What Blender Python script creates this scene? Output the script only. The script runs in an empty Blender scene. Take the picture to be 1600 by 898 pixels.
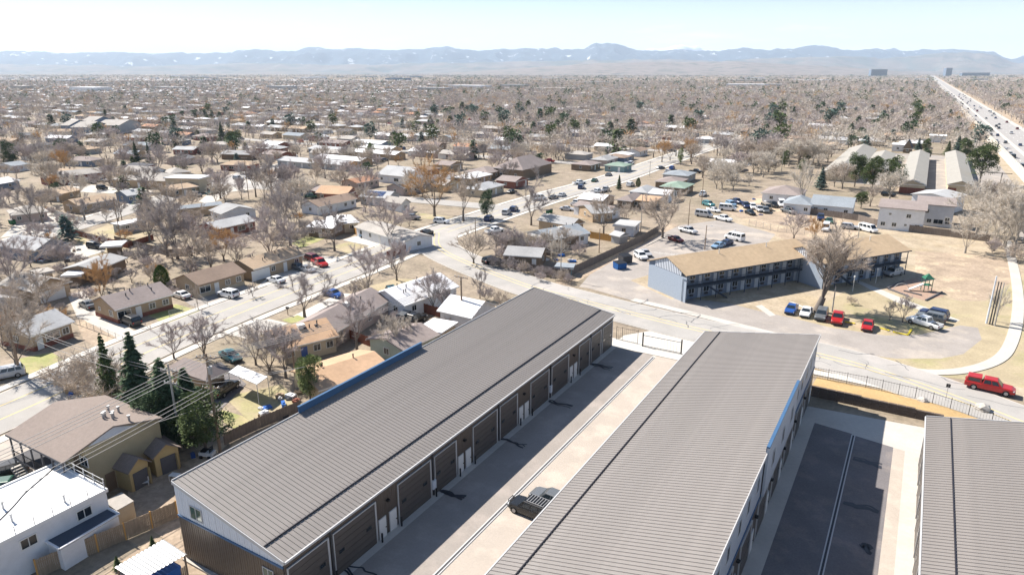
import bpy, math, random
import numpy as np
from math import sin, cos, radians, pi, hypot, atan2, degrees
from mathutils import Vector, Matrix
random.seed(7); rng = np.random.default_rng(7)
SC = bpy.context.scene
COL = bpy.data.collections.new('scene_objects'); SC.collection.children.link(COL)

# ------------------------------------------------------------------ camera, sky, sun, exposure
F = 1067.0; PITCH = math.atan(337 / 1067); CAMH = 42.0; YAW = radians(30.8)
cam = bpy.data.cameras.new('camera'); camo = bpy.data.objects.new('camera', cam); COL.objects.link(camo)
cam.sensor_width = 36; cam.lens = 36 * F / 1600; cam.clip_start = 1; cam.clip_end = 80000
camo.location = (0, 0, CAMH); camo.rotation_euler = (pi / 2 - PITCH, 0, YAW)
SC.camera = camo
SUN_EL = radians(45.5); SUN_AZ = radians(-84)          # azimuth clockwise from +Y
w = bpy.data.worlds.new('World'); SC.world = w; w.use_nodes = True
nt = w.node_tree; bg = nt.nodes['Background']
sky = nt.nodes.new('ShaderNodeTexSky'); sky.sky_type = 'NISHITA'; sky.sun_disc = False
sky.sun_elevation = SUN_EL; sky.sun_rotation = SUN_AZ; sky.altitude = 1600; sky.air_density = 1.2; sky.dust_density = 0.35; sky.ozone_density = 3.0
tc = nt.nodes.new('ShaderNodeTexCoord'); mp = nt.nodes.new('ShaderNodeMapping'); mp.inputs['Scale'].default_value = (1.5, 1.5, 9)
mp.inputs['Rotation'].default_value = (0, 0.05, 0.4)
no = nt.nodes.new('ShaderNodeTexNoise'); no.inputs['Scale'].default_value = 2.2; no.inputs['Detail'].default_value = 7; no.inputs['Roughness'].default_value = 0.6
cr = nt.nodes.new('ShaderNodeValToRGB'); cr.color_ramp.elements[0].position = 0.57; cr.color_ramp.elements[1].position = 0.85
cr.color_ramp.elements[1].color = (0.6, 0.6, 0.6, 1)
mx = nt.nodes.new('ShaderNodeMix'); mx.data_type = 'RGBA'; mx.inputs[7].default_value = (15.0, 15.4, 16.2, 1)
L_ = nt.links.new
L_(tc.outputs['Generated'], mp.inputs[0]); L_(mp.outputs[0], no.inputs['Vector']); L_(no.outputs[0], cr.inputs[0])
se = nt.nodes.new('ShaderNodeSeparateXYZ'); L_(tc.outputs['Generated'], se.inputs[0])
ev = nt.nodes.new('ShaderNodeMapRange'); ev.inputs[1].default_value = 0.0; ev.inputs[2].default_value = 0.115; ev.inputs[3].default_value = 0.62; ev.inputs[4].default_value = 0.0
L_(se.outputs[2], ev.inputs[0]); ad = nt.nodes.new('ShaderNodeMath'); ad.operation = 'ADD'; ad.use_clamp = True
L_(cr.outputs[0], ad.inputs[0]); L_(ev.outputs[0], ad.inputs[1]); L_(ad.outputs[0], mx.inputs[0]); L_(sky.outputs[0], mx.inputs[6]); L_(mx.outputs[2], bg.inputs['Color'])
bg.inputs['Strength'].default_value = 0.062
sl = bpy.data.lights.new('sun', 'SUN'); sl.energy = 5.0; sl.angle = radians(0.53); sl.color = (1, 0.93, 0.84)
so = bpy.data.objects.new('sun', sl); COL.objects.link(so)
sd = Vector((sin(SUN_AZ) * cos(SUN_EL), cos(SUN_AZ) * cos(SUN_EL), sin(SUN_EL)))
so.rotation_euler = sd.to_track_quat('Z', 'Y').to_euler()
vs = SC.view_settings; vs.view_transform = 'Standard'; vs.look = 'None'; vs.gamma = 1; vs.use_curve_mapping = False; vs.exposure = 1.0
SC.cycles.max_bounces = 5; SC.cycles.diffuse_bounces = 3; SC.cycles.transparent_max_bounces = 6; SC.cycles.volume_bounces = 1
HAZE_DENSITY = 4.4e-5

def g(u, v, z=0.0):
    """ground point seen at photo pixel (u, v), as world x, y at height z"""
    vert = -F * sin(PITCH) + (449 - v) * cos(PITCH); fw = F * cos(PITCH) + (449 - v) * sin(PITCH); t = (CAMH - z) / -vert
    x = (u - 800) * t; y = fw * t
    return Vector((x * cos(YAW) - y * sin(YAW), x * sin(YAW) + y * cos(YAW), z))
def top_z(v, p):
    """height above p at which the vertical through p reaches photo row v"""
    y = -p[0] * sin(YAW) + p[1] * cos(YAW)
    vert = -F * sin(PITCH) + (449 - v) * cos(PITCH); fw = F * cos(PITCH) + (449 - v) * sin(PITCH)
    return CAMH + vert / fw * y

# ------------------------------------------------------------------ materials
def mat(name, col, var=0.12, scale=1.5, rough=0.9, metal=0.0, bump=0.0, bscale=None, big=0.0, spec=0.3, col2=None, c2pos=(0.5, 0.62), c2scale=0.15, stretch=None):
    m = bpy.data.materials.new(name); m.use_nodes = True; n = m.node_tree.nodes; l = m.node_tree.links.new
    b = n['Principled BSDF']; b.inputs['Roughness'].default_value = rough; b.inputs['Metallic'].default_value = metal
    b.inputs['Specular IOR Level'].default_value = spec
    t = n.new('ShaderNodeTexCoord'); src = t.outputs['Object']
    if stretch:
        mpp = n.new('ShaderNodeMapping'); mpp.inputs['Scale'].default_value = stretch; l(src, mpp.inputs[0]); src = mpp.outputs[0]
    ns = n.new('ShaderNodeTexNoise'); ns.inputs['Scale'].default_value = scale; ns.inputs['Detail'].default_value = 6; ns.inputs['Roughness'].default_value = 0.65
    l(src, ns.inputs['Vector'])
    mr = n.new('ShaderNodeMapRange'); mr.inputs[1].default_value = 0.25; mr.inputs[2].default_value = 0.75
    mr.inputs[3].default_value = 1 - var; mr.inputs[4].default_value = 1 + var; l(ns.outputs[0], mr.inputs[0])
    rgb = n.new('ShaderNodeRGB'); rgb.outputs[0].default_value = (*col, 1); cur = rgb.outputs[0]
    if col2:
        n2 = n.new('ShaderNodeTexNoise'); n2.inputs['Scale'].default_value = c2scale; n2.inputs['Detail'].default_value = 8; n2.inputs['Roughness'].default_value = 0.62
        l(t.outputs['Object'], n2.inputs['Vector'])
        rp = n.new('ShaderNodeMapRange'); rp.inputs[1].default_value = c2pos[0]; rp.inputs[2].default_value = c2pos[1]; l(n2.outputs[0], rp.inputs[0])
        m2 = n.new('ShaderNodeMix'); m2.data_type = 'RGBA'; l(rp.outputs[0], m2.inputs[0]); l(cur, m2.inputs[6]); m2.inputs[7].default_value = (*col2, 1); cur = m2.outputs[2]
    if big:
        n3 = n.new('ShaderNodeTexNoise'); n3.inputs['Scale'].default_value = 0.25; n3.inputs['Detail'].default_value = 4; l(t.outputs['Object'], n3.inputs['Vector'])
        r3 = n.new('ShaderNodeMapRange'); r3.inputs[1].default_value = 0.3; r3.inputs[2].default_value = 0.7; r3.inputs[3].default_value = 1 - big; r3.inputs[4].default_value = 1 + big * .6
        l(n3.outputs[0], r3.inputs[0])
        mm = n.new('ShaderNodeMath'); mm.operation = 'MULTIPLY'; l(mr.outputs[0], mm.inputs[0]); l(r3.outputs[0], mm.inputs[1]); fac = mm.outputs[0]
    else: fac = mr.outputs[0]
    vm = n.new('ShaderNodeVectorMath'); vm.operation = 'SCALE'; l(cur, vm.inputs[0]); l(fac, vm.inputs['Scale'])
    l(vm.outputs[0], b.inputs['Base Color'])
    if bump:
        nb = n.new('ShaderNodeTexNoise'); nb.inputs['Scale'].default_value = bscale or scale * 3; nb.inputs['Detail'].default_value = 5; l(src, nb.inputs['Vector'])
        bp = n.new('ShaderNodeBump'); bp.inputs['Strength'].default_value = bump; bp.inputs['Distance'].default_value = 0.05
        l(nb.outputs[0], bp.inputs['Height']); l(bp.outputs[0], b.inputs['Normal'])
    return m
M = {}
def A(k, *a, **kw): M[k] = mat(k, *a, **kw); return M[k]
A('ground', (.30, .245, .185), var=.34, scale=1.4, bump=.6, bscale=3, big=.25, col2=(.25, .21, .15), c2scale=.05, c2pos=(.45, .62))
A('dry_grass', (.39, .325, .215), var=.2, scale=2.5, bump=.4, bscale=14, big=.15, col2=(.33, .31, .15), c2scale=.12, c2pos=(.5, .7))
A('green_grass', (.30, .31, .12), var=.2, scale=2.5, bump=.4, bscale=14, big=.2, col2=(.40, .34, .19), c2scale=.3, c2pos=(.45, .62))
A('dirt', (.37, .29, .215), var=.3, scale=1.6, bump=.5, bscale=6, big=.2, col2=(.50, .40, .28), c2scale=.1)
A('tan_field', (.41, .34, .25), var=.28, scale=1.5, bump=.4, bscale=6, big=.2, col2=(.36, .29, .19), c2scale=.09, c2pos=(.48, .66))
A('road_asphalt', (.36, .345, .325), var=.06, scale=4, rough=.95, big=.08, col2=(.42, .395, .37), c2scale=.07)
A('lot_asphalt', (.33, .30, .275), var=.08, scale=2, rough=.95, big=.12, col2=(.43, .38, .33), c2scale=.12)
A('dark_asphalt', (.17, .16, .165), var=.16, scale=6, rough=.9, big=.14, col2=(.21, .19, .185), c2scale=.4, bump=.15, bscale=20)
A('crack_tar', (.17, .17, .175), var=.1, scale=3, rough=.6)
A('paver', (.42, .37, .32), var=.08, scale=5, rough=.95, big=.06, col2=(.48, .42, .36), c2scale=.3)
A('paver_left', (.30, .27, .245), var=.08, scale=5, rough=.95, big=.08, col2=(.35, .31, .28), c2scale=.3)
A('concrete', (.50, .47, .425), var=.06, scale=2, rough=.9, big=.08, bump=.05, bscale=8)
A('white_concrete', (.55, .525, .48), var=.05, scale=2, rough=.9, big=.06)
A('yellow_paint', (.62, .50, .24), var=.12, scale=3)
A('bright_yellow_paint', (.75, .60, .05), var=.08, scale=3)
A('white_paint', (.75, .74, .70), var=.08, scale=3)
A('wet_stain', (.035, .037, .045), var=.2, scale=4, rough=.35)
A('roof_metal', (.225, .205, .19), var=.07, scale=1.2, rough=.5, metal=.0, big=.09, spec=.5)
A('snow_guard', (.03, .028, .035), rough=.5)
A('brown_metal', (.125, .105, .09), var=.08, scale=.8, rough=.45, metal=.35, stretch=(3, 3, .3), big=.06)
A('white_metal', (.62, .66, .72), var=.04, scale=1, rough=.5, big=.03)
A('grey_panel', (.42, .45, .50), var=.04, scale=1, rough=.5, big=.03)
A('blue_metal', (.055, .125, .235), var=.06, scale=1, rough=.45)
A('grey_trim', (.50, .50, .50), var=.05, rough=.5)
A('door_brown', (.10, .088, .08), var=.08, scale=.6, rough=.5, big=.08)
A('white_door', (.72, .72, .70), var=.04, rough=.6)
A('black_metal', (.018, .018, .02), var=.1, rough=.5)
A('dark_grey', (.06, .06, .065), var=.1, rough=.7)
A('galvanised', (.38, .38, .38), var=.1, rough=.5, metal=.4)
A('glass', (.02, .028, .035), var=.15, scale=.7, rough=.08, spec=.8)
A('green_glass', (.05, .10, .085), var=.2, scale=.7, rough=.1, spec=.8)
A('wood_fence', (.30, .235, .17), var=.25, scale=1.5, bump=.2, stretch=(4, 4, .4), big=.15)
A('grey_fence', (.21, .175, .15), var=.25, scale=1.5, stretch=(4, 4, .4), big=.2)
A('red_fence', (.20, .075, .05), var=.2, scale=1.5, stretch=(4, 4, .4))
A('orange_wood', (.55, .31, .10), var=.2, scale=1.5, stretch=(4, 4, .4))
A('pole_wood', (.27, .20, .145), var=.2, scale=2, stretch=(4, 4, .4), bump=.2)
A('grey_pole', (.38, .36, .33), var=.15, scale=2, stretch=(4, 4, .4))
A('wire', (.30, .29, .28), rough=.5)
A('mulch', (.47, .32, .15), var=.25, scale=3, bump=.6, bscale=12, big=.1)
A('stone_wall', (.12, .095, .08), var=.25, scale=1.2, bump=.4, bscale=5)
A('boulder', (.45, .42, .38), var=.25, scale=1.2, bump=.8, bscale=3)
A('freeway_asphalt', (.36, .345, .33), var=.06, scale=2, big=.08)
A('rubber', (.018, .018, .018), rough=.9)
A('rim', (.35, .35, .36), rough=.35, metal=.7)
A('lamp_white', (.7, .72, .72), rough=.3); A('tail_red', (.35, .02, .02), rough=.3)
A('bark', (.17, .145, .125), var=.25, scale=3, stretch=(3, 3, .5), bump=.3)
A('pale_bark', (.36, .32, .27), var=.25, scale=3, stretch=(3, 3, .5), bump=.3)
A('twig_tan', (.50, .43, .365), var=.15, scale=.5); A('twig_mauve', (.46, .40, .385), var=.15, scale=.5)
A('twig_grey', (.38, .34, .325), var=.15, scale=.5); A('twig_pale', (.60, .545, .475), var=.12, scale=.5)
A('twig_rust', (.52, .33, .16), var=.2, scale=.5)
A('needle_dark', (.072, .115, .058), var=.55, scale=2.5); A('needle_green', (.10, .135, .05), var=.5, scale=2.5)
A('needle_blue', (.10, .15, .125), var=.3, scale=.6); A('needle_yellow', (.19, .23, .09), var=.5, scale=2.5); A('cypress_green', (.07, .125, .025), var=.3, scale=2)
A('roof_storage', (.325, .31, .28), var=.08, scale=1, big=.06)
A('solar', (.05, .075, .16), rough=.2, spec=.7)
A('playground_green', (.03, .14, .09)); A('wood_chips', (.36, .25, .19), var=.2, scale=3, bump=.4)
A('green_bin', (.03, .13, .06)); A('dumpster_blue', (.02, .10, .30)); A('brick_red', (.22, .085, .06), var=.25, scale=2)
ROOFS = {'grey': (.34, .34, .34), 'bluegrey': (.27, .30, .33), 'brown': (.27, .20, .155), 'tan': (.44, .33, .23), 'white': (.72, .72, .73),
         'mauve': (.285, .24, .225), 'pale': (.385, .36, .33), 'green': (.24, .32, .26), 'rust': (.40, .22, .14), 'orange': (.50, .335, .215), 'lightgrey': (.42, .425, .43), 'dark': (.12, .12, .13)}
WALLS = {'tan': (.40, .30, .20), 'cream': (.52, .44, .32), 'white': (.70, .71, .73), 'brick': (.24, .10, .075), 'blue': (.16, .21, .29), 'grey': (.36, .37, .38),
         'brown': (.22, .16, .11), 'pink': (.45, .36, .32), 'teal': (.20, .29, .30), 'mint': (.45, .50, .42), 'yellow': (.55, .44, .24)}
for k, c in ROOFS.items(): A('roof_' + k, c, var=.13, scale=1.6, bump=.25, bscale=9, big=.10, rough=.95)
for k, c in WALLS.items(): A('wall_' + k, c, var=.08, scale=1.0, big=.06, bump=.08, bscale=6, rough=.9)
PAINTS = {'white': (.75, .76, .77), 'silver': (.42, .43, .45), 'black': (.015, .016, .018), 'grey': (.13, .14, .15), 'red': (.42, .015, .015), 'blue': (.02, .08, .30),
          'darkblue': (.02, .035, .10), 'darkred': (.12, .012, .015), 'green': (.03, .09, .06), 'teal': (.06, .22, .24), 'tan': (.32, .26, .19), 'lightblue': (.22, .35, .50)}
for k, c in PAINTS.items(): A('paint_' + k, c, var=.05, scale=.8, rough=.28, spec=.6, metal=.1)

# ------------------------------------------------------------------ object helpers
def link(o): COL.objects.link(o); return o
def tag(o, label=None, cat=None, group=None, kind=None):
    if label: o['label'] = label
    if cat: o['category'] = cat
    if group: o['group'] = group
    if kind: o['kind'] = kind
    return o
def empty(name, loc=(0, 0, 0), rz=0.0, label=None, cat=None, group=None, scale=None, parent=None):
    o = bpy.data.objects.new(name, None); link(o); o.location = loc; o.rotation_euler = (0, 0, rz); o.empty_display_size = .2
    if scale: o.scale = (scale,) * 3 if not hasattr(scale, '__len__') else scale
    if parent: o.parent = parent
    return tag(o, label, cat, group)
class MB:
    def __init__(s): s.v = []; s.f = []; s.m = []
    def add(s, vs, fs, mi=0):
        b = len(s.v); s.v += [tuple(p) for p in vs]; s.f += [tuple(i + b for i in f) for f in fs]; s.m += [mi] * len(fs)
    def box(s, x0, y0, z0, x1, y1, z1, mi=0):
        s.add([(x0, y0, z0), (x1, y0, z0), (x1, y1, z0), (x0, y1, z0), (x0, y0, z1), (x1, y0, z1), (x1, y1, z1), (x0, y1, z1)],
              [(0, 3, 2, 1), (4, 5, 6, 7), (0, 1, 5, 4), (1, 2, 6, 5), (2, 3, 7, 6), (3, 0, 4, 7)], mi)
    def tube(s, a, b, r0, r1=None, n=6, mi=0, cap=True):
        r1 = r0 if r1 is None else r1; a = Vector(a); b = Vector(b); d = (b - a)
        if d.length < 1e-6: return
        d.normalize(); u = d.orthogonal().normalized(); w_ = d.cross(u); vs = []
        for p, r in ((a, r0), (b, r1)):
            for k in range(n): t = 2 * pi * k / n; vs.append(p + (u * cos(t) + w_ * sin(t)) * r)
        fs = [(k, (k + 1) % n, n + (k + 1) % n, n + k) for k in range(n)]
        if cap: fs += [tuple(range(n - 1, -1, -1)), tuple(range(n, 2 * n))]
        s.add(vs, fs, mi)
    def extr(s, poly, axis, a0, a1, mi=0):
        """extrude a 2-D polygon; axis 'x': poly is (y,z); 'y': poly is (x,z); 'z': poly is (x,y)"""
        n = len(poly)
        def P(p, a): return (a, p[0], p[1]) if axis == 'x' else (p[0], a, p[1]) if axis == 'y' else (p[0], p[1], a)
        s.add([P(p, a0) for p in poly] + [P(p, a1) for p in poly], [tuple(range(n))[::-1], tuple(range(n, 2 * n))] + [(k, (k + 1) % n, n + (k + 1) % n, n + k) for k in range(n)], mi)
    def mesh(s, name):
        me = bpy.data.meshes.new(name); me.from_pydata(s.v, [], s.f); me.update()
        if any(s.m): me.polygons.foreach_set('material_index', s.m)
        return me
    def build(s, name, mats, parent=None, loc=None, rz=None, smooth=False):
        return inst(name, s.mesh(name), mats, parent, loc, rz, smooth)
def fixn(me):
    import bmesh
    bm = bmesh.new(); bm.from_mesh(me); bmesh.ops.recalc_face_normals(bm, faces=bm.faces); bm.to_mesh(me); bm.free()
def inst(name, me, mats=None, parent=None, loc=None, rz=None, smooth=False):
    if mats is not None and not me.materials:
        if not isinstance(mats, (list, tuple)): mats = [mats]
        for m in mats: me.materials.append(M[m] if isinstance(m, str) else m)
        fixn(me)
        if smooth: me.shade_smooth()
    o = bpy.data.objects.new(name, me); link(o)
    if parent: o.parent = parent
    if loc is not None: o.location = loc
    if rz is not None: o.rotation_euler = (0, 0, rz)
    return o
def copy_tree(src, parent=None):
    c = src.copy(); link(c); c.parent = parent
    for ch in src.children: copy_tree(ch, c)
    return c
def sheet(name, pts, m, z, kind='structure', label=None, thick=0.0):
    mb = MB(); p = [(a[0], a[1], z) for a in pts]
    if thick: mb.extr([(a[0], a[1]) for a in pts], 'z', z - thick, z)
    else: mb.add(p, [tuple(range(len(p)))])
    me = mb.mesh(name); o = inst(name, me, m)
    if not thick:
        if me.polygons[0].normal.z < 0: me.flip_normals()
    tag(o, kind=kind)
    if label: o['label'] = label
    return o
def G(*pp): return [g(*p) for p in pp]
def smoothline(pts, n=6):
    P = [Vector((p[0], p[1], 0)) for p in pts]; P = [P[0] * 2 - P[1]] + P + [P[-1] * 2 - P[-2]]; out = []
    for i in range(1, len(P) - 2):
        for k in range(n):
            t = k / n; a, b, c, d = P[i - 1:i + 3]
            out.append(.5 * ((2 * b) + (c - a) * t + (2 * a - 5 * b + 4 * c - d) * t * t + (3 * b - a - 3 * c + d) * t ** 3))
    out.append(P[-2]); return out
def ribbon(name, pts, width, m, z, off=0.0, parent=None, kind='structure', hgt=0.0, n=6, label=None, raw=False):
    c = [Vector((p[0], p[1], 0)) for p in pts] if raw else smoothline(pts, n); mb = MB(); vs = []
    for i, p in enumerate(c):
        t = (c[min(i + 1, len(c) - 1)] - c[max(i - 1, 0)]).normalized(); nrm = Vector((-t.y, t.x, 0))
        vs.append((p + nrm * (off - width / 2), p + nrm * (off + width / 2)))
    for (a, b), (c2, d) in zip(vs, vs[1:]):
        if hgt: mb.add([(a.x, a.y, z), (b.x, b.y, z), (d.x, d.y, z), (c2.x, c2.y, z), (a.x, a.y, z + hgt), (b.x, b.y, z + hgt), (d.x, d.y, z + hgt), (c2.x, c2.y, z + hgt)],
                       [(4, 7, 6, 5), (0, 4, 5, 1), (2, 6, 7, 3), (1, 5, 6, 2), (3, 7, 4, 0)])
        else: mb.add([(a.x, a.y, z), (c2.x, c2.y, z), (d.x, d.y, z), (b.x, b.y, z)], [(0, 1, 2, 3)])
    me = mb.mesh(name); me.materials.append(M[m])
    o = bpy.data.objects.new(name, me); link(o)
    if parent: o.parent = parent
    else: tag(o, kind=kind)
    if label: o['label'] = label
    return o
BLOCK = []     # occupied oriented rectangles: cx, cy, ux, uy, half length, half depth
def block(cx, cy, ang, hl, hd): BLOCK.append((cx, cy, cos(ang), sin(ang), hl, hd))
def blocked(x, y, r=1.0):
    for cx, cy, ux, uy, hl, hd in BLOCK:
        dx = x - cx; dy = y - cy
        if abs(dx * ux + dy * uy) < hl + r and abs(-dx * uy + dy * ux) < hd + r: return True
    return False
def in_view(x, y, mu=60):
    xx = x * cos(YAW) + y * sin(YAW); yy = -x * sin(YAW) + y * cos(YAW)
    return yy > 5 and abs(xx) < yy * .80 + mu

# ------------------------------------------------------------------ ground, roads, paths
mb = MB(); mb.add([(-40000, -12000, 0), (20000, -12000, 0), (20000, 34000, 0), (-40000, 34000, 0)], [(0, 1, 2, 3)])
tag(mb.build('ground', 'ground'), kind='structure')
st1 = [(-96, -40), (-95, 5), (-97, 33), (-102, 57), (-105, 81), (-107, 110), (-110, 137), (-111, 164), (-111, 208), (-108, 262), (-109, 321), (-110, 380), (-110, 500)]
road2 = [(-111, 146), (-98, 131), (-70, 118), (-56, 114.3), (-39, 111.3), (-27, 109.6), (-9, 108.5), (3, 105), (16, 98), (30, 88), (60, 60)]
street2 = [(-170, 0), (-190, 60), (-203, 97), (-214, 120), (-224, 141), (-235, 167), (-249, 199), (-262, 240)]
st3 = [(-111, 186), (-150, 182), (-200, 176), (-238, 172)]
def road(name, pts, wd, z=.02, curb=True, yellow=None, m='road_asphalt', walk=None):
    if curb: ribbon(name.replace('road', 'kerb') if 'road' in name else 'kerb', pts, wd + .5, 'concrete', .004 + z * .1, hgt=.10)
    ribbon(name, pts, wd, m, z + (.10 if curb else 0))
    if walk:
        for sgn in walk: ribbon('sidewalk', pts, 1.6, 'white_concrete', .004 + z * .1, off=sgn * (wd / 2 + 1.6), hgt=.09)
    if yellow:
        for k in yellow: ribbon('road_markings', pts, .22, 'yellow_paint', z + (.104 if curb else .004), off=k)
road('road', st1, 11.0, .02, yellow=(-1.9, 1.9), walk=(1, -1))
road('road', road2, 10.6, .03, yellow=(-.6, .6))
road('street', street2, 9.0, .024, walk=(1,)); road('street', st3, 8.0, .034)
# kerbside sidewalks of the second road
ribbon('sidewalk', [(-44, 119.3), (-30, 116.9), (-10, 112.6), (1, 109.5), (8, 111.5), (14, 119.5), (17, 131), (19.5, 152), (21, 178), (22, 215)], 1.8, 'concrete', .012, hgt=.1, n=8)
ribbon('sidewalk', [(-12.5, 101.4), (-4, 101.3), (4, 100.7), (10, 98.6), (16, 94.6), (28, 84)], 1.7, 'white_concrete', .02, hgt=.1, n=8)
# tar crack seals on the second road
rr = random.Random(3)
for u, v in ((830, 450), (868, 462), (905, 472), (925, 480), (960, 483), (1000, 485), (1040, 488), (1030, 497), (1080, 505), (1110, 515), (985, 478), (1280, 562), (1345, 562), (1353, 578), (1385, 572), (1420, 580), (1421, 594), (1470, 590), (1310, 548), (1075, 513), (890, 455), (850, 459)):
    p = g(u, v); pts = [p]; a = rr.choice([radians(-10), radians(100), radians(60), radians(150)])
    for k in range(rr.randint(5, 9)): a += rr.uniform(-.7, .7); p = p + Vector((cos(a), sin(a), 0)) * rr.uniform(.4, 1.0); pts.append(p)
    ribbon('road_markings', pts, rr.choice([.08, .12, .2]), 'crack_tar', .1345, n=2)
for k in range(9):
    p0 = Vector((-58 + k * 8.5, 113.5 - k * .95 + rr.uniform(-2.5, 2.5), 0))
    ribbon('road_markings', [p0 + Vector((i * 1.4, rr.uniform(-.5, .5) - i * .15, 0)) for i in range(7)], .12, 'crack_tar', .1350 + k * .0004, n=2)

# lots, yards, lawns, driveways (all flat sheets on the ground)
Z = [0.006]
def patch(name, m, *pp, world=False):
    Z[0] += .0009
    return sheet(name, [Vector((*p, 0)) for p in pp] if world else G(*pp), m, Z[0])
patch('field', 'tan_field', (1000, 468), (1030, 360), (1130, 345), (1200, 300), (1240, 318), (1345, 345), (1545, 378), (1700, 400), (1700, 640), (1600, 620), (1450, 568), (1250, 530), (1100, 500))
patch('lawn', 'dry_grass', (1240, 500), (1330, 450), (1500, 470), (1545, 430), (1700, 430), (1700, 620), (1560, 600), (1400, 578), (1280, 552))
patch('field', 'dirt', (1205, 298), (1340, 345), (1340, 372), (1255, 385), (1215, 370), (1165, 345), (1130, 330))
patch('field', 'dirt', (1430, 392), (1560, 400), (1600, 425), (1540, 470), (1500, 470), (1430, 440))
patch('parking_lot', 'lot_asphalt', (905, 448), (925, 425), (1012, 376), (1062, 352), (1130, 343), (1212, 366), (1190, 390), (1040, 408), (1015, 432), (1040, 455), (1000, 462))
patch('parking_lot', 'lot_asphalt', (905, 446), (1000, 440), (1040, 452), (1080, 466), (1140, 474), (1195, 488), (1240, 497), (1300, 512), (1385, 524), (1440, 522), (1500, 508), (1528, 512), (1534, 530), (1505, 553), (1470, 560), (1400, 560), (1300, 548), (1180, 520), (1100, 500), (1000, 473))
patch('dirt_strip', 'dirt', (885, 449), (925, 427), (1012, 377), (1060, 352), (1045, 348), (1005, 366), (930, 403), (868, 441))
patch('lawn', 'tan_field', (985, 438), (1012, 430), (1062, 462), (1050, 468))
patch('sidewalk', 'white_concrete', (1232, 470), (1240, 472), (1300, 498), (1294, 499))
patch('path', 'concrete', (1336, 440), (1342, 438), (1420, 470), (1500, 500), (1494, 503), (1400, 472))
patch('path', 'concrete', (1180, 478), (1190, 476), (1212, 492), (1203, 494))
patch('playground', 'wood_chips', (1386, 448), (1430, 434), (1475, 462), (1446, 470), (1385, 452))
patch('field', 'tan_field', (640, 400), (730, 420), (890, 447), (860, 455), (800, 434), (700, 412))
patch('driveway', 'concrete', (105, 460), (130, 455), (150, 480), (215, 520), (185, 532), (120, 495))
patch('driveway', 'dirt', (118, 500), (128, 498), (215, 545), (180, 560), (130, 530))
patch('driveway', 'lot_asphalt', (275, 462), (370, 440), (400, 455), (325, 482), (300, 478))
patch('lawn', 'green_grass', (225, 490), (275, 475), (320, 488), (262, 508))
patch('lawn', 'green_grass', (30, 560), (80, 550), (105, 565), (45, 590))
patch('driveway', 'concrete', (430, 425), (500, 400), (540, 402), (440, 450), (405, 445))
patch('driveway', 'white_concrete', (455, 495), (530, 458), (560, 460), (500, 485), (480, 505))
patch('driveway', 'concrete', (380, 505), (420, 498), (450, 505), (390, 530), (358, 523))
patch('lawn', 'dry_grass', (560, 452), (620, 435), (660, 437), (600, 462))
patch('lawn', 'green_grass', (440, 500), (465, 492), (485, 500), (455, 505))
patch('lawn', 'dry_grass', (100, 380), (170, 350), (235, 360), (230, 385), (160, 395))
patch('driveway', 'concrete', (108, 385), (150, 380), (165, 392), (125, 405), (90, 405))
patch('lawn', 'green_grass', (455, 380), (485, 366), (510, 372), (470, 388))
patch('lawn', 'dry_grass', (515, 385), (545, 378), (590, 388), (550, 398))
patch('driveway', 'white_concrete', (535, 375), (555, 369), (605, 380), (590, 387))
patch('driveway', 'concrete', (0, 372), (35, 340), (80, 332), (120, 345), (60, 362))
patch('lawn', 'dry_grass', (630, 330), (760, 345), (750, 352), (650, 340))
patch('lawn', 'dry_grass', (690, 405), (745, 398), (760, 408), (730, 415))
patch('driveway', 'concrete', (700, 400), (750, 404), (745, 410), (695, 405))
patch('lawn', 'dry_grass', (850, 315), (880, 300), (960, 270), (1000, 255), (1010, 262), (900, 300))
patch('lawn', 'green_grass', (345, 640), (380, 650), (400, 665), (370, 672), (350, 660))
patch('lawn', 'dry_grass', (350, 620), (440, 600), (480, 640), (400, 668))
patch('driveway', 'dark_asphalt', (300, 580), (345, 565), (385, 600), (345, 640), (320, 650))
patch('driveway', 'lot_asphalt', (-60, 700), (60, 665), (80, 720), (30, 790), (-80, 820))
patch('lawn', 'dirt', (200, 745), (300, 700), (360, 690), (290, 760), (280, 860), (200, 800))
patch('lawn', 'dirt', (240, 840), (330, 850), (340, 898), (160, 898))
patch('driveway', 'concrete', (375, 265), (440, 262), (450, 290), (360, 300), (330, 320), (310, 315))
patch('driveway', 'concrete', (100, 285), (240, 298), (235, 305), (120, 300))
# warehouse lanes
patch('driveway', 'lot_asphalt', (-30, 300), (-30, 426), (30, 426), (30, 300), world=True); patch('driveway', 'concrete', (1215, 455), (1240, 458), (1232, 462), (1208, 462)) if False else None
patch('apron', 'white_concrete', (-52, 95), (-52, 98.4), (-38, 99), (-30, 104.4), (-20, 103.6), (-14, 99.4), (-14, 96), world=True)
patch('driveway', 'white_concrete', (-38.4, 95.5), (-38.4, 101), (-35, 105.6), (-22, 104), (-22.5, 95.5), world=True)
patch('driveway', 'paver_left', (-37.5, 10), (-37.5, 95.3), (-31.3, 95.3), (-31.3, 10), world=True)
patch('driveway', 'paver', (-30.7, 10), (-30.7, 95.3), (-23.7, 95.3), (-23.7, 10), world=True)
patch('driveway', 'concrete', (-38.4, 10), (-38.4, 95.6), (-37.5, 95.6), (-37.5, 10), world=True)
patch('driveway', 'concrete', (-31.3, 10), (-31.3, 95.3), (-30.7, 95.3), (-30.7, 10), world=True)
patch('driveway', 'concrete', (-8.2, 10), (-8.2, 89.5), (5, 90.8), (22, 90), (22, 10), world=True)
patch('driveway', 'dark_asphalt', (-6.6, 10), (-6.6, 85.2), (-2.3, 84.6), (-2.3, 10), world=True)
patch('driveway', 'dark_asphalt', (-1.9, 10), (-1.9, 84.3), (2.2, 83.6), (2.2, 10), world=True)
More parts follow.
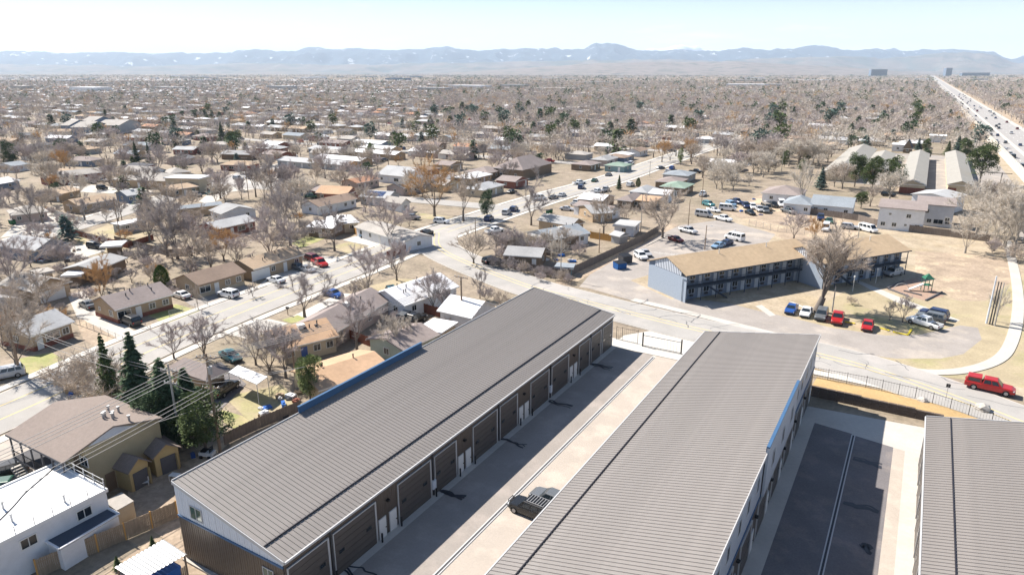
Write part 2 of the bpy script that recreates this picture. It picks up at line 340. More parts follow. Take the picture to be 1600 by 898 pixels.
patch('driveway', 'paver', (2.2, 10), (2.2, 83.6), (3.4, 83.4), (3.4, 10), world=True)
patch('field', 'dirt', (-60, 5), (-54.5, 30), (-54.5, 100), (-51.8, 100), (-51.8, 10), (-38.4, 10), (-38.4, 5), world=True)
# trench drains: recessed grate between raised lips
def drain(x, y0, y1, label):
    t = empty('trench_drain', (x, y0, 0), 0, label, 'drain')
    L = y1 - y0; m_ = MB(); m_.box(-.1, 0, .0, .1, L, .085); m_.build('grate', 'dark_grey', t)
    m_ = MB(); m_.box(-.22, 0, 0, -.1, L, .11); m_.box(.1, 0, 0, .22, L, .11); m_.build('edging', 'grey_trim', t)
drain(-31, 12, 94.6, 'long trench drain down the middle of the pale paved lane')
drain(-2.1, 12, 84.2, 'long trench drain in the shaded lane beside the last metal building')
# damp stains across the lanes
def stain(cx, cy, ln, wd, seed, base=.078):
    r = random.Random(seed); Z[0] += .0004
    for k in range(3):
        pts = []; y = 0
        for i in range(9): y += r.uniform(-.25, .25); pts.append((cx + ln * i / 8, cy + y + k * .12, 0))
        ribbon('puddle', pts, wd * r.uniform(.4, 1), 'wet_stain', base + Z[0] * .1 + k * .0006, n=3)
for i, (u, v) in enumerate(((683, 768), (785, 687), (860, 628), (925, 570), (540, 886))): p = g(u, v); stain(p.x - .3, p.y, 3.4, .35, i)
for i, (x, y, l) in enumerate(((-1.6, 78.5, 2.9), (-1.6, 68.6, 3.2), (.6, 62.5, .9))): stain(x, y, l, .55, i + 9)

# ------------------------------------------------------------------ warehouses
def ribbed(L, H, rib=.3, d=.03):
    """vertical ribbed sheet: x 0..L, z 0..H, facing -y"""
    m_ = MB(); n = max(1, round(L / rib)); r = L / n
    for k in range(n):
        x = k * r; a = r * .3
        m_.add([(x, -d, 0), (x + r - a, -d, 0), (x + r - a * .7, 0, 0), (x + r - a * .3, 0, 0), (x + r, -d, 0),
                (x, -d, H), (x + r - a, -d, H), (x + r - a * .7, 0, H), (x + r - a * .3, 0, H), (x + r, -d, H)],
               [(i, i + 1, i + 6, i + 5) for i in range(4)])
    return m_
PAN = {}
def clad(parent, p0, ang, L, z0, hfun, m, unit=.9, inward=0.0):
    """row of separate ribbed wall panels along a wall; hfun(s) gives the top"""
    n = max(1, round(L / unit)); u = L / n
    for k in range(n):
        ha, hb = hfun(k * u) - z0, hfun((k + 1) * u) - z0
        key = (round(u, 3), round(ha, 2), round(hb, 2), m)
        if key not in PAN:
            m_ = ribbed(u - .015, 1.0); m_.v = [(x, y, z * (ha + (hb - ha) * x / u)) for x, y, z in m_.v]
            me = m_.mesh('wall_panel'); me.materials.append(M[m]); PAN[key] = me
        o = inst('wall_panel', PAN[key], None, parent)
        o.location = (p0[0] + cos(ang) * k * u, p0[1] + sin(ang) * k * u, z0); o.rotation_euler = (0, 0, ang)
def bxpart(name, parent, m, x0, y0, z0, x1, y1, z1):
    m_ = MB(); m_.box(x0, y0, z0, x1, y1, z1); return m_.build(name, m, parent)
def warehouse(xl, xh, y0, yl, yh, hl, hh, label, doors=(), walks=(), guard=2.1, par=None, name='warehouse', sg=1):
    """xl = low-eave side, xh = high side; yl / yh = far end on the low / high side"""
    t = empty(name, (xl, y0, 0), 0, label, 'warehouse', 'long metal warehouses')
    W = xh - xl; S = 1 if W > 0 else -1; Lh = yh - y0; Ll = yl - y0
    def zr(x): return hl + (hh - hl) * (x / W)
    def yf(x): return Ll + (Lh - Ll) * (x / W)
    m_ = MB(); i = .06 * S
    xs = (i, W - i)
    m_.add([(xs[0], .06, 0), (xs[1], .06, 0), (xs[1], yf(xs[1]) - .06, 0), (xs[0], yf(xs[0]) - .06, 0),
            (xs[0], .06, zr(xs[0]) - .16), (xs[1], .06, zr(xs[1]) - .16), (xs[1], yf(xs[1]) - .06, zr(xs[1]) - .16), (xs[0], yf(xs[0]) - .06, zr(xs[0]) - .16)],
           [(0, 3, 2, 1), (4, 5, 6, 7), (0, 1, 5, 4), (1, 2, 6, 5), (2, 3, 7, 6), (3, 0, 4, 7)])
    m_.build('wall', 'door_brown', t)
    # roof deck and separate roof panels
    e = .18 * S; pw = .46; n = int(max(Ll, Lh) / pw); slope = (hh - hl) / W
    prof = lambda a: None
    std = None
    for k in range(n + 1):
        ya = k * pw; yb = min(ya + pw - .012, max(Ll, Lh) + .1)
        if yb - ya < .1: continue
        # clip in x by the slanted far end
        xa, xb = -e, W + e
        if Ll > Lh and ya > Lh: xb = min(abs(xb), abs(W) * (Ll - ya) / (Ll - Lh)) * S
        if Lh > Ll and ya > Ll: xa = max(0, abs(W) * (ya - Ll) / (Lh - Ll)) * S
        if abs(xb - xa) < .3: continue
        full = (xa == -e and xb == W + e and abs(yb - ya - (pw - .012)) < 1e-6)
        if full and std: o = inst('roof_panel', std, None, t); o.location = (0, ya, 0); continue
        m_ = MB(); za, zb = hl + slope * xa, hl + slope * xb; h = yb - ya
        pr = [(0, 0), (.02, .048), (.06, .048), (.085, .0), (h, 0), (h, -.05), (0, -.05)]
        nn = len(pr)
        m_.add([(xa, y, za + z) for y, z in pr] + [(xb, y, zb + z) for y, z in pr], [tuple(range(nn))[::-1], tuple(range(nn, 2 * nn))] + [(q, (q + 1) % nn, nn + (q + 1) % nn, nn + q) for q in range(nn)])
        me = m_.mesh('roof_panel'); o = inst('roof_panel', me, 'roof_metal', t); o.location = (0, ya, 0)
        if full: std = me
    # snow guard, gutter, verge trims
    gx = guard * S; zg = hl + slope * gx; a, b = sorted((gx, gx + .09 * S))
    yy = yf(gx)
    bxpart('snow_guard', t, 'snow_guard', a, .05, zg + .05, b, yy - .1, zg + .15)
    a, b = sorted((-e - .12 * S, -e)); bxpart('gutter', t, 'grey_trim', a, -.02, hl - .2, b, Ll + .02, hl + .0)
    a, b = sorted((W + e, W + e + .07 * S)); bxpart('roof_trim', t, 'grey_trim', a, -.02, hh - .25, b, Lh + .02, hh + .14)
    for yy0, yy1, sgn in ((0, 0, -1), (Ll, Lh, 1)):
        m_ = MB(); q = .06 * sgn
        A0, A1 = (0 - e, yy0), (W + e, yy1)
        m_.add([(A0[0], A0[1] + .11 * sgn, hl - .27), (A1[0], A1[1] + .11 * sgn, hh - .22), (A1[0], A1[1] + .11 * sgn, hh + .1), (A0[0], A0[1] + .11 * sgn, hl + .06),
                (A0[0], A0[1] + .04 * sgn, hl - .27), (A1[0], A1[1] + .04 * sgn, hh - .22), (A1[0], A1[1] + .04 * sgn, hh + .1), (A0[0], A0[1] + .04 * sgn, hl + .06)],
               [(0, 1, 2, 3), (7, 6, 5, 4), (0, 4, 5, 1), (3, 2, 6, 7), (0, 3, 7, 4), (1, 5, 6, 2)])
        m_.build('roof_trim', 'grey_trim', t)
    return t, W, S, zr, yf
def win(parent, m_frame, m_glass, p, ang, wd, ht, mull=1, name='window'):
    """window on a wall whose outward normal is -y in its own frame; child pane"""
    m_ = MB(); f = .07
    m_.box(0, -.05, 0, wd, .0, f); m_.box(0, -.05, ht - f, wd, 0, ht); m_.box(0, -.05, f, f, 0, ht - f); m_.box(wd - f, -.05, f, wd, 0, ht - f)
    for k in range(mull): x = wd * (k + 1) / (mull + 1); m_.box(x - f / 2, -.045, f, x + f / 2, 0, ht - f)
    o = m_.build(name, m_frame, parent, p, ang)
    m_ = MB(); m_.box(f, -.02, f, wd - f, -.005, ht - f); m_.build('pane', m_glass, o)
    return o
def overhead(parent, x, y, ang, wd, ht, right_post=True):
    o = empty('overhead_door', (x, y, 0), ang, parent=parent)
    m_ = MB(); n = 7
    for k in range(n): m_.box(.06, -.10 + (k % 2) * .004, ht * k / n + .02, wd - .06, -.02, ht * (k + 1) / n - .015)
    m_.build('door_panel', 'door_brown', o)
    m_ = MB(); m_.box(-.02, -.14, 0, .07, 0, ht); m_.box(-.02, -.14, ht, wd + .02, 0, ht + .1); m_.box(wd - .16, -.14, 0, wd + .02, 0, ht); m_.build('frame', 'grey_trim', o)
    for xx in (.16, .80): bxpart('door_window', o, 'glass', wd * xx - .32, -.12, ht * .47, wd * xx + .32, -.095, ht * .47 + .34)
def walkdoor(parent, x, y, ang):
    o = empty('door', (x, y, 0), ang, parent=parent)
    bxpart('door_leaf', o, 'white_door', .06, -.12, .05, .98, -.03, 2.15); bxpart('frame', o, 'grey_trim', 0, -.09, .02, 1.04, -.025, 2.22)
    m_ = MB(); m_.box(.84, -.2, 1.0, .94, -.11, 1.06); m_.build('handle', 'black_metal', o)
def walllight(parent, x, y, z, ang):
    m_ = MB(); m_.box(-.16, -.32, 0, .16, -.02, .16); m_.box(-.12, -.28, -.06, .12, -.06, 0); m_.build('wall_light', 'black_metal', parent, (x, y, z), ang)

# first warehouse: low eave faces +x, doors along it
X1, Y1 = -38.4, 29.2
t1, W, S, zr, yf = warehouse(X1, -51.7, Y1, 95.9, 94.2, 5.3, 8.0, 'long brown metal warehouse with a row of garage doors and a blue roof parapet')
clad(t1, (.0, 95.9 - Y1), -pi / 2, 95.9 - Y1, .25, lambda s: 5.12, 'brown_metal') if False else None
ang = pi / 2    # wall facing +x : local -y -> +x
prev = 0.0
feat = [(29.45, 33.9, 'o'), (34.4, 39.8, 'o'), (40.05, 41.2, 'w'), (41.55, 42.7, 'w'), (42.9, 48.1, 'o'), (48.7, 52.6, 'o'), (52.85, 53.9, 'w'), (54.3, 55.4, 'w'), (55.8, 60.9, 'o'),
        (61.5, 65.6, 'o'), (66.0, 67.1, 'w'), (67.4, 68.5, 'w'), (68.9, 73.9, 'o'), (74.7, 79.8, 'o'), (80.2, 81.2, 'w'), (81.6, 82.7, 'w'), (83.2, 86.9, 'o'), (87.4, 91.0, 'o'), (91.6, 95.5, 'o')]
y = Y1
for a, b, k in feat:
    if a - y > .12: clad(t1, (.0, y - Y1), ang, a - y, .2, lambda s: 4.55, 'brown_metal')
    if k == 'o': overhead(t1, .0, a - Y1, ang, b - a, 4.35)
    else:
        walkdoor(t1, .0, a - Y1, ang); clad(t1, (.0, a - Y1), ang, b - a, 2.25, lambda s: 4.55, 'brown_metal')
    y = b
clad(t1, (.0, 0), ang, 95.9 - Y1, 4.56, lambda s: 5.14, 'brown_metal')
for yy in (41.4, 54.1, 67.2, 81.4): walllight(t1, .0, yy - Y1, 3.6, ang)
for yy in (48.4, 61.2, 74.3, 87.15, 34.15):
    m_ = MB(); m_.box(-.06, -.18, .1, .06, -.06, 5.1); m_.build('downspout', 'dark_grey', t1, (.0, yy - Y1, 0), ang)
m_ = MB()
for yy in (48.4, 74.3): m_.box(.05, yy - Y1 - .25, .9, .3, yy - Y1 + .25, 1.9)
m_.build('meter_box', 'white_metal', t1)
for k, yy in enumerate((42.8, 40.0, 55.6, 52.7, 68.75, 65.8, 82.95, 80.0, 34.15, 48.4)):
    m_ = MB(); m_.tube((0, 0, 0), (0, 0, 1.0), .09, n=8); m_.build('bollard', 'black_metal', t1, (.45, yy - Y1, 0))
# near gable of the first warehouse (faces -y)
Wd = 51.7 - 38.4
clad(t1, (-Wd, 0), 0, Wd, .0, lambda s: 4.6, 'brown_metal')
bxpart('trim_band', t1, 'blue_metal', -Wd - .03, -.12, 4.6, .0, -.01, 4.78)
clad(t1, (-Wd, 0), 0, Wd, 4.79, lambda s: max(4.83, 7.78 - (2.66) * s / Wd), 'white_metal')
win(t1, 'grey_trim', 'green_glass', (-Wd + 1.9, -.05, 5.1), 0, 1.6, 1.3); win(t1, 'grey_trim', 'green_glass', (-2.55, -.05, 2.55), 0, 1.3, 1.3)
walllight(t1, -1.2, -.03, 3.3, 0)
bxpart('foundation', t1, 'concrete', -Wd - .05, -.35, 0, .0, -.01, .22)
clad(t1, (-Wd, 94.2 - Y1), -pi / 2, 94.2 - Y1, .0, lambda s: 7.8, 'brown_metal')
# blue parapet on the high side
def parapet(t, x, ya, yb, z0, z1, Sx):
    m_ = MB(); a, b = sorted((x, x + .18 * Sx)); m_.box(a, ya, z0, b, yb, z1); m_.box(a - .05, ya - .05, z1, b + .05, yb + .05, z1 + .07); m_.build('parapet', 'blue_metal', t)
parapet(t1, -Wd - .1, 43.6 - Y1, 64.2 - Y1, 7.0, 8.75, -1)

# second warehouse: low eave faces -x, tall side faces +x
X2 = -23.7; Y2 = 28.0
t2, W, S, zr, yf = warehouse(X2, -8.2, Y2, 95.9, 92.3, 5.3, 9.1, 'middle metal warehouse with pale grey ribbed roof and tall blue panelled side')
W2 = 15.5
clad(t2, (0, 95.9 - Y2), -pi / 2, 95.9 - Y2, .0, lambda s: 5.1, 'brown_metal')
clad(t2, (0, 0), 0, W2, 0, lambda s: 5.1 + 3.8 * s / W2, 'brown_metal')
# far gable (slanting)
fa = atan2(95.9 - 92.3, -W2); clad(t2, (W2, 92.3 - Y2), fa, hypot(W2, 3.6), 0, lambda s: 8.85 - 3.75 * s / hypot(W2, 3.6), 'white_metal')
f2 = [(y0, 'o') for y0 in (32, 37.2, 45.5, 50.7, 59, 64.2, 72.5, 77.7, 86)]
y = Y2; pos = []
for k in range(9):
    y0 = 30.5 + k * 6.9; pos.append((y0, y0 + 4.2, 'o')); pos.append((y0 + 4.6, y0 + 5.7, 'w'))
y = Y2
for a, b, k in pos:
    if b > 92: break
    if a - y > .12: clad(t2, (W2, y - Y2), ang, a - y, .0, lambda s: 4.5, 'brown_metal')
    if k == 'o': overhead(t2, W2, a - Y2, ang, b - a, 3.9)
    else: walkdoor(t2, W2, a - Y2, ang)
    clad(t2, (W2, a - Y2), ang, b - a, 4.0 if k == 'o' else 2.3, lambda s: 4.5, 'brown_metal'); y = b
clad(t2, (W2, y - Y2), ang, 92.3 - y, .0, lambda s: 4.5, 'brown_metal')
bxpart('trim_band', t2, 'blue_metal', W2 + .01, 0, 4.5, W2 + .10, 92.3 - Y2, 4.66)
clad(t2, (W2, 0), ang, 58.4 - Y2, 4.67, lambda s: 8.84, 'grey_panel'); clad(t2, (W2, 74.4 - Y2), ang, 92.3 - 74.4, 4.67, lambda s: 8.84, 'grey_panel')
for k in range(9):
    for dy in (1.2, 4.9):
        yy = 30.5 + k * 6.9 + dy
        if yy < 91 and not (57.5 < yy < 75): win(t2, 'grey_trim', 'glass', (W2 + .02, yy - Y2, 6.1), ang, 1.0, 1.5, 0)
# projecting blue bay with parapet
m_ = MB(); m_.box(W2 + .13, 58.4 - Y2, 4.68, W2 + .35, 74.4 - Y2, 9.75); m_.build('bay_wall', 'grey_panel', t2)
m_ = MB(); m_.box(W2 + .10, 58.3 - Y2, 9.752, W2 + .40, 74.5 - Y2, 9.9); m_.box(W2 + .09, 58.3 - Y2, 9.28, W2 + .125, 74.5 - Y2, 9.75); m_.build('parapet', 'blue_metal', t2)
for yy in (61, 66, 71): win(t2, 'grey_trim', 'glass', (W2 + .37, yy - Y2, 6.4), ang, 1.0, 1.6, 0)
for k in range(8): walllight(t2, W2, 36.3 + k * 6.9 - Y2, 3.3, ang)
# third warehouse
X3 = 4.9; Y3 = 28.0
t3, W, S, zr, yf = warehouse(X3, 20.5, Y3, 82.5, 80.6, 5.3, 9.1, 'pale ribbed roof warehouse beyond the shaded lane, its low eave beside the white concrete', guard=2.0)
W3 = 15.6
y = Y3
for k in range(8):
    y0 = 30.0 + k * 6.6; b0 = y0 + 4.4
    m_ang = -pi / 2
    clad(t3, (0, y0 - Y3), m_ang, y0 - y, .0, lambda s: 4.5, 'brown_metal') if y0 - y > .1 else None
    overhead(t3, 0, b0 - Y3, m_ang, 4.4, 3.9); clad(t3, (0, b0 - Y3), m_ang, 4.4, 4.0, lambda s: 4.5, 'brown_metal')
    y = b0
clad(t3, (0, 82.5 - Y3), -pi / 2, 82.5 - y, 0, lambda s: 4.5, 'brown_metal'); clad(t3, (0, 82.5 - Y3), -pi / 2, 82.5 - Y3, 4.51, lambda s: 5.12, 'white_metal')
fa = atan2(82.5 - 80.6, -W3); clad(t3, (W3, 80.6 - Y3), fa, hypot(W3, 1.9), 0, lambda s: 8.85 - 3.75 * s / hypot(W3, 1.9), 'white_metal')
for cx, cy, hl, hd in ((-45, 62, 35, 8), (-16, 62, 36, 9), (13, 55, 29, 10)): block(cx, cy, 0 if hd > hl else pi / 2, hl, hd)
block(-31, 60, pi / 2, 50, 8); block(-2, 60, pi / 2, 50, 8)

# ------------------------------------------------------------------ houses
CM = {}
def cached(key, fn, m):
    if key not in CM:
        me = fn().mesh(key[0]); 
        for q in (m if isinstance(m, (list, tuple)) else [m]): me.materials.append(M[q] if isinstance(q, str) else q)
        fixn(me); CM[key] = me
    return CM[key]
def put(name, key, fn, m, parent, loc=(0, 0, 0), rz=0.0):
    o = bpy.data.objects.new(name, cached(key, fn, m)); link(o); o.parent = parent; o.location = loc; o.rotation_euler = (0, 0, rz); return o
def q_(x): return round(x * 5) / 5
def hwin(parent, x, y, z, ang, w_, h_, fm='white_paint'):
    def fr():
        m_ = MB(); f = .09; m_.box(-w_ / 2, -.07, 0, w_ / 2, 0, f); m_.box(-w_ / 2, -.07, h_ - f, w_ / 2, 0, h_)
        m_.box(-w_ / 2, -.07, f, -w_ / 2 + f, 0, h_ - f); m_.box(w_ / 2 - f, -.07, f, w_ / 2, 0, h_ - f); m_.box(-.03, -.06, f, .03, 0, h_ - f); return m_
    o = put('window', ('window', w_, h_, fm), fr, fm, parent, (x, y, z), ang)
    def pn(): m_ = MB(); m_.box(-w_ / 2 + .09, -.03, .09, w_ / 2 - .09, -.004, h_ - .09); return m_
    put('pane', ('pane', w_, h_), pn, 'glass', o)
def hdoor(parent, x, y, z, ang, m='white_door', w_=1.0, h_=2.1, name='door'):
    def fn():
        m_ = MB(); m_.box(-w_ / 2, -.06, 0, w_ / 2, 0, h_)
        if w_ > 2:
            for k in range(1, 4): m_.box(-w_ / 2 + .05, -.075, h_ * k / 4 - .03, w_ / 2 - .05, -.06, h_ * k / 4 - .01)
        else: m_.box(-w_ / 2 + .2, -.075, h_ * .55, w_ / 2 - .2, -.06, h_ * .9); m_.box(w_ / 2 - .2, -.12, .95, w_ / 2 - .1, -.06, 1.05)
        return m_
    return put(name, (name, w_, h_, m), fn, m, parent, (x, y, z), ang)
def roof_mb(L, D, h, rise, typ, t=.16):
    m_ = MB()
    if typ == 'g': m_.extr([(0, h), (D / 2, h + rise), (D, h), (D, h - t), (D / 2, h + rise - t), (0, h - t)], 'x', 0, L)
    elif typ == 'x': m_.extr([(0, h), (L / 2, h + rise), (L, h), (L, h - t), (L / 2, h + rise - t), (0, h - t)], 'y', 0, D)
    elif typ == 'f': m_.box(0, 0, h - .12, L, D, h + .12)
    elif typ == 's': m_.extr([(0, h), (D, h + rise), (D, h + rise - t), (0, h - t)], 'x', 0, L)
    elif typ == 'h':
        a = min(L, D) / 2 * .98; 
        if L >= D: r0, r1 = (a, D / 2), (L - a, D / 2)
        else: r0, r1 = (L / 2, a), (L / 2, D - a)
        v = [(0, 0, h), (L, 0, h), (L, D, h), (0, D, h), (*r0, h + rise), (*r1, h + rise), (0, 0, h - t), (L, 0, h - t), (L, D, h - t), (0, D, h - t)]
        if L >= D: f = [(0, 1, 5, 4), (1, 2, 5), (2, 3, 4, 5), (3, 0, 4)]
        else: f = [(0, 1, 4), (1, 2, 5, 4), (2, 3, 5), (3, 0, 4, 5)]
        m_.add(v, f + [(6, 9, 8, 7), (0, 6, 7, 1), (1, 7, 8, 2), (2, 8, 9, 3), (3, 9, 6, 0)])
    return m_
def wall_mb(L, D, h, rise, typ, ov, t=.16):
    m_ = MB(); o = ov; H = h - t - .01 + (rise * o / (D / 2) if typ == 'g' else rise * o / (L / 2) if typ == 'x' else 0)
    if typ == 'g': m_.extr([(o, 0), (D - o, 0), (D - o, H), (D / 2, h + rise - t - .02), (o, H)], 'x', o, L - o)
    elif typ == 'x': m_.extr([(o, 0), (L - o, 0), (L - o, H), (L / 2, h + rise - t - .02), (o, H)], 'y', o, D - o)
    elif typ == 's': m_.extr([(o, 0), (D - o, 0), (D - o, h + rise * (1 - o / D) - t - .02), (o, h + rise * o / D - t - .02)], 'x', o, L - o)
    else: m_.box(o, o, 0, L - o, D - o, h - (.13 if typ == 'f' else t))
    return m_
def feats(t, s, L, y, ang, x0, dx, h, fm='white_paint', base_z=.0):
    """features along one wall; the wall's own direction is given by ang"""
    n = len(s)
    for i, c in enumerate(s):
        u = L * (i + .5) / n; X = x0[0] + dx[0] * u; Y = x0[1] + dx[1] * u
        hh = 1.15
        if c == 'w': hwin(t, X, Y, 1.0 + base_z, ang, 1.2, hh, fm)
        elif c == 'W': hwin(t, X, Y, .85 + base_z, ang, 2.4, 1.35, fm)
        elif c == 's': hwin(t, X, Y, 1.4 + base_z, ang, .7, .7, fm)
        elif c == 'd': hdoor(t, X, Y, .05 + base_z, ang)
        elif c == 'b': hdoor(t, X, Y, .05 + base_z, ang, 'paint_blue')
        elif c == 'g': hdoor(t, X, Y, .03, ang, 'white_door', min(4.8, L * .8), 2.2, 'garage_door')
        elif c == 'G': hdoor(t, X, Y, .03, ang, 'brick_red', 2.6, 2.2, 'garage_door')
def house_at(name, label, o, ang, L, D, h=2.75, rise=1.25, typ='g', roof='grey', wall='tan', ov=.45, front='wdw', left='w', right='w', band=None, extras='', group=None, cat='house', trim='white_paint', fm='white_paint', blk=True):
    t = empty(name, (o[0], o[1], 0), ang, label, cat, group)
    wall_mb(L, D, h, rise, typ, ov).build('wall', 'wall_' + wall, t)
    r = roof_mb(L, D, h, rise, typ).build('roof', 'roof_' + roof, t)
    m_ = MB(); a = .03; hz = h - (.12 if typ == 'f' else 0); m_.box(-a, -a, hz - .2, L + a, .03, hz - .01)
    if typ != 's': m_.build('fascia', trim, t)
    if typ in 'gf': m_ = MB(); m_.box(-a, D - .03, hz - .2, L + a, D + a, hz - .01); m_.build('fascia', trim, t)
    if band:
        m_ = MB(); m_.box(ov - .04, ov - .04, 0, L - ov + .04, D - ov + .04, .75); m_.build('foundation', band, t)
    feats(t, front, L - 2 * ov, 0, 0, (ov, ov - .01), (1, 0), h, fm); feats(t, left, D - 2 * ov, 0, -pi / 2, (ov - .01, D - ov), (0, -1), h, fm); feats(t, right, D - 2 * ov, 0, pi / 2, (L - ov + .01, ov), (0, 1), h, fm)
    rs = random.Random(int(abs(o[0] * 7 + o[1] * 13)))
    def zr(x, y):
        if typ == 'g': return h + rise * (1 - abs(y - D / 2) / (D / 2))
        if typ == 'x': return h + rise * (1 - abs(x - L / 2) / (L / 2))
        if typ == 'h': return h + rise * min(1, min(x, L - x, y, D - y) / (min(L, D) / 2))
        return h + .1
    for c in extras:
        if c == 'c':
            x, y = L * .72, D * .45; m_ = MB(); z = zr(x, y); m_.box(x - .35, y - .35, z - .5, x + .35, y + .35, z + 1.0); m_.build('chimney', 'brick_red', t)
        elif c == 'p':
            for k in range(3):
                x, y = L * rs.uniform(.15, .85), D * rs.uniform(.2, .6); z = zr(x, y)
                def fn(): m_ = MB(); m_.tube((0, 0, -.2), (0, 0, .5), .09, n=6); m_.tube((0, 0, .5), (0, 0, .58), .14, n=6); return m_
                put('roof_vent', ('roof_vent',), fn, 'dark_grey', t, (x, y, z))
        elif c == 'v':
            for k in range(4):
                x, y = L * (.15 + .2 * k), D * .36; z = zr(x, y)
                def fn(): m_ = MB(); m_.box(-.22, -.22, -.2, .22, .22, .18); return m_
                put('roof_vent', ('box_vent',), fn, 'dark_grey', t, (x, y, z))
        elif c == 'a':
            x, y = L * .5, D * .4; z = zr(x, y); m_ = MB(); m_.box(x - .55, y - .45, z - .25, x + .55, y + .45, z + .5); m_.build('swamp_cooler', 'white_paint', t)
        elif c == 'S':
            m_ = MB()
            for k in range(4):
                xa = L * (.15 + .16 * k); 
                for y0_, y1_ in ((D * .1, D * .24), (D * .26, D * .42)):
                    m_.add([(xa, y0_, zr(xa, y0_) + .1), (xa + L * .14, y0_, zr(xa, y0_) + .1), (xa + L * .14, y1_, zr(xa, y1_) + .1), (xa, y1_, zr(xa, y1_) + .1),
                            (xa, y0_, zr(xa, y0_) + .03), (xa + L * .14, y0_, zr(xa, y0_) + .03), (xa + L * .14, y1_, zr(xa, y1_) + .03), (xa, y1_, zr(xa, y1_) + .03)], [(0, 1, 2, 3), (0, 4, 5, 1), (1, 5, 6, 2), (2, 6, 7, 3), (3, 7, 4, 0)])
            m_.build('solar_panel', 'solar', t)
    if blk: block(o[0] + cos(ang) * L / 2 - sin(ang) * D / 2, o[1] + sin(ang) * L / 2 + cos(ang) * D / 2, ang, L / 2, D / 2)
    return t
def house(label, p0, p1, D, h=2.75, name='house', **kw):
    a = g(*p0, h); b = g(*p1, h); ang = atan2(b.y - a.y, b.x - a.x)
    if a.y > 190 and p0[0] > 400 and abs(ang) < 1.2: ang = 0.0
    return house_at(name, label, a, ang, hypot(b.x - a.x, b.y - a.y), D, h, **kw)
# near houses, south-west of the sheds and along the two streets
house('tan brick house with mauve gable roof and red brick base beside the parked black SUV', (179, 484.6), (273, 459), 8.6, roof='mauve', wall='tan', front='Wdww', left='sw', band='brick_red', extras='pp', rise=1.7)
house('tan stone house with brown roof and picture window beside two white cars', (309, 446), (385, 424.5), 8.2, roof='brown', wall='tan', front='Wdww', extras='', rise=1.6, band='wall_cream', trim='roof_brown')
house('long low tan house with white garage door behind the white sedan', (396, 421), (476, 397), 8.5, roof='tan', wall='tan', front='gwdw', rise=1.4, extras='pp')
house('cream garage with wide pale blue-white garage door and dark gable vent', (49, 456), (113, 439), 11, typ='x', roof='pale', wall='tan', front='g', left='', right='', rise=1.7, h=2.9, cat='garage', name='garage', extras='pp')
house('cream house with pale grey shingle roof and porch beside the big bare tree', (47, 526), (117, 501.5), 8.4, roof='lightgrey', wall='tan', front='dWw', rise=1.7, band='brick_red')
house('white sided house with pale roof cut by the photo edge', (-45, 488), (34, 466), 8, roof='lightgrey', wall='white', front='ww', rise=1.5, typ='x')
house('slate blue house with white gable roof and square window', (54, 392), (109, 379), 13, typ='x', roof='lightgrey', wall='blue', front='-w-', left='', right='w', rise=1.9, extras='p')
house('grey roofed wooden shed behind the orange tree', (151, 422), (200, 402), 8, roof='grey', wall='brown', front='-', left='', right='', rise=.9, cat='shed', name='shed')
house('tan house with long tan roof behind a low white fence', (121, 321), (180, 311), 8.5, roof='tan', wall='tan', front='wWw', rise=1.5, extras='p')
house('pale roofed house beside the green dumpster', (17, 336.5), (76, 330), 10, roof='pale', wall='pink', front='w-w', rise=1.7, typ='h')
house('navy and white house with rooftop cooler and white framed windows', (198, 306), (231, 301.5), 9, roof='lightgrey', wall='blue', front='wwd', extras='a', rise=1.3)
house('hip roofed tan block with grey shingles beside the flat white store', (172, 280), (258, 283), 15, typ='h', roof='pale', wall='tan', front='wwdww', rise=2, h=3.2)
house('red brick row with long grey roof and parked cars in front', (75, 278), (167, 268.5), 10, roof='pale', wall='brick', front='dwdwdwd', rise=1.5, h=3.4)
house('flat white roofed store with tall dark service door', (310, 279.5), (332, 274), 14, typ='f', roof='white', wall='cream', front='-G', left='w', right='', rise=0, h=5.2, cat='store', name='store')
house('low tan annex in front of the flat white roofed store', (268, 297), (311, 291), 9, typ='g', roof='tan', wall='tan', front='wdw', rise=1.1)
house('white gabled house with small windows near the top of the side street', (232, 271), (262, 266), 15, typ='x', roof='pale', wall='white', front='w-', rise=2, h=3)
house('small hip roofed outbuilding next to the white gabled house', (265, 271), (298, 268), 10, typ='h', roof='pale', wall='tan', front='w', rise=1.5, cat='shed', name='shed')
house('long low garage with faded grey roof beside the open lot', (278, 327), (349, 319), 5, roof='bluegrey', wall='tan', front='-', left='', right='', rise=.6, cat='garage', name='garage')
house('white house with grey roof beside the orange leafed trees', (345, 335), (402, 327), 9, typ='x', roof='grey', wall='white', front='-w', rise=1.6)
house('narrow flat roofed trailer home under bare trees', (188, 352), (229, 344), 4.5, typ='f', roof='white', wall='grey', front='ww', rise=0, h=2.6, cat='trailer', name='trailer_home')
house('open white roofed carport sheltering a dark truck beside the blue house', (155, 386), (190, 384), 5.5, typ='f', roof='white', wall='dark' if False else 'brown', front='', left='', right='', rise=0, h=2.4, cat='carport', name='carport', ov=1.2)
house('small cream flat shed, larger of the two behind the cream garage', (58, 428.5), (86, 423), 4, typ='f', roof='pale', wall='cream', front='', left='', right='', rise=0, h=2.2, cat='shed', name='shed')
house('small white roofed shed touching the back of the cream garage', (94, 431.5), (127, 430), 4.5, typ='f', roof='white', wall='brown', front='', left='', right='', rise=0, h=2.3, cat='shed', name='shed')
house('low white roofed house with swamp cooler behind the lawn', (478, 354), (519, 357), 9, typ='g', roof='white', wall='brown', front='wdw', rise=.9)
house('large pale hip roofed house joined to the low white roofed one', (517, 351), (562, 347), 11, typ='h', roof='white', wall='cream', front='ww', rise=1.1, extras='pa')
house('white walled house behind the big two-stemmed bare tree', (553, 354), (632, 378), 9, typ='g', roof='pale', wall='white', front='wwdww', rise=1.1, left='w')
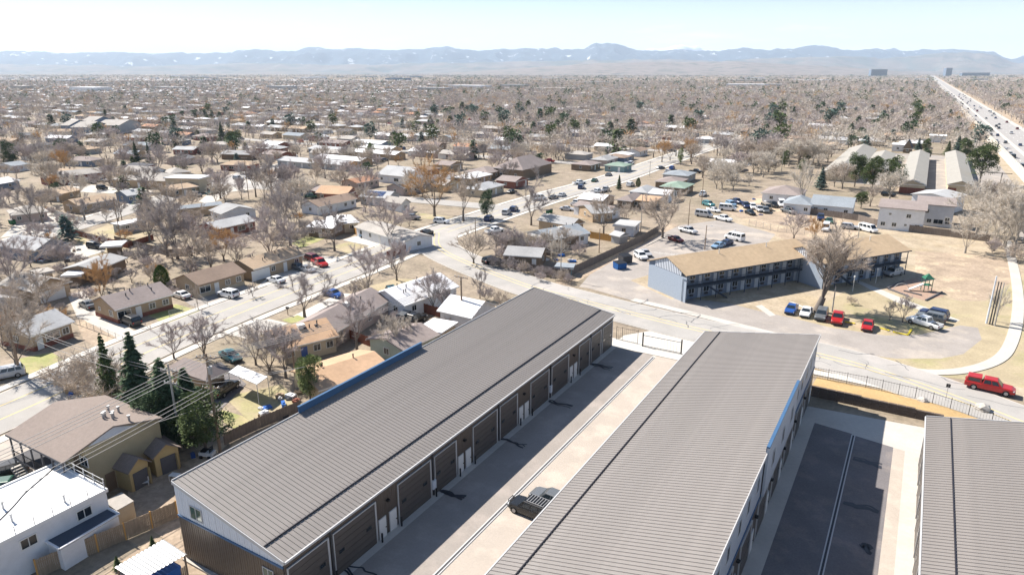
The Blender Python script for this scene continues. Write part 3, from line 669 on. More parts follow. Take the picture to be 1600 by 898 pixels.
house('tan house with rust brown gable end and open carport', (492, 301), (541, 303), 9.5, roof='orange', wall='brown', front='wdw', right='', rise=1.8)
house('dark red brick gable ended wing next to the tan roofed house', (541, 304), (563, 296), 9, roof='orange', wall='brick', front='', right='', rise=1.6, typ='x')
house('grey house with blue solar panels on its front roof slope', (560, 307), (606, 310), 9, roof='lightgrey', wall='grey', front='wdw', rise=1.6, extras='S')
house('small tan roofed house left of the dark red brick wing', (462, 294), (485, 294.5), 9, roof='tan', wall='grey', front='ww', rise=1.2)
house('mauve roofed lean-to between the tan roofed houses', (484, 296), (496, 299), 9, roof='mauve', wall='brick', front='', rise=1.1, left='', right='')
house('small white gabled cottage beside a bare trunk', (627, 319), (643, 316), 9, typ='x', roof='pale', wall='white', front='w', rise=1.5)
house('wide pale house with dark triangular gable window', (588, 272), (650, 270), 14, typ='g', roof='lightgrey', wall='white', front='wdWw', rise=2.8, h=3.2)
house('pale pink-grey walled house with mauve gable roof beside the blue car driveway', (520, 522), (613, 467), 8.6, roof='mauve', wall='pink', front='wdww', left='ww', rise=1.8, extras='pa')
house('tan orange shingled house with five roof vents and a blue door', (440, 546), (530, 524), 9.2, roof='orange', wall='cream', front='wbww', rise=1.7, extras='vap', left='w')
house('low orange roofed house half hidden behind the blue parapet, nearer one', (498, 610), (612, 572), 8.5, roof='orange', wall='cream', front='ww', rise=1.0, extras='p', h=2.6)
house('mauve roofed pale green house just above the metal roof edge', (630, 548), (688, 522), 8.0, roof='mauve', wall='mint', front='w', rise=1.1, typ='g')
house('flat white roofed garage touching the metal warehouse roof edge', (650, 514), (690, 521), 5.5, typ='f', roof='white', wall='cream', front='', left='', right='', rise=0, h=2.6, cat='garage', name='garage')
house('white house with bright white gable roof behind the bare tree at the junction', (632, 478), (718, 447), 10, roof='white', wall='white', front='w-w', rise=1.9, left='ww', extras='pp')
house('mottled grey roofed house behind the twiggy corner trees', (786, 398), (846, 402), 8, typ='g', roof='grey', wall='brown', front='w-d', rise=1.2)
house('teal covered flat shed inside the corner of the board fence', (866, 417), (896, 419), 3.5, typ='f', roof='bluegrey', wall='teal', front='', left='', right='', rise=0, h=1.9, cat='shed', name='shed')
house('white gabled wing beside the tall wooden pole', (682, 485), (737, 497.5), 8.0, typ='g', roof='white', wall='white', front='', rise=1.9, left='', right='', h=3.0)
house('tan garage with mauve hip roof beside the covered black vehicle', (322, 595), (357, 580), 8.5, typ='h', roof='mauve', wall='tan', front='', left='', right='w', rise=1.3, cat='garage', name='garage')
# houses right of the junction
house('grey roofed house with wide L shaped roof inside the grey board fence', (860, 375), (923, 364), 10.5, typ='g', roof='bluegrey', wall='white', front='wdw', rise=1.6, extras='pa')
house('grey house with bluish roof slope facing the junction', (824, 366), (860, 376), 13, typ='h', roof='grey', wall='brown', front='w-d', rise=1.5)
house('house with weathered grey solar slope behind the grey roofed one', (893, 353), (915, 347), 12, typ='x', roof='grey', wall='tan', front='w', rise=1.5, extras='')
house('flat pale roofed garage beside the tall pole in the alley', (957, 352), (992, 355), 8, typ='f', roof='lightgrey', wall='white', front='w', rise=0, cat='garage', name='garage')
house('long weathered grey roofed house in the middle of the alley row', (925, 334), (960, 332), 13, typ='g', roof='grey', wall='tan', front='wdw', rise=1.4)
house('mauve brown hip roofed house above the tan flat roofed one', (962, 312), (988, 311), 12, typ='h', roof='mauve', wall='brown', front='w', rise=1.4)
house('small shed with pale double roof against the alley fence', (968, 370), (985, 366), 3.5, typ='x', roof='lightgrey', wall='grey', front='', left='', right='', rise=.8, h=2.1, cat='shed', name='shed')
house('mauve roofed house with open white carport', (950, 331), (973, 326), 14, typ='x', roof='mauve', wall='white', front='w', rise=1.2, left='w')
house('tan flat roofed house with dark teal car beneath its side', (986, 312), (1025, 314), 8, typ='s', roof='orange', wall='brown', front='wdw', rise=.5)
house('white hipped roof house left of the mint roofed one', (982, 299), (1010, 302), 12, typ='h', roof='lightgrey', wall='blue', front='w', rise=1.4)
house('white low house next to the pale patio roof', (1012, 302), (1045, 301), 10, typ='g', roof='white', wall='white', front='w', rise=1.0)
house('mint green and mauve roofed house beside the alley trees', (1030, 291), (1066, 289), 12, typ='h', roof='green', wall='brown', front='w', rise=1.3)
house('mauve hip roofed house behind the mint green roof', (1022, 283), (1060, 282), 12, typ='h', roof='mauve', wall='brown', front='', rise=1.3)
house('blue grey hip roofed house last before the alley trees', (1034, 272), (1074, 271), 12, typ='h', roof='bluegrey', wall='grey', front='', rise=1.3)
house('teal green house with grey roof beside white pickups', (943, 258), (972, 256), 10, typ='h', roof='green', wall='teal', front='wd', rise=1.3)
house('long white gable roofed house at the end of the alley', (1098, 256), (1150, 259), 14, typ='g', roof='white', wall='brown', front='ww', rise=1.8)
house('brown hip roofed house behind the long white roof', (1132, 247), (1168, 246), 14, typ='h', roof='brown', wall='white', front='w', rise=1.8)
# right background
house('white house with dark grey hip roof and brown side wall', (1222, 317), (1268, 322), 11, typ='h', roof='bluegrey', wall='white', front='wdw', rise=1.9, h=3)
house('long white house with slate roof behind the brown board fence', (1265, 319), (1333, 325), 12, typ='g', roof='bluegrey', wall='white', front='wwdw', rise=2.2, h=3)
house('pink hip roofed house behind pale cottonwoods', (1189, 301), (1245, 300), 14, typ='h', roof='mauve', wall='white', front='ww', rise=2.1, h=3)
T = house('two storey white block of flats with flat stepped brown and grey roof', (1372, 323), (1432, 321), 10, typ='s', roof='mauve', wall='white', front='wwsw', rise=.9, h=6.2, extras='')
feats(T, 'sw-w', 18, 0, 0, (1, .42), (1, 0), 3, base_z=2.7)
T = house('right half of the white flats with set back grey parapet roof', (1432, 318), (1486, 318), 10, typ='s', roof='mauve', wall='white', front='-wWw', rise=.9, h=6.2)
feats(T, 'w--w', 15, 0, 0, (1, .42), (1, 0), 3, base_z=2.7)
house('white end wing of the flats with pale blue grey roof', (1488, 311), (1512, 304), 12, typ='g', roof='lightgrey', wall='white', front='w-', rise=1.0, h=5)
for i, (p0, p1, D_, lab) in enumerate((((1222, 300), (1262, 281), 0, ''),)): pass
# storage sheds with long beige roofs
def storage(p0, p1, D, label, h=3.4, front='GGG'):
    return house(label, p0, p1, D, h=h, typ='x', roof='storage', wall='cream', front=front, left='', right='', rise=1.5, cat='storage block', name='storage_building', group='storage buildings with long beige roofs')
storage((1404, 287), (1447, 289), 118, 'long beige roofed storage building with red roll-up doors in its end wall')
storage((1480, 288), (1524, 290.5), 118, 'long beige roofed storage building beside the big round pine', front='G--')
storage((1346, 262), (1386, 263), 66, 'beige storage building half hidden by three pines', front='GG')
house('wide beige gabled shed left of the three pines', (1284, 268), (1340, 272), 105, typ='x', roof='storage', wall='cream', front='', left='', right='', rise=2.4, h=3.6, cat='shed', name='shed')
# long duplex roofs in the middle distance
for i, (u0, v0, u1, v1, D_, rf, wl, lab) in enumerate((
    (491, 246, 579, 249, 9, 'white', 'tan', 'longest white roofed duplex row in front of the small yellow-green pine'),
    (490, 254, 541, 259, 9, 'lightgrey', 'grey', 'short grey roofed duplex below the longest white roof'),
    (536, 236, 612, 243, 9, 'white', 'tan', 'white roofed duplex row behind the small yellow-green pine'),
    (560, 230, 620, 232, 9, 'white', 'cream', 'narrow white roofed duplex half covered by twigs'),
    (549, 222, 607, 223, 11, 'white', 'blue', 'white roofed duplex with blue grey gable end'),
    (583, 211, 655, 212, 9, 'white', 'grey', 'farthest of the long white duplex roofs'),
    (480, 232, 537, 234, 11, 'lightgrey', 'blue', 'pale roofed blue duplex left of the long white roofs'),
    (431, 250, 490, 255, 11, 'lightgrey', 'grey', 'low grey roofed house beside the blue duplexes'),
    (405, 225, 443, 225, 12, 'white', 'brick', 'dark red house with bright white hip roof'),
    (405, 240, 450, 238, 12, 'mauve', 'brick', 'pinkish roofed long house below the dark red one'),
    (497, 222, 540, 224, 11, 'mauve', 'brick', 'maroon brick house with mauve roof between duplexes'))):
    house(lab, (u0, v0), (u1, v1), D_, typ='g' if i % 3 else 'g', roof=rf, wall=wl, front='wdwdw', rise=1.3)
house('big tan hip roofed hall among bare trees', (770, 262), (825, 262), 26, typ='h', roof='mauve', wall='brown', front='ww', rise=4, h=4)
house('low wide brown hip roofed house left of the tan hall', (725, 268), (770, 268), 14, typ='h', roof='mauve', wall='brown', front='w', rise=1.8)
for lab, a_, b_, D_, rf, wl in (('pale blue grey apartment block, front left of four', (93, 196), (108, 196), 26, 'pale', 'blue'), ('pale blue grey apartment block, front right of four', (109, 199), (137, 199), 26, 'pale', 'blue'),
    ('pale blue grey apartment block behind the front two', (124, 190), (146, 190), 28, 'pale', 'blue'), ('pale blue grey apartment block set farthest right', (147, 196), (186, 196), 30, 'pale', 'grey')):
    house(lab, a_, b_, D_, typ='g', roof=rf, wall=wl, front='wwww', rise=3, h=6, cat='apartment block', name='apartment_block')
house('maroon roofed house with bright end wall beside a dark spruce group', (1272, 190), (1300, 191), 14, typ='h', roof='brown', wall='brick', front='ww', rise=2, h=3)
house('dark A-frame house between the pines and the beige sheds', (1410, 232), (1424, 232), 12, typ='x', roof='dark', wall='brown', front='w', rise=4.5, h=2.4)
house('white roofed shop long and low near the freeway wall', (1452, 212), (1480, 213), 12, typ='f', roof='white', wall='white', front='', rise=0, h=4, cat='shop', name='shop')
house('white flat building in the trees left of the freeway', (1457, 196), (1472, 196), 14, typ='f', roof='white', wall='white', front='w', rise=0, h=4.5, cat='shop', name='shop')
house('tan roofed long house left of the white roofed shop', (1378, 211), (1410, 213), 14, typ='h', roof='orange', wall='brown', front='ww', rise=1.8, h=3)
house('white house with dark garage in front of the spruces', (1393, 226), (1412, 226), 12, typ='f', roof='white', wall='white', front='w', rise=0, h=3.5)

# ------------------------------------------------------------------ blue two-storey apartments
def apartment(label, p0, p1, D, gable_white=True, nb=9):
    h = 5.5; a = g(*p0, h); b = g(*p1, h); ang = atan2(b.y - a.y, b.x - a.x); L = hypot(b.x - a.x, b.y - a.y)
    t = empty('apartment_building', (a.x, a.y, 0), ang, label, 'apartment building', 'blue apartment wings with tan roofs')
    block(a.x + cos(ang) * L / 2 - sin(ang) * D / 2, a.y + sin(ang) * L / 2 + cos(ang) * D / 2, ang, L / 2, D / 2)
    dk = 1.9; rise = 2.3
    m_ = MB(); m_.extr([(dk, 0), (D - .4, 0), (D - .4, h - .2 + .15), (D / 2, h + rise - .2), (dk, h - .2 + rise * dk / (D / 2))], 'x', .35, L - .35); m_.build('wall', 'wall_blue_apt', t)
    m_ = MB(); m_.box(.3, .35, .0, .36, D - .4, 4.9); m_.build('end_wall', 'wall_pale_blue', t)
    r = roof_mb(L, D, h, rise, 'g', .2).build('roof', 'roof_orange_apt', t)
    m_ = MB()
    for k in range(16): y0 = 2.0 + k * (D - 4.3) / 16; m_.box(.27, y0, 5.0, .33, y0 + .3, 5.0 + max(.2, rise * (1 - abs(y0 - D / 2) / (D / 2)) + .1))
    m_.build('gable_batten', 'white_metal', t)
    m_ = MB(); m_.box(-.03, -.03, h - .24, L + .03, .04, h - .01); m_.build('fascia', 'blue_trim', t)
    bxpart('walkway', t, 'blue_trim', .4, .35, 2.62, L - .4, dk, 2.82)
    m_ = MB(); m_.box(.4, .35, 3.75, L - .4, .42, 3.82); m_.box(.4, .35, 2.95, L - .4, .42, 3.0)
    n = int(L / .35)
    for k in range(n + 1): x = .42 + k * (L - .86) / n; m_.box(x - .018, .37, 3.0, x + .018, .40, 3.75)
    m_.build('railing', 'blue_trim', t)
    for k in range(nb + 1):
        x = .45 + k * (L - .95) / nb
        m_ = MB(); m_.box(-.06, -.06, 0, .06, .06, h - .25); put('post', ('post_apt',), lambda: m_, 'blue_trim', t, (x, .42, 0))
    bay = (L - 1.2) / nb
    for k in range(nb):
        for z in (0, 2.82):
            x = .7 + k * bay
            hdoor(t, x + bay * .2, dk, z + .02, 0, 'door_grey'); hwin(t, x + bay * .62, dk, z + 1.0, 0, 1.5, 1.2, 'door_grey')
            m_ = MB(); m_.box(-.35, -.28, 0, .35, 0, .42); put('window_cooler', ('ac',), lambda: m_, 'dark_grey', t, (x + bay * .62, dk, z + .5))
    # stair to the walkway
    x = L * .16; s = empty('stair', (x, 0, 0), 0, parent=t); m_ = MB()
    for k in range(14): m_.box(k * .3, -.9, 2.62 - k * .19, k * .3 + .3, .1, 2.66 - k * .19)
    m_.build('tread', 'blue_trim', s); m_ = MB(); m_.tube((0, -.9, 2.6), (4.2, -.9, .0), .06); m_.tube((0, -.9, 3.5), (4.2, -.9, .95), .035); m_.tube((0, .1, 2.6), (4.2, .1, 0), .06); m_.build('stringer', 'blue_trim', s)
    for xx in (.35, .72): m_ = MB(); m_.tube((L * xx, D * .4, h + rise * .7), (L * xx, D * .4, h + rise + .5), .1); m_.build('roof_vent', 'white_paint', t)
    return t
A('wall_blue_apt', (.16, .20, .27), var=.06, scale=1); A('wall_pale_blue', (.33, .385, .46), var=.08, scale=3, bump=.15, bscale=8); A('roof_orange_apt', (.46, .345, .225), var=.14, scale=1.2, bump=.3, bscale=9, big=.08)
A('blue_trim', (.055, .075, .105), var=.05); A('door_grey', (.42, .46, .52), var=.05)
ap1 = apartment('blue two storey apartment wing with pale end wall and tan roof', (1073.5, 431), (1277, 399), 12.4, nb=9)
ap2 = apartment('farther blue apartment wing behind the leaning bare tree, end stair at its corner', (1290, 412), (1425, 391), 12.4, nb=7)
# white propped downpipe on the end wall
m_ = MB(); m_.tube((.2, 1.3, 0), (.2, 1.3, 4.5), .05); m_.tube((.2, 1.3, 4.5), (.2, .2, 4.5), .05); m_.build('downspout', 'blue_trim', ap1)

# ------------------------------------------------------------------ motel with outside stairs, sheds, white roofed building
def motel():
    h = 5.6; a = g(8, 678, h); b = g(97, 723, h); ang = atan2(b.y - a.y, b.x - a.x); L = hypot(b.x - a.x, b.y - a.y); D = 10.6; rise = 1.5
    t = empty('motel', (a.x, a.y, 0), ang, 'tan two storey motel block with brown roof, roof vents and outside stairs', 'motel')
    block(-74, 34, 0, 7, 7)
    m_ = MB(); m_.extr([(2.2, 0), (D - .3, 0), (D - .3, h - .1), (D / 2, h + rise - .2), (2.2, h - .2 + rise * 2.2 / (D / 2))], 'x', .3, L - .3); m_.build('wall', 'wall_yellow_stucco', t)
    roof_mb(L, D, h, rise, 'g').build('roof', 'roof_brown_near', t)
    m_ = MB(); m_.box(-.02, -.03, h - .22, L + .02, .03, h - .01); m_.build('fascia', 'roof_dark', t)
    m_ = MB(); m_.extr([(D * .25, h + .3), (D * .75, h + .3), (D / 2, h + rise - .19)], 'x', L - .29, L - .26); m_.build('gable_board', 'white_metal', t)
    bxpart('walkway', t, 'roof_dark', .2, .1, 2.7, L - .3, 2.2, 2.9)
    m_ = MB(); m_.box(.2, .1, 3.75, L - .3, .17, 3.82)
    n = int(L / .3)
    for k in range(n + 1): x = .22 + k * (L - .55) / n; m_.box(x - .02, .12, 2.9, x + .02, .15, 3.75)
    m_.build('railing', 'black_metal', t)
    for k in range(6):
        m_ = MB(); m_.box(-.07, -.07, 0, .07, .07, h - .2); put('post', ('mpost',), lambda: m_, 'roof_dark', t, (.4 + k * (L - .8) / 5, .2, 0))
    for k in range(3):
        for z in (0, 2.9): hdoor(t, 1.8 + k * 3.6, 2.2, z, 0, 'wall_brown'); hwin(t, 3.3 + k * 3.6, 2.2, z + 1, 0, 1.4, 1.1)
    s = empty('stair', (2.0, -.9, 0), 0, parent=t)
    for k in range(13):
        m_ = MB(); m_.box(0, 0, 0, .28, 1.0, .05); put('step', ('mstep',), lambda: m_, 'concrete', s, (k * .3, -.1, 2.65 - k * .2))
    m_ = MB(); m_.tube((0, -.1, 2.7), (4.0, -.1, .0), .07); m_.tube((0, .9, 2.7), (4.0, .9, 0), .07); m_.tube((0, -.1, 3.6), (4, -.1, .95), .04); m_.build('stringer', 'roof_dark', s)
    for x, y in ((.55, .72), (.62, .78), (.70, .6), (.735, .66), (.74, .56), (.79, .62), (.93, .70)):
        m_ = MB(); z = h + rise * (1 - abs(y * D - D / 2) / (D / 2)); m_.tube((0, 0, -.2), (0, 0, .55), .12, n=8); m_.tube((0, 0, .55), (0, 0, .68), .19, n=8)
        put('roof_vent', ('mvent',), lambda: m_, 'galvanised', t, (x * L, y * D, z))
    hdoor(t, L - .29, 4.2, 0, pi / 2, 'wall_brown')
A('wall_yellow_stucco', (.46, .39, .25), var=.07, scale=1, big=.05); A('roof_brown_near', (.25, .205, .18), var=.13, scale=3, bump=.4, bscale=14, big=.07)
A('shed_yellow', (.52, .40, .20), var=.08, scale=2); A('dark_blue_roof', (.055, .075, .11), var=.15, scale=.5, rough=.6)
A('white_membrane', (.74, .74, .735), var=.03, scale=.6, big=.03, rough=.8); A('tarp_blue', (.02, .12, .42), rough=.5); A('corrugated', (.46, .47, .47), var=.12, scale=.8, rough=.45, metal=.3, big=.1)
motel()
for lab, p0, p1, D_ in (('small yellow timber shed with brown gable roof, nearer of two', (200, 740), (237, 720), 4.6), ('taller yellow timber shed with brown gable roof beside its twin', (238, 717), (284, 698), 5.2)):
    h = 2.5; a = g(*p0, h); b = g(*p1, h); ang = atan2(b.y - a.y, b.x - a.x); L = hypot(b.x - a.x, b.y - a.y)
    t = empty('shed', (a.x, a.y, 0), ang, lab, 'shed', 'twin timber sheds')
    wall_mb(L, D_, h, 1.1, 'x', .3).build('wall', 'shed_yellow', t); roof_mb(L, D_, h, 1.1, 'x', .12).build('roof', 'roof_brown_near', t)
    hdoor(t, L * .52, .28, .02, 0, 'roof_dark', 1.6, 2.0, 'shed_door')
    m_ = MB(); m_.box(L * .52 + .85, -.1, .05, L * .52 + .91, .27, 2.0); m_.build('open_door_leaf', 'shed_yellow', t)
WB = g(165, 765, 4.3); t = empty('white_building', (WB.x - 8.9, WB.y - 25.1, 0), 0, 'white building with flat white roof, roof rails and black cable', 'building')
m_ = MB(); m_.box(0, 0, 0, 8.9, 25.1, 4.1); m_.build('wall', 'wall_white', t)
m_ = MB(); m_.box(-.15, -.15, 4.1, 9.05, 25.25, 4.3); m_.build('roof', 'white_membrane', t)
m_ = MB()
for a in ((-.15, -.15, 9.05, .1), (-.15, 25.0, 9.05, 25.25), (-.15, .1, .1, 25.0), (8.8, .1, 9.05, 25.0)): m_.box(a[0], a[1], 4.3, a[2], a[3], 4.42)
m_.build('parapet', 'white_membrane', t)
m_ = MB()
for z in (4.75, 5.15): m_.tube((8.9, 8, z), (8.9, 25.1, z), .018, n=5)
for z in (4.9, 5.4): m_.tube((8.9, 25.1, z), (.0, 25.1, z), .03, n=5)
m_.build('rail', 'grey_trim', t)
for k in range(12):
    m_ = MB(); m_.tube((0, 0, 4.4), (0, 0, 5.18), .035, n=6); put('rail_post', ('rpost',), lambda: m_, 'grey_trim', t, (8.92, 8.3 + k * 1.52, 0))
for k in range(6): 
    m_ = MB(); m_.tube((0, 0, 4.4), (0, 0, 5.45), .05, n=6); put('rail_post', ('rpost2',), lambda: m_, 'grey_trim', t, (.2 + k * 1.7, 25.12, 0))
for x, y in ((3.9, 18.7), (4.6, 16.4), (6.6, 18.2), (7.6, 22.1)):
    m_ = MB(); m_.tube((0, 0, 4.3), (0, 0, 5.0), .09, n=8); m_.tube((0, 0, 5.0), (0, 0, 5.1), .13, n=8); put('roof_vent', ('wvent',), lambda: m_, 'grey_trim', t, (x, y, 0))
pts = [(.6, 24.8), (1.6, 23.2), (2.9, 21.0), (4.4, 19.2), (6.2, 16.6), (8.2, 13.0), (8.9, 11)]
m_ = MB()
for p, q in zip(smoothline(pts, 3), smoothline(pts, 3)[1:]): m_.tube((p.x, p.y, 4.34), (q.x, q.y, 4.34), .05, n=5, cap=False)
m_.build('cable', 'black_metal', t)
for y, wd in ((18.2, 1.4), (22.9, 1.4), (12.5, 1.4)): hwin(t, 8.92, y, 2.6, pi / 2, wd, 1.05)
def flat(name, label, px_, z0, z1, wallm, roofm, cat):
    c = [g(*p, z1) for p in px_]; t = empty(name, (c[0].x, c[0].y, 0), 0, label, cat); P = [(p.x - c[0].x, p.y - c[0].y) for p in c]
    cx = sum(p[0] for p in P) / 4; cy = sum(p[1] for p in P) / 4
    m_ = MB(); m_.extr([(cx + (x - cx) * .97, cy + (y - cy) * .97) for x, y in P], 'z', z0, z1 - .1); m_.build('wall', wallm, t)
    m_ = MB(); m_.extr(P, 'z', z1 - .1, z1); m_.build('roof', roofm, t); return t, P
ta, P = flat('lean_to', 'low white annex with dark blue flat roof under the two upstairs windows', ((67, 843), (93, 858), (186, 803), (160, 790)), 0, 2.3, 'wall_white', 'dark_blue_roof', 'annex')
m_ = MB()
for i in range(4):
    a, b = Vector(P[i]), Vector(P[(i + 1) % 4]); d = (b - a).normalized(); n_ = Vector((-d.y, d.x)) * .1
    m_.extr([tuple(a - n_), tuple(b - n_), tuple(b + n_), tuple(a + n_)], 'z', 2.3, 2.42)
m_.build('parapet', 'wall_white', ta)
ta, P = flat('shed', 'small cream shed between the white building and the board fence', ((163, 783), (182, 797), (209, 782), (190, 768)), 0, 2.0, 'wall_cream', 'roof_pale', 'shed')
def corr_roof():
    z = 2.5; c = [g(*p, z) for p in ((179, 886), (256, 842), (292, 863), (215, 906))]; a, b, c2, d = c
    t = empty('carport', (a.x, a.y, 0), 0, 'open carport with rusty corrugated metal roof and blue tarp below', 'carport')
    n = 12
    for k in range(n):
        p = a.lerp(b, k / n) - a; q = a.lerp(b, (k + .96) / n) - a; e = d.lerp(c2, k / n) - a; f = d.lerp(c2, (k + .96) / n) - a
        m_ = MB(); v = []
        for s0, s1, dz in ((p, e, 0), (p.lerp(q, .5), e.lerp(f, .5), .06), (q, f, 0)): v += [(s0.x, s0.y, z + dz), (s1.x, s1.y, z + dz - .15)]
        v += [(x, y, zz - .02) for x, y, zz in v]
        m_.add(v, [(0, 1, 3, 2), (2, 3, 5, 4), (6, 8, 9, 7), (8, 10, 11, 9), (0, 2, 8, 6), (2, 4, 10, 8), (1, 7, 9, 3), (3, 9, 11, 5), (0, 6, 7, 1), (4, 5, 11, 10)]); m_.build('roof_panel', 'corrugated', t)
    for p in c:
        q = (p - a) * .92 + (sum(c, Vector()) / 4 - a) * .08; m_ = MB(); m_.box(q.x - .06, q.y - .06, 0, q.x + .06, q.y + .06, 2.3); m_.build('post', 'pole_wood', t)
    m_ = MB(); ce = sum(c, Vector()) / 4 - a; q = (c2 - a) * .8 + ce * .2; m_.box(ce.x - .4, ce.y - 1.4, 0, q.x + .2, q.y - .2, 1.55); m_.build('tarp', 'tarp_blue', t)
    m_ = MB(); e = (d - a) * .93 + ce * .07; f = (c2 - a) * .93 + ce * .07; dd = (f - e).normalized(); nn = int((f - e).length / .16)
    for k in range(nn): p = e + dd * .16 * k; m_.box(p.x - .02, p.y - .06, 0, p.x + .02, p.y + .06, 1.3 if k % 2 else 1.25)
    m_.build('side_board', 'wood_fence', t)
corr_roof()

# ------------------------------------------------------------------ fences
def fence(pts, h, m, label, post=2.4, plank=.15, pm=None, group=None, name='wooden_fence', style='plank', raw=False):
    P = [g(*p) if not raw else Vector((*p, 0)) for p in pts]; t = empty(name, P[0], 0, label, 'fence', group); o0 = P[0]
    for a, b in zip(P, P[1:]):
        L = (b - a).length; n = max(1, round(L / post)); s = L / n; ang = atan2(b.y - a.y, b.x - a.x)
        for k in range(n + 1):
            if k == n and b is not P[-1]: continue
            def fp():
                m_ = MB(); r = .06 if style == 'plank' else .03; m_.box(-r, -r, 0, r, r, h + .08); return m_
            put('post', ('fpost', round(h, 2), pm or m, style), fp, pm or m, t, a.lerp(b, k / n) - o0, ang)
            if k == n: continue
            kind = rr.randrange(4)
            def fb():
                m_ = MB(); r2 = random.Random(kind)
                if style == 'plank':
                    nn = int(s / plank)
                    for i in range(nn):
                        x = .06 + (s - .12) * i / nn; hh = h + r2.uniform(-.04, .04); y = r2.uniform(-.008, .008)
                        m_.box(x, y - .05, .03, x + (s - .12) / nn * .93, y - .03, hh)
                    m_.box(.05, -.03, .4, s - .05, .01, .5); m_.box(.05, -.03, h - .45, s - .05, .01, h - .35)
                elif style == 'iron':
                    m_.box(.03, -.015, h - .12, s - .03, .015, h - .08); m_.box(.03, -.015, .1, s - .03, .015, .14)
                    nn = int(s / .32)
                    for i in range(1, nn): x = s * i / nn; m_.box(x - .008, -.008, .1, x + .008, .008, h)
                else:
                    m_.box(.03, -.012, h - .04, s - .03, .012, h); m_.box(.03, -.012, .05, s - .03, .012, .08)
                    for i in range(1, int(s / .25)): x = i * .25; m_.box(x - .004, -.004, .05, x + .004, .004, h)
                    for i in range(1, int(h / .25)): m_.box(.03, -.004, i * .25 - .004, s - .03, .004, i * .25 + .004)
                return m_
            put('fence_panel', ('fpanel', round(s, 3), round(h, 2), m, kind, style), fb, m, t, a.lerp(b, k / n) - o0, ang)
    return t
fence([(60, 902), (278, 808)], 1.85, 'wood_fence', 'weathered board fence between the white building and the first warehouse', pm='orange_wood')
fence([(885, 434), (940, 408), (1003, 378), (1030, 362)], 1.9, 'grey_fence', 'grey board fence along the alley behind the parking lot')
fence([(885, 434), (850, 428), (800, 420), (770, 414)], 1.8, 'grey_fence', 'grey board fence facing the second road past the corner')
fence([(1240, 331), (1340, 345), (1365, 352), (1420, 362), (1545, 378)], 1.9, 'grey_fence', 'long brown board fence behind the white flats')
fence([(795, 402), (830, 395), (860, 400)], 1.7, 'grey_fence', 'short grey fence around the corner yard')
fence([(922, 372), (960, 378), (975, 372)], 1.8, 'orange_wood', 'bright orange board fence between two back yards')
fence([(605, 405), (650, 388), (660, 370)], 1.9, 'red_fence', 'dark brown board fence beside the parked black SUV at the corner')
fence([(560, 370), (550, 360), (548, 352)], 1.7, 'orange_wood', 'short orange fence left of the white walled house')
fence([(612, 468), (640, 478), (668, 490), (745, 512)], 1.8, 'red_fence', 'dark red board fence in front of the white L shaped house')
fence([(545, 528), (575, 540), (600, 548)], 1.6, 'red_fence', 'broken dark red fence behind the mauve roofed house')
fence([(240, 375), (200, 388), (165, 380), (125, 370), (95, 358)], 1.5, 'red_fence', 'reddish hedge-lined fence along the open dry lot')
fence([(180, 378), (235, 392), (262, 400), (300, 398)], 1.6, 'grey_fence', 'dark grey fence behind the open dry lot')
fence([(75, 332), (100, 340), (132, 348)], 1.5, 'white_paint', 'low white fence beside the long tan house', plank=.3)
fence([(265, 495), (325, 478), (305, 462)], 1.1, 'galvanised', 'thin chain fence round the lawn of the brick house', style='chain', name='chain_fence')
fence([(115, 505), (170, 525), (205, 540)], 1.1, 'galvanised', 'thin chain fence beside the pale driveway', style='chain', name='chain_fence')
fence([(362, 528), (405, 508), (440, 514), (400, 532)], 1.0, 'galvanised', 'thin chain fence round the small dirt yard by the street', style='chain', name='chain_fence')
fence([(1170, 353), (1215, 362), (1300, 372)], 1.8, 'galvanised', 'wire fence between the parking lot and the dirt storage yard', style='chain', name='chain_fence')
fence([(352, 695), (400, 672), (470, 643)], 1.6, 'grey_fence', 'grey board fence behind the first warehouse wall')
fence([(963, 530), (972, 532), (996, 537)], 2.3, 'black_metal', 'black iron fence beside the sliding gate at the lane mouth', style='iron', name='iron_fence')
fence([(-9.3, 99.4), (-2, 99.7), (4, 99.2), (10, 97.2), (17, 92.8)], 1.7, 'black_metal', 'black iron fence along the orange mulch bed', style='iron', name='iron_fence', raw=True)
P0, P1 = g(1004, 541), g(1064, 553)
t = empty('sliding_gate', P0, atan2(P1.y - P0.y, P1.x - P0.x), 'low black sliding gate across the pale concrete lane mouth', 'gate'); L = (P1 - P0).length
m_ = MB(); m_.box(0, -.03, 1.9, L, .03, 1.97); m_.box(0, -.03, .12, L, .03, .2); m_.build('rail', 'black_metal', t)
m_ = MB()
for k in range(int(L / .5)): m_.box(k * .5 - .008, -.01, .2, k * .5 + .008, .01, 1.9)
m_.build('picket', 'black_metal', t)
for x in (0, L): bxpart('post', t, 'black_metal', x - .09, -.09, 0, x + .09, .09, 2.4)

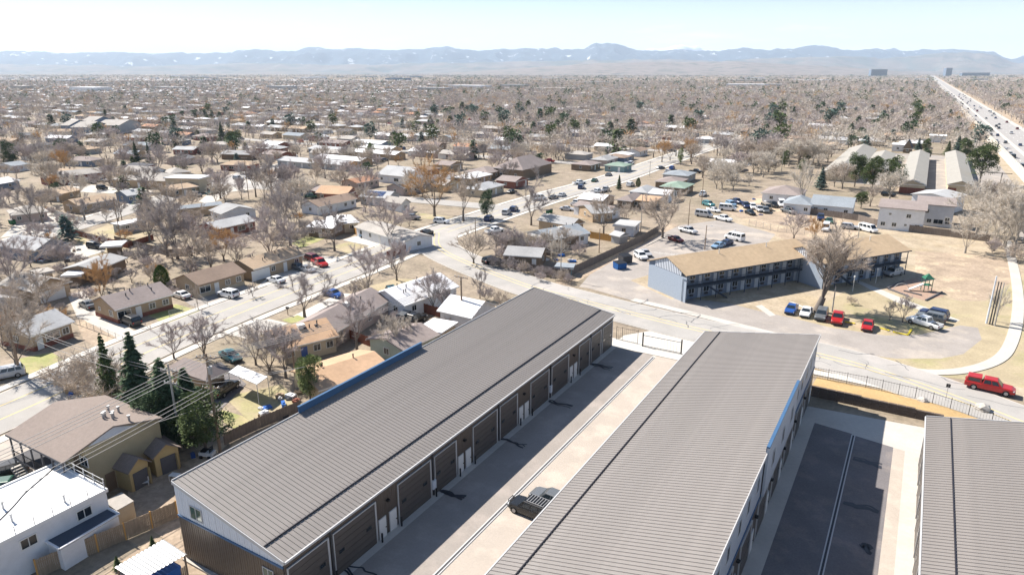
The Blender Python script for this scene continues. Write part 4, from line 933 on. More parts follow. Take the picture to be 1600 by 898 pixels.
# mulch bed, stepped retaining wall, boulders
mb = MB(); n = 20
rows = [(93.55, 1.15), (95.5, .8), (97.5, .42), (99.1, .1), (99.9, .02)]
xs = [-8.3 + k * 1.8 for k in range(21)]
for x in xs:
    for y, z in rows: mb.v.append((x, y - max(0, x - 6) * .35 - (max(0, x - 6) ** 2) * .012, z * (1 - max(0, x) * .02) + rr.uniform(-.04, .04)))
for i in range(len(xs) - 1):
    for j in range(4): a = i * 5 + j; mb.f.append((a, a + 5, a + 6, a + 1)); mb.m.append(0)
tag(mb.build('flower_bed', 'mulch', smooth=True), kind='structure')
t = empty('retaining_wall', (-8.3, 93, 0), 0, 'dark stepped block retaining wall below the orange mulch bed', 'wall')
for k in range(8):
    hh = 1.45 - (k // 2) * .14 if k < 8 else 1
    for c in range(4):
        z0 = c * hh / 4; off = .0 if c % 2 else .35
        for i in range(3):
            def fn(): m_ = MB(); m_.box(0, 0, 0, 1.0, .38, hh / 4 - .02); return m_
            put('stone', ('stone', k // 2), fn, 'stone_wall', t, (k * 3.1 + i * 1.03 + off * .3, .03 * c - max(0, k - 4) * .9, z0))
def boulder(u, v, r, label):
    import bmesh
    bm = bmesh.new(); bmesh.ops.create_icosphere(bm, subdivisions=2, radius=r); rz = random.Random(int(u))
    for vv in bm.verts: vv.co *= rz.uniform(.82, 1.12); vv.co.z = max(vv.co.z * .75, -.3 * r)
    me = bpy.data.meshes.new('boulder'); bm.to_mesh(me); bm.free(); o = inst('boulder', me, 'boulder'); p = g(u, v); o.location = (p.x, p.y, r * .3); tag(o, label, 'boulder', 'pale boulders beside the sidewalk')
boulder(1441, 628, .75, 'pale boulder on the sidewalk strip under the iron fence'); boulder(1535, 641, .95, 'larger pale boulder near the red car at the sidewalk bend')
patch('flower_bed', 'mulch', (-9, 102.6), (2, 102.4), (9, 100.6), (9, 101.4), (2, 103.4), (-9, 104.2), world=True)

# playground
p = g(1443, 456); t = empty('playground_tower', p, .4, 'green play tower with slide and climbing arch on red chips', 'playground tower')
for x, y in ((0, 0), (1.4, 0), (1.4, 1.4), (0, 1.4)): m_ = MB(); m_.tube((x, y, 0), (x, y, 3.0), .07); m_.build('post', 'playground_green', t)
bxpart('deck', t, 'playground_green', -.05, -.05, 1.3, 1.45, 1.45, 1.4)
m_ = MB(); m_.add([(-.2, -.2, 2.7), (1.6, -.2, 2.7), (1.6, 1.6, 2.7), (-.2, 1.6, 2.7), (.7, .7, 3.7)], [(0, 1, 4), (1, 2, 4), (2, 3, 4), (3, 0, 4), (3, 2, 1, 0)]); m_.build('canopy', 'playground_green', t)
m_ = MB(); m_.add([(-2.6, .3, .15), (0, .3, 1.4), (0, 1.1, 1.4), (-2.6, 1.1, .15), (-2.6, .3, .25), (0, .3, 1.6), (0, 1.1, 1.6), (-2.6, 1.1, .25)], [(0, 3, 2, 1), (4, 5, 6, 7), (0, 1, 5, 4), (2, 3, 7, 6), (0, 4, 7, 3)]); m_.build('slide', 'grey_trim', t)
m_ = MB()
for k in range(6): a0, a1 = pi * k / 6, pi * (k + 1) / 6; m_.tube((-4 - 1.5 * cos(a0), .6, 1.5 * sin(a0)), (-4 - 1.5 * cos(a1), .6, 1.5 * sin(a1)), .05)
m_.build('climbing_arch', 'grey_trim', t)
for a_, b_ in (((1386, 451), (1412, 440)), ((1412, 455), (1440, 462)), ((1446, 470), (1472, 457)), ((1388, 452), (1420, 464))):
    ribbon('timber_edge', G(a_, b_), .25, 'roof_dark', .03, hgt=.25, raw=True)

# ------------------------------------------------------------------ poles and wires
def upole(p, h, m, label, arms=(), r=.16, lean=(0, 0), name='utility_pole', cat='pole', extra='', group=None):
    t = empty(name, (p.x, p.y, 0), 0, label, cat, group)
    m_ = MB(); m_.tube((0, 0, 0), (lean[0], lean[1], h), r, r * .65, n=8); m_.build('shaft', m, t)
    for dz, L, ang in arms:
        m_ = MB(); m_.box(-L / 2, -.06, h - dz - .06, L / 2, .06, h - dz + .06); o = m_.build('crossarm', m, t); o.rotation_euler = (0, 0, ang)
        for s in (-.45, -.2, .2, .45):
            m_ = MB(); m_.tube((0, 0, 0), (0, 0, .2), .04, .06, n=6); put('insulator', ('insul',), lambda: m_, 'grey_trim', t, (cos(ang) * L * s, sin(ang) * L * s, h - dz + .06))
    if 't' in extra:
        m_ = MB(); m_.tube((.35, 0, h - 2.4), (.35, 0, h - 1.5), .25, n=10); m_.build('transformer', 'galvanised', t)
    if 'l' in extra:
        m_ = MB(); m_.tube((0, 0, h - .2), (1.2, 0, h), .04); m_.box(1.1, -.15, h - .05, 1.6, .15, h + .05); m_.build('lamp_head', 'grey_trim', t)
    if 'o' in extra:
        m_ = MB(); m_.tube((0, 0, h - .1), (0, 0, h + .25), .16, .16, n=8); m_.build('lamp_globe', 'lamp_white', t)
    return p + Vector((0, 0, h))
def pole_px(u, v, vt, m, label, **kw): p = g(u, v); return upole(p, max(3, top_z(vt, p)), m, label, **kw)
PA = pole_px(32, 587, 478, 'pole_wood', 'thick wooden pole at the roadside under the leafless tree', r=.22)
PB = pole_px(344, 706, 552, 'pole_wood', 'tall brown wooden pole crossing in front of the covered black vehicle', arms=((.5, 2.4, .5), (4.2, 2.0, .5)), r=.19, extra='t')
PC = pole_px(284, 702, 568, 'grey_pole', 'grey weathered pole among the dark spruces', arms=((.8, 2.0, .4), (2.4, 1.6, .4)), r=.16)
PD = pole_px(722, 507, 432, 'pole_wood', 'tall pole with long crossarm behind the first warehouse roof', arms=((.15, 2.8, 0),), r=.2)
for i, (u, v, vt, lab) in enumerate(((191, 388, 310, 'slim pole on the open dry lot'), (134, 345, 310, 'dark pole beside the white fence'), (192, 352, 305, 'pole behind the trailer home'), (288, 315, 280, 'pole beside the low tan annex'),
    (389, 312, 245, 'pole at the edge of the open lot'), (876, 436, 368, 'dark pole at the fence corner'), (936, 395, 357, 'thin pole in the back yard with the bright driveway'), (1001, 362, 304, 'pale pole in the alley between yards'),
    (1075, 355, 312, 'pole at the far end of the alley'), (1015, 275, 252, 'street pole by the far parked cars'), (1047, 310, 288, 'thin pole in front of the mint roof'), (1221, 268, 232, 'pole among bushes right of the cottonwoods'), (1096, 320, 272, 'pole in the alley trees'),
    (1340, 325 + 50, 348, 'dark pole standing behind the apartment roof'), (1567, 312, 280, 'wooden pole of the frontage road sign gantry'), (1578, 310, 285, 'second pole of the frontage road pair'), (743, 372, 342, 'pole at the side street corner'),
    (1300, 487, 447, 'thin pole beside the red cars'), (460, 578, 525, 'white pole in front of the blue door'), (612, 420, 392, 'thin pole behind the junction tree'))):
    pole_px(u, v, vt, 'grey_pole' if i % 2 else 'pole_wood', lab, r=.13, arms=((.5, 2.0, .3),) if i in (0, 4, 5, 9) else ())
pole_px(1101, 390, 352, 'pole_wood', 'parking lot light pole with a lamp box', r=.14, extra='l'); pole_px(1146, 383, 360, 'white_paint', 'short white lamp post behind the apartment roof', r=.06, extra='o')
for u, lab, mm in ((1541, 'tall pale steel pole, leftmost of a tight row of four', 'white_metal'), (1546, 'slim dark pole next to the pale steel pole', 'dark_grey'), (1550, 'third pole of the tight roadside row', 'dark_grey'), (1554, 'fourth pole of the tight roadside row, outermost', 'grey_pole')):
    p = g(u, 505 + (u - 1541) * .3); upole(p, 8.6 if mm == 'white_metal' else 7.8, mm, lab, r=.17 if mm == 'white_metal' else .12)
pole_px(1368, 442, 430, 'white_paint', 'short globe lamp post on the grass by the white car', r=.06, extra='o', name='lamp_post', cat='lamp'); pole_px(1332, 455, 446, 'white_paint', 'short globe lamp post near the concrete path', r=.06, extra='o', name='lamp_post', cat='lamp')
WN = [0]
def wire(a, b, sag, label, r=.03):
    a = Vector(a); b = Vector(b); m_ = MB(); n = 14; P = [a.lerp(b, k / n) - Vector((0, 0, sag * 4 * (k / n) * (1 - k / n))) for k in range(n + 1)]
    for p, q in zip(P, P[1:]): m_.tube(p, q, r, n=4, cap=False)
    o = m_.build('power_line', 'wire'); tag(o, label, 'power line', 'overhead wires near the motel')
SW = Vector((-62, -6, 11.2))
for k, (dz, dx) in enumerate(((.4, -1), (.4, -.3), (.4, .3), (.4, 1))):
    wire(PB + Vector((dx, .3 * dx, -dz)), SW + Vector((dx, 0, 0)), .9, 'upper overhead wire from the tall brown pole over the white roof'); wire(PB + Vector((dx, .3 * dx, -dz)), PD + Vector((dx, 0, 0)), 1.2, 'overhead wire running behind the first warehouse')
for k, dx in enumerate((-.8, 0, .8)): wire(PB + Vector((dx, 0, -4.2)), SW + Vector((dx, 1, -3.6)), .8, 'lower overhead wire from the tall brown pole over the sheds')
for k, dz in enumerate((.8, 1.2, 2.4)): wire(PC + Vector((-.5, 0, -dz)), PA + Vector((0, 0, -1 - dz)), .8, 'slack wire between the grey pole and the roadside pole'); wire(PC + Vector((.5, 0, -dz)), PB + Vector((0, 0, -2.5 - dz)), .3, 'short wire between the grey pole and the brown pole')
for k, dz in enumerate((1, 1.6)): wire(PB + Vector((0, 0, -dz - 2)), (-60, 52, 8.2), .2, 'service wire dropping toward the warehouse roof'); wire(PA + Vector((0, 0, -dz)), (-110, 20, 10), .6, 'roadside wire leaving past the street')
wire(PB + Vector((0, 0, -6)), (-70, 32, 5.6), .4, 'service wire dropping to the motel roof')

# dumpsters, bins
def dumpster(u, v, ang, m, label, L=2.0, D=1.4, H=1.5, name='dumpster'):
    p = g(u, v); t = empty(name, (p.x, p.y, 0), ang, label, name.replace('_', ' '))
    m_ = MB(); m_.extr([(0, .1), (D, .1), (D + .15, H), (-.1, H * .85)], 'x', 0, L); m_.build('bin', m, t)
    m_ = MB(); m_.add([(0, -.12, H * .85 + .01), (L, -.12, H * .85 + .01), (L, D + .17, H + .01), (0, D + .17, H + .01), (0, -.12, H * .85 + .06), (L, -.12, H * .85 + .06), (L, D + .17, H + .06), (0, D + .17, H + .06)], [(0, 3, 2, 1), (4, 5, 6, 7), (0, 1, 5, 4), (1, 2, 6, 5), (2, 3, 7, 6), (3, 0, 4, 7)]); m_.build('lid', 'black_metal', t)
dumpster(965, 422, 1.0, 'dumpster_blue', 'blue dumpster with black lid at the end of the alley fence', 2.4, 1.8, 1.6); dumpster(973, 413, 1.0, 'dark_grey', 'dark dumpster behind the blue one', 2.6, 1.8, 2.0)
dumpster(853, 334, 0, 'green_bin', 'green wheeled bin at the kerb, nearer one', .8, .8, 1.2, 'wheelie_bin'); dumpster(858, 333, 0, 'green_bin', 'green wheeled bin at the kerb, farther one', .8, .8, 1.2, 'wheelie_bin')
dumpster(14, 350, 0, 'green_bin', 'green dumpster beside the pale roofed house', 2, 1.4, 1.4)
# yellow parking kerbs and wheel stops
for i, (a_, b_) in enumerate((((1375, 513), (1390, 517)), ((1395, 519), (1418, 524)), ((1418, 524), (1424, 515)), ((1320, 503), (1336, 506)))): ribbon('parking_kerb', G(a_, b_), .3, 'bright_yellow_paint', .03, hgt=.14, raw=True)
ribbon('kerb', G((1010, 384), (1040, 370)), .3, 'concrete', .03, hgt=.12, raw=True)
for k in range(6):
    a_ = g(1012 + k * 9, 392 + k * 1.0); ribbon('road_markings', [a_, a_ + Vector((4.2, -1.5, 0))], .12, 'white_paint', .031, raw=True)
for k in range(3): a_ = g(-20 + k * 22, 730 - k * 12); ribbon('road_markings', [a_, a_ + Vector((5, 2.4, 0))], .14, 'bright_yellow_paint', .031, raw=True)
# sign by the road
p = g(1477, 626); t = empty('street_sign', p, 0, 'small street sign on a thin post between sidewalk and road', 'sign')
m_ = MB(); m_.tube((0, 0, 0), (0, 0, 2.6), .03); m_.build('post', 'galvanised', t); bxpart('sign_plate', t, 'dark_grey', -.25, -.02, 2.0, .25, .0, 2.5)
p = g(450, 492); t = empty('mailbox', p, 0, 'small mailbox on a post by the street kerb', 'mailbox'); bxpart('post', t, 'pole_wood', -.05, -.05, 0, .05, .05, 1.2); bxpart('box', t, 'dark_grey', -.3, -.15, 1.2, .3, .15, 1.55)
# white canopy frame behind the tall pole
c = [g(*q, 3.0) for q in ((357, 581), (401, 600), (418, 588), (372, 570))]; t = empty('canopy', (c[0].x, c[0].y, 0), 0, 'white topped open canopy frame beside the tan garage', 'canopy')
P = [(q.x - c[0].x, q.y - c[0].y) for q in c]; m_ = MB(); m_.extr(P, 'z', 2.9, 3.0); m_.build('canopy_top', 'white_membrane', t)
for x, y in P: m_ = MB(); m_.tube((x, y, 0), (x, y, 2.9), .05); m_.build('post', 'grey_trim', t)

# ------------------------------------------------------------------ vehicles
CARS = {  # lower-body stations (x, half width, z bottom, z top), cabin (x windscreen base, roof front, roof rear, rear base), belt z, roof z, wheel x, wheel r
 'sedan': dict(st=[(-2.35, .78, .38, .80), (-2.2, .86, .26, .95), (-1.4, .9, .22, 1.0), (0, .91, .2, .97), (1.0, .9, .22, .93), (1.9, .86, .24, .82), (2.3, .72, .34, .66)], cab=(1.05, .35, -.95, -1.65), belt=.93, roof=1.42, wx=(-1.4, 1.45), wr=.32, cw=.88, rw=.66),
 'suv': dict(st=[(-2.35, .84, .4, 1.0), (-2.25, .92, .32, 1.1), (-1.4, .95, .3, 1.12), (0, .95, .3, 1.1), (1.1, .95, .3, 1.08), (2.0, .92, .32, 1.0), (2.35, .8, .4, .8)], cab=(1.1, .5, -2.0, -2.28), belt=1.08, roof=1.72, wx=(-1.42, 1.48), wr=.37, cw=.93, rw=.76),
 'van': dict(st=[(-2.75, .92, .4, 1.2), (-2.65, .98, .3, 1.25), (-1.4, 1.0, .3, 1.25), (1.2, 1.0, .3, 1.22), (2.2, .95, .32, 1.1), (2.6, .85, .4, .85)], cab=(1.95, 1.2, -2.6, -2.7), belt=1.2, roof=2.15, wx=(-1.6, 1.75), wr=.36, cw=.97, rw=.85),
 'pickup': dict(st=[(-2.85, .9, .5, 1.02), (-2.8, .96, .42, 1.06), (-1.4, .97, .38, 1.08), (0, .97, .36, 1.1), (1.3, .97, .38, 1.12), (2.4, .94, .4, 1.05), (2.8, .84, .45, .85)], cab=(1.35, .75, -.75, -.98), belt=1.1, roof=1.82, wx=(-1.75, 1.85), wr=.4, cw=.94, rw=.76)}
def car_meshes(k):
    c = CARS[k]; B = MB(); ring = []
    for x, hw, zb, zt in c['st']:
        ring.append([(x, -hw * .95, zb), (x, -hw, zb + (zt - zb) * .35), (x, -hw * .985, zt - .1), (x, -hw * .88, zt), (x, hw * .88, zt), (x, hw * .985, zt - .1), (x, hw, zb + (zt - zb) * .35), (x, hw * .95, zb)])
    for r in ring: B.v += r
    n = 8
    for i in range(len(ring) - 1):
        for j in range(n):
            if k == 'pickup' and c['st'][i + 1][0] <= -1.39 and j == 3: continue
            B.f.append((i * n + j, i * n + (j + 1) % n, (i + 1) * n + (j + 1) % n, (i + 1) * n + j)); B.m.append(0)
    B.f.append(tuple(range(n))); B.m.append(0); B.f.append(tuple(range((len(ring) - 1) * n, len(ring) * n))[::-1]); B.m.append(0)
    if k == 'pickup':
        B.box(-2.7, -.78, .55, -1.0, .78, .62, 2)
        B.box(-2.8, -.86, .6, -.98, -.79, 1.07); B.box(-2.8, .79, .6, -.98, .86, 1.07); B.box(-2.84, -.78, .6, -2.76, .78, 1.06); B.box(-1.05, -.78, .6, -.98, .78, 1.1)
    x0, x1, x2, x3 = c['cab']; b, r, cw, rw = c['belt'], c['roof'], c['cw'], c['rw']; d = (r - b) * .07
    v = [(x0, -cw, b - .04), (x0, cw, b - .04), (x3, cw, b - .04), (x3, -cw, b - .04), (x1, -rw, r - d), (x1, rw, r - d), (x2, rw, r - d), (x2, -rw, r - d),
         (x1 - .1, -rw * .85, r), (x1 - .1, rw * .85, r), (x2 + .1, rw * .85, r), (x2 + .1, -rw * .85, r)]
    B.add(v, [(0, 1, 5, 4), (1, 2, 6, 5), (2, 3, 7, 6), (3, 0, 4, 7), (4, 5, 9, 8), (5, 6, 10, 9), (6, 7, 11, 10), (7, 4, 8, 11), (8, 9, 10, 11)])
    def quad(p, q, r_, s, u0, u1, w0, w1, o):
        P, Q, R, S = map(Vector, (p, q, r_, s))
        def at(u, w_): return P.lerp(Q, u).lerp(S.lerp(R, u), w_)
        a, b_, c_, d_ = at(u0, w0), at(u1, w0), at(u1, w1), at(u0, w1); nn = (b_ - a).cross(d_ - a).normalized()
        if nn.dot(a - Vector((0, 0, .9))) < 0 and o == 0: nn = -nn
        nn = nn if nn.dot(Vector(((a + c_) / 2)) - Vector(((x1 + x2) / 2, 0, (b + r) / 2))) > 0 else -nn
        return [x + nn * .012 for x in (a, b_, c_, d_)]
    Wn = {}
    Wn['windscreen'] = [quad(v[0], v[1], v[5], v[4], .06, .94, .1, .93, 1)]
    Wn['rear_window'] = [quad(v[2], v[3], v[7], v[6], .08, .92, .15, .9, 1)]
    sp = [(.1, .47), (.52, .93)] if k != 'van' else [(.06, .3), (.36, .62), (.66, .94)]
    if k == 'suv': sp = [(.12, .38), (.42, .68), (.72, .94)]
    Wn['side_window'] = [quad(v[1], v[2], v[6], v[5], a_, b_, .18, .88, 1) for a_, b_ in sp] + [quad(v[0], v[3], v[7], v[4], a_, b_, .18, .88, 1) for a_, b_ in sp]
    return B, Wn
def wheel_mb(r, rim=False):
    m_ = MB(); 
    if rim: m_.tube((0, -.125, 0), (0, .125, 0), r * .6, n=10)
    else: m_.tube((0, -.11, 0), (0, .11, 0), r, n=16)
    return m_
PROTO = {}
def car_proto(k):
    """returns dict of shared meshes"""
    if k in PROTO: return PROTO[k]
    B, Wn = car_meshes(k); c = CARS[k]; d = {}
    me = B.mesh('body'); [me.materials.append(M[q]) for q in ('paint_white', 'glass', 'dark_grey')]; fixn(me); d['body'] = me
    for nme, qs in Wn.items():
        m_ = MB(); [m_.add(q, [(0, 1, 2, 3)]) for q in qs]; e = m_.mesh(nme); e.materials.append(M['glass']); d[nme] = e
    for nme, rim in (('tyre', 0), ('rim', 1)):
        e = wheel_mb(c['wr'], rim).mesh(nme); e.materials.append(M['rim' if rim else 'rubber']); fixn(e); d[nme] = e
    # joined far version
    J = MB(); J.add(B.v, B.f); J.m = list(B.m)
    for qs in Wn.values():
        for q in qs: J.add(q, [(0, 1, 2, 3)], 1)
    for wx in c['wx']:
        for s in (-1, 1):
            y = s * (c['st'][2][1] - .1); J.tube((wx, y - .11, c['wr']), (wx, y + .11, c['wr']), c['wr'], n=8, mi=3)
    me = J.mesh('car_far'); [me.materials.append(M[q]) for q in ('paint_white', 'glass', 'dark_grey', 'rubber')]; d['far'] = me
    PROTO[k] = d; return d
CATN = {'sedan': 'sedan', 'suv': 'suv', 'van': 'van', 'pickup': 'pickup truck'}
def car_at(p, ang, k, paint, label, group=None, near=True, z=.03, cat=None, name=None, sc=1.0, extra=''):
    d = car_proto(k); c = CARS[k]; name = name or {'sedan': 'parked_car', 'suv': 'parked_suv', 'van': 'parked_van', 'pickup': 'pickup_truck'}[k]
    def ov(o):
        o.material_slots[0].link = 'OBJECT'; o.material_slots[0].material = M['paint_' + paint]
    if not near:
        o = bpy.data.objects.new(name, d['far']); link(o); o.location = (p[0], p[1], z); o.rotation_euler = (0, 0, ang); o.scale = (sc,) * 3; ov(o)
        return tag(o, label, cat or 'car', group)
    t = empty(name, (p[0], p[1], z), ang, label, cat or CATN[k].replace('suv', 'car'), group, sc)
    o = inst('body', d['body'], None, t); ov(o)
    for nme in ('windscreen', 'rear_window', 'side_window'): inst(nme, d[nme], None, t)
    for wx in c['wx']:
        for s in (-1, 1):
            wo = inst('wheel', d['tyre'], None, t); wo.location = (wx, s * (c['st'][2][1] - .1), c['wr']); inst('rim', d['rim'], None, wo)
    xf, hf = c['st'][-2][0], c['st'][-2][1]; xr, hr = c['st'][0][0], c['st'][0][1]; zt = c['st'][-2][3] - .22; zr_ = c['st'][0][3] - .2
    for s in (-1, 1):
        def fh(): m_ = MB(); m_.box(-.02, -.17, -.08, .33, .17, .08); return m_
        put('headlight', ('headlight',), fh, 'lamp_white', t, (xf - .03, s * (hf - .22), zt))
        def ft(): m_ = MB(); m_.box(-.04, -.12, -.11, .06, .12, .11); return m_
        put('tail_light', ('tail',), ft, 'tail_red', t, (xr, s * (hr - .14), zr_))
    def fb(): m_ = MB(); m_.box(-.04, -.7, -.1, .06, .7, .08); return m_
    put('bumper', ('bumper',), fb, 'dark_grey', t, (c['st'][-1][0], 0, .42)); put('bumper', ('bumper',), fb, 'dark_grey', t, (xr, 0, .45))
    if 'r' in extra:
        m_ = MB(); r = c['roof']
        for k_ in range(7): m_.box(-1.7 + k_ * .3, -.62, r + .1, -1.64 + k_ * .3, .62, r + .14)
        for s in (-.64, .6): m_.box(-1.75, s, r + .06, .2, s + .05, r + .12)
        m_.build('roof_rack', 'galvanised', t)
    if 'c' in extra:      # camper shell over the bed
        m_ = MB(); m_.extr([(-2.75, 1.06), (-1.0, 1.06), (-1.05, 1.8), (-2.62, 1.74)], 'y', -.84, .84); o = m_.build('camper_shell', 'paint_' + paint, t)
        m_ = MB(); m_.box(-2.5, -.86, 1.2, -1.2, .86, 1.62); m_.build('shell_window', 'glass', t)
    if 'b' in extra:
        m_ = MB(); m_.tube((2.45, -.7, .5), (2.45, .7, .5), .05); m_.tube((2.5, -.5, .3), (2.45, -.4, 1.0), .04); m_.tube((2.5, .5, .3), (2.45, .4, 1.0), .04); m_.tube((2.45, -.4, 1.0), (2.45, .4, 1.0), .04); m_.build('bull_bar', 'black_metal', t)
    return t
def car(u, v, nu, nv, k, paint, label, group=None, **kw):
    p = g(u, v); q = g(nu, nv); near = hypot(p.x, p.y) < 175
    return car_at(p, atan2(q.y - p.y, q.x - p.x), k, paint, label, group, near=kw.pop('near', near), **kw)
car(1545, 611, 1590, 621, 'pickup', 'red', 'red pickup with camper shell driving along the second road', z=.14, sc=1.02, extra='c')
p = g(846, 803); car_at((-28.1, 50.9), pi * .985, 'suv', 'black', 'black off-road vehicle with white slatted roof rack beside the middle warehouse', z=.035, extra='rb')
car_at((-27.2, 53.5), pi * .98, 'sedan', 'grey', 'dark grey coupe nose out behind the black off-road vehicle', z=.035)
gl = 'cars parked nose in along the apartment loop'
for u, v, nu, nv, k, pt, lab in ((1236, 487, 1231, 494, 'sedan', 'blue', 'small blue car at the left end of the row below the apartments'), (1259, 492, 1254, 501, 'sedan', 'white', 'white old sedan parked under the leaning tree'),
    (1283, 497, 1279, 505, 'suv', 'grey', 'dark off-road car between the white sedan and the red truck'), (1308, 502, 1306, 511, 'pickup', 'red', 'red pickup right of the dark off-road car'), (1355, 513, 1353, 521, 'sedan', 'red', 'small red car alone beside the yellow kerb')):
    car(u, v, nu, nv, k, pt, lab, gl)
car(1443, 509, 1420, 502, 'pickup', 'white', 'white pickup nearest of three vehicles in the loop corner', gl); car(1453, 501, 1430, 496, 'suv', 'grey', 'blue grey wagon behind the white pickup', gl); car(1458, 495, 1440, 491, 'suv', 'darkblue', 'dark blue car farthest of the three in the loop corner', gl)
car(1395, 430, 1376, 434, 'suv', 'silver', 'pale wagon in the shade below the farther apartment wing')
gn = 'cars in the lot behind the apartments'
for u, v, nu, nv, k, pt, lab in ((1075, 364, 1095, 369, 'pickup', 'silver', 'silver pickup standing across the back lot'), (1056, 377, 1075, 383, 'sedan', 'darkred', 'dark red sedan near the alley tree'), (1147, 375, 1125, 370, 'van', 'white', 'white work van with dark side in the back lot'),
    (1134, 383, 1116, 388, 'sedan', 'darkblue', 'dark blue sedan just behind the apartment roof'), (1122, 387, 1106, 392, 'sedan', 'lightblue', 'pale blue sedan partly hidden by the apartment roof'), (1001, 404, 1012, 411, 'suv', 'white', 'white wagon behind the dumpsters'), (1008, 399, 1020, 406, 'sedan', 'silver', 'silver hatchback beside the white wagon at the dumpsters')): car(u, v, nu, nv, k, pt, lab, gn)
gs = 'vehicles parked at the near houses'
for u, v, nu, nv, k, pt, lab in ((205, 506, 190, 500, 'suv', 'black', 'black SUV on the pale driveway in front of the brick house'), (138, 480, 126, 474, 'sedan', 'grey', 'dark sedan behind the gable end of the brick house'), (284, 465, 272, 461, 'sedan', 'white', 'white sedan between the brick house and the brown roofed house'),
    (357, 464, 338, 460, 'suv', 'white', 'white SUV in front of the brown roofed house'), (431, 441, 416, 437, 'sedan', 'white', 'white sedan in front of the long low garage'), (500, 415, 512, 421, 'pickup', 'red', 'bright red pickup beside the grey cars'), (490, 408, 505, 412, 'suv', 'darkred', 'dark red wagon with white roof behind the red pickup'),
    (480, 424, 492, 428, 'sedan', 'silver', 'grey hatchback left of the red pickup'), (466, 421, 478, 424, 'sedan', 'grey', 'dark grey car at the end of the driveway row'), (521, 463, 536, 467, 'sedan', 'blue', 'bright blue car under a small street tree'), (361, 561, 376, 569, 'sedan', 'teal', 'dark teal sedan beside the tan garage'),
    (352, 613, 362, 606, 'suv', 'black', 'black covered vehicle in the garage shade'), (635, 500, 648, 492, 'suv', 'grey', 'dark SUV with pale roof behind the red fence'), (646, 505, 658, 500, 'pickup', 'black', 'black pickup with open bed beside the dark SUV'), (615, 462, 625, 470, 'suv', 'teal', 'teal pickup at the side of the white house'),
    (10, 590, -10, 594, 'suv', 'silver', 'silver SUV entering at the street edge by the big tree'), (6, 746, -16, 752, 'suv', 'black', 'black SUV on the motel parking lot'), (5, 767, -18, 770, 'sedan', 'green', 'dark green car next to the motel SUV'), (150, 388, 165, 390, 'suv', 'black', 'dark truck sheltering under the white carport')): car(u, v, nu, nv, k, pt, lab, gs)
car(768, 411, 780, 408, 'suv', 'black', 'black SUV parked under the twiggy corner tree')
gm = 'cars parked along the side streets'
for i, (u, v, du, dv, k, pt) in enumerate(((667, 368, 10, -4, 'suv', 'black'), (690, 349, 12, 1, 'suv', 'white'), (645, 343, 12, 1, 'suv', 'grey'), (764, 345, 8, -5, 'suv', 'darkblue'), (791, 335, 8, -6, 'suv', 'silver'), (773, 364, 12, -2, 'pickup', 'white'), (886, 329, 12, 1, 'sedan', 'silver'), (900, 320, 10, -4, 'pickup', 'white'),
    (865, 311, 10, -3, 'sedan', 'black'), (878, 307, 12, -5, 'sedan', 'silver'), (842, 313, 12, -1, 'van', 'white'), (905, 288, 10, -1, 'pickup', 'white'), (908, 295, 6, -5, 'suv', 'darkblue'), (929, 284, 8, -4, 'sedan', 'green'), (933, 302, 12, -2, 'pickup', 'white'), (946, 299, 8, -4, 'pickup', 'silver'), (957, 267, 8, -2, 'sedan', 'darkblue'),
    (978, 260, 9, -3, 'pickup', 'white'), (986, 257, 9, -3, 'suv', 'white'), (951, 275, 8, -3, 'sedan', 'grey'), (1032, 264, 8, -1, 'sedan', 'grey'), (1050, 265, 8, -4, 'suv', 'blue'), (1043, 271, 9, -4, 'pickup', 'white'), (985, 291, 9, -3, 'suv', 'white'), (434, 313, 10, 1, 'suv', 'grey'), (487, 310, 10, 0, 'pickup', 'green'), (552, 314, 9, -3, 'pickup', 'red'),
    (545, 316, 9, -3, 'sedan', 'darkred'), (308, 307, 9, 2, 'suv', 'grey'), (332, 303, 10, -3, 'pickup', 'teal'), (340, 297, 10, -3, 'suv', 'lightblue'), (372, 281, 8, 1, 'suv', 'silver'), (392, 280, 8, 1, 'pickup', 'white'), (225, 262, 10, -1, 'suv', 'silver'), (116, 290, 9, 1, 'sedan', 'white'), (143, 287, 9, 1, 'suv', 'grey'), (160, 284, 9, 1, 'pickup', 'silver'),
    (160, 296, 9, 1, 'suv', 'black'), (210, 313, 9, -2, 'suv', 'darkblue'), (180, 291, 9, 2, 'sedan', 'grey'), (270, 283, 8, 1, 'sedan', 'white'), (545, 346, 9, 1, 'sedan', 'white'), (1098, 306, 5, -4, 'pickup', 'white'), (800, 302, 9, -2, 'sedan', 'black'), (803, 330, 6, -4, 'suv', 'darkblue'), (600, 252, 8, -1, 'suv', 'grey'), (585, 254, 8, -1, 'sedan', 'white'), (460, 245, 8, 1, 'sedan', 'silver'), (505, 262, 8, 0, 'pickup', 'white'), (575, 372, 8, 1, 'sedan', 'lightblue'))):
    car(u, v, u + du, v + dv, k, pt, f'{pt.replace("dark", "dark ").replace("light", "pale ")} {CATN[k]} parked at the side streets beyond the junction', gm, near=False)
gy = 'vehicles in the dirt storage yard'
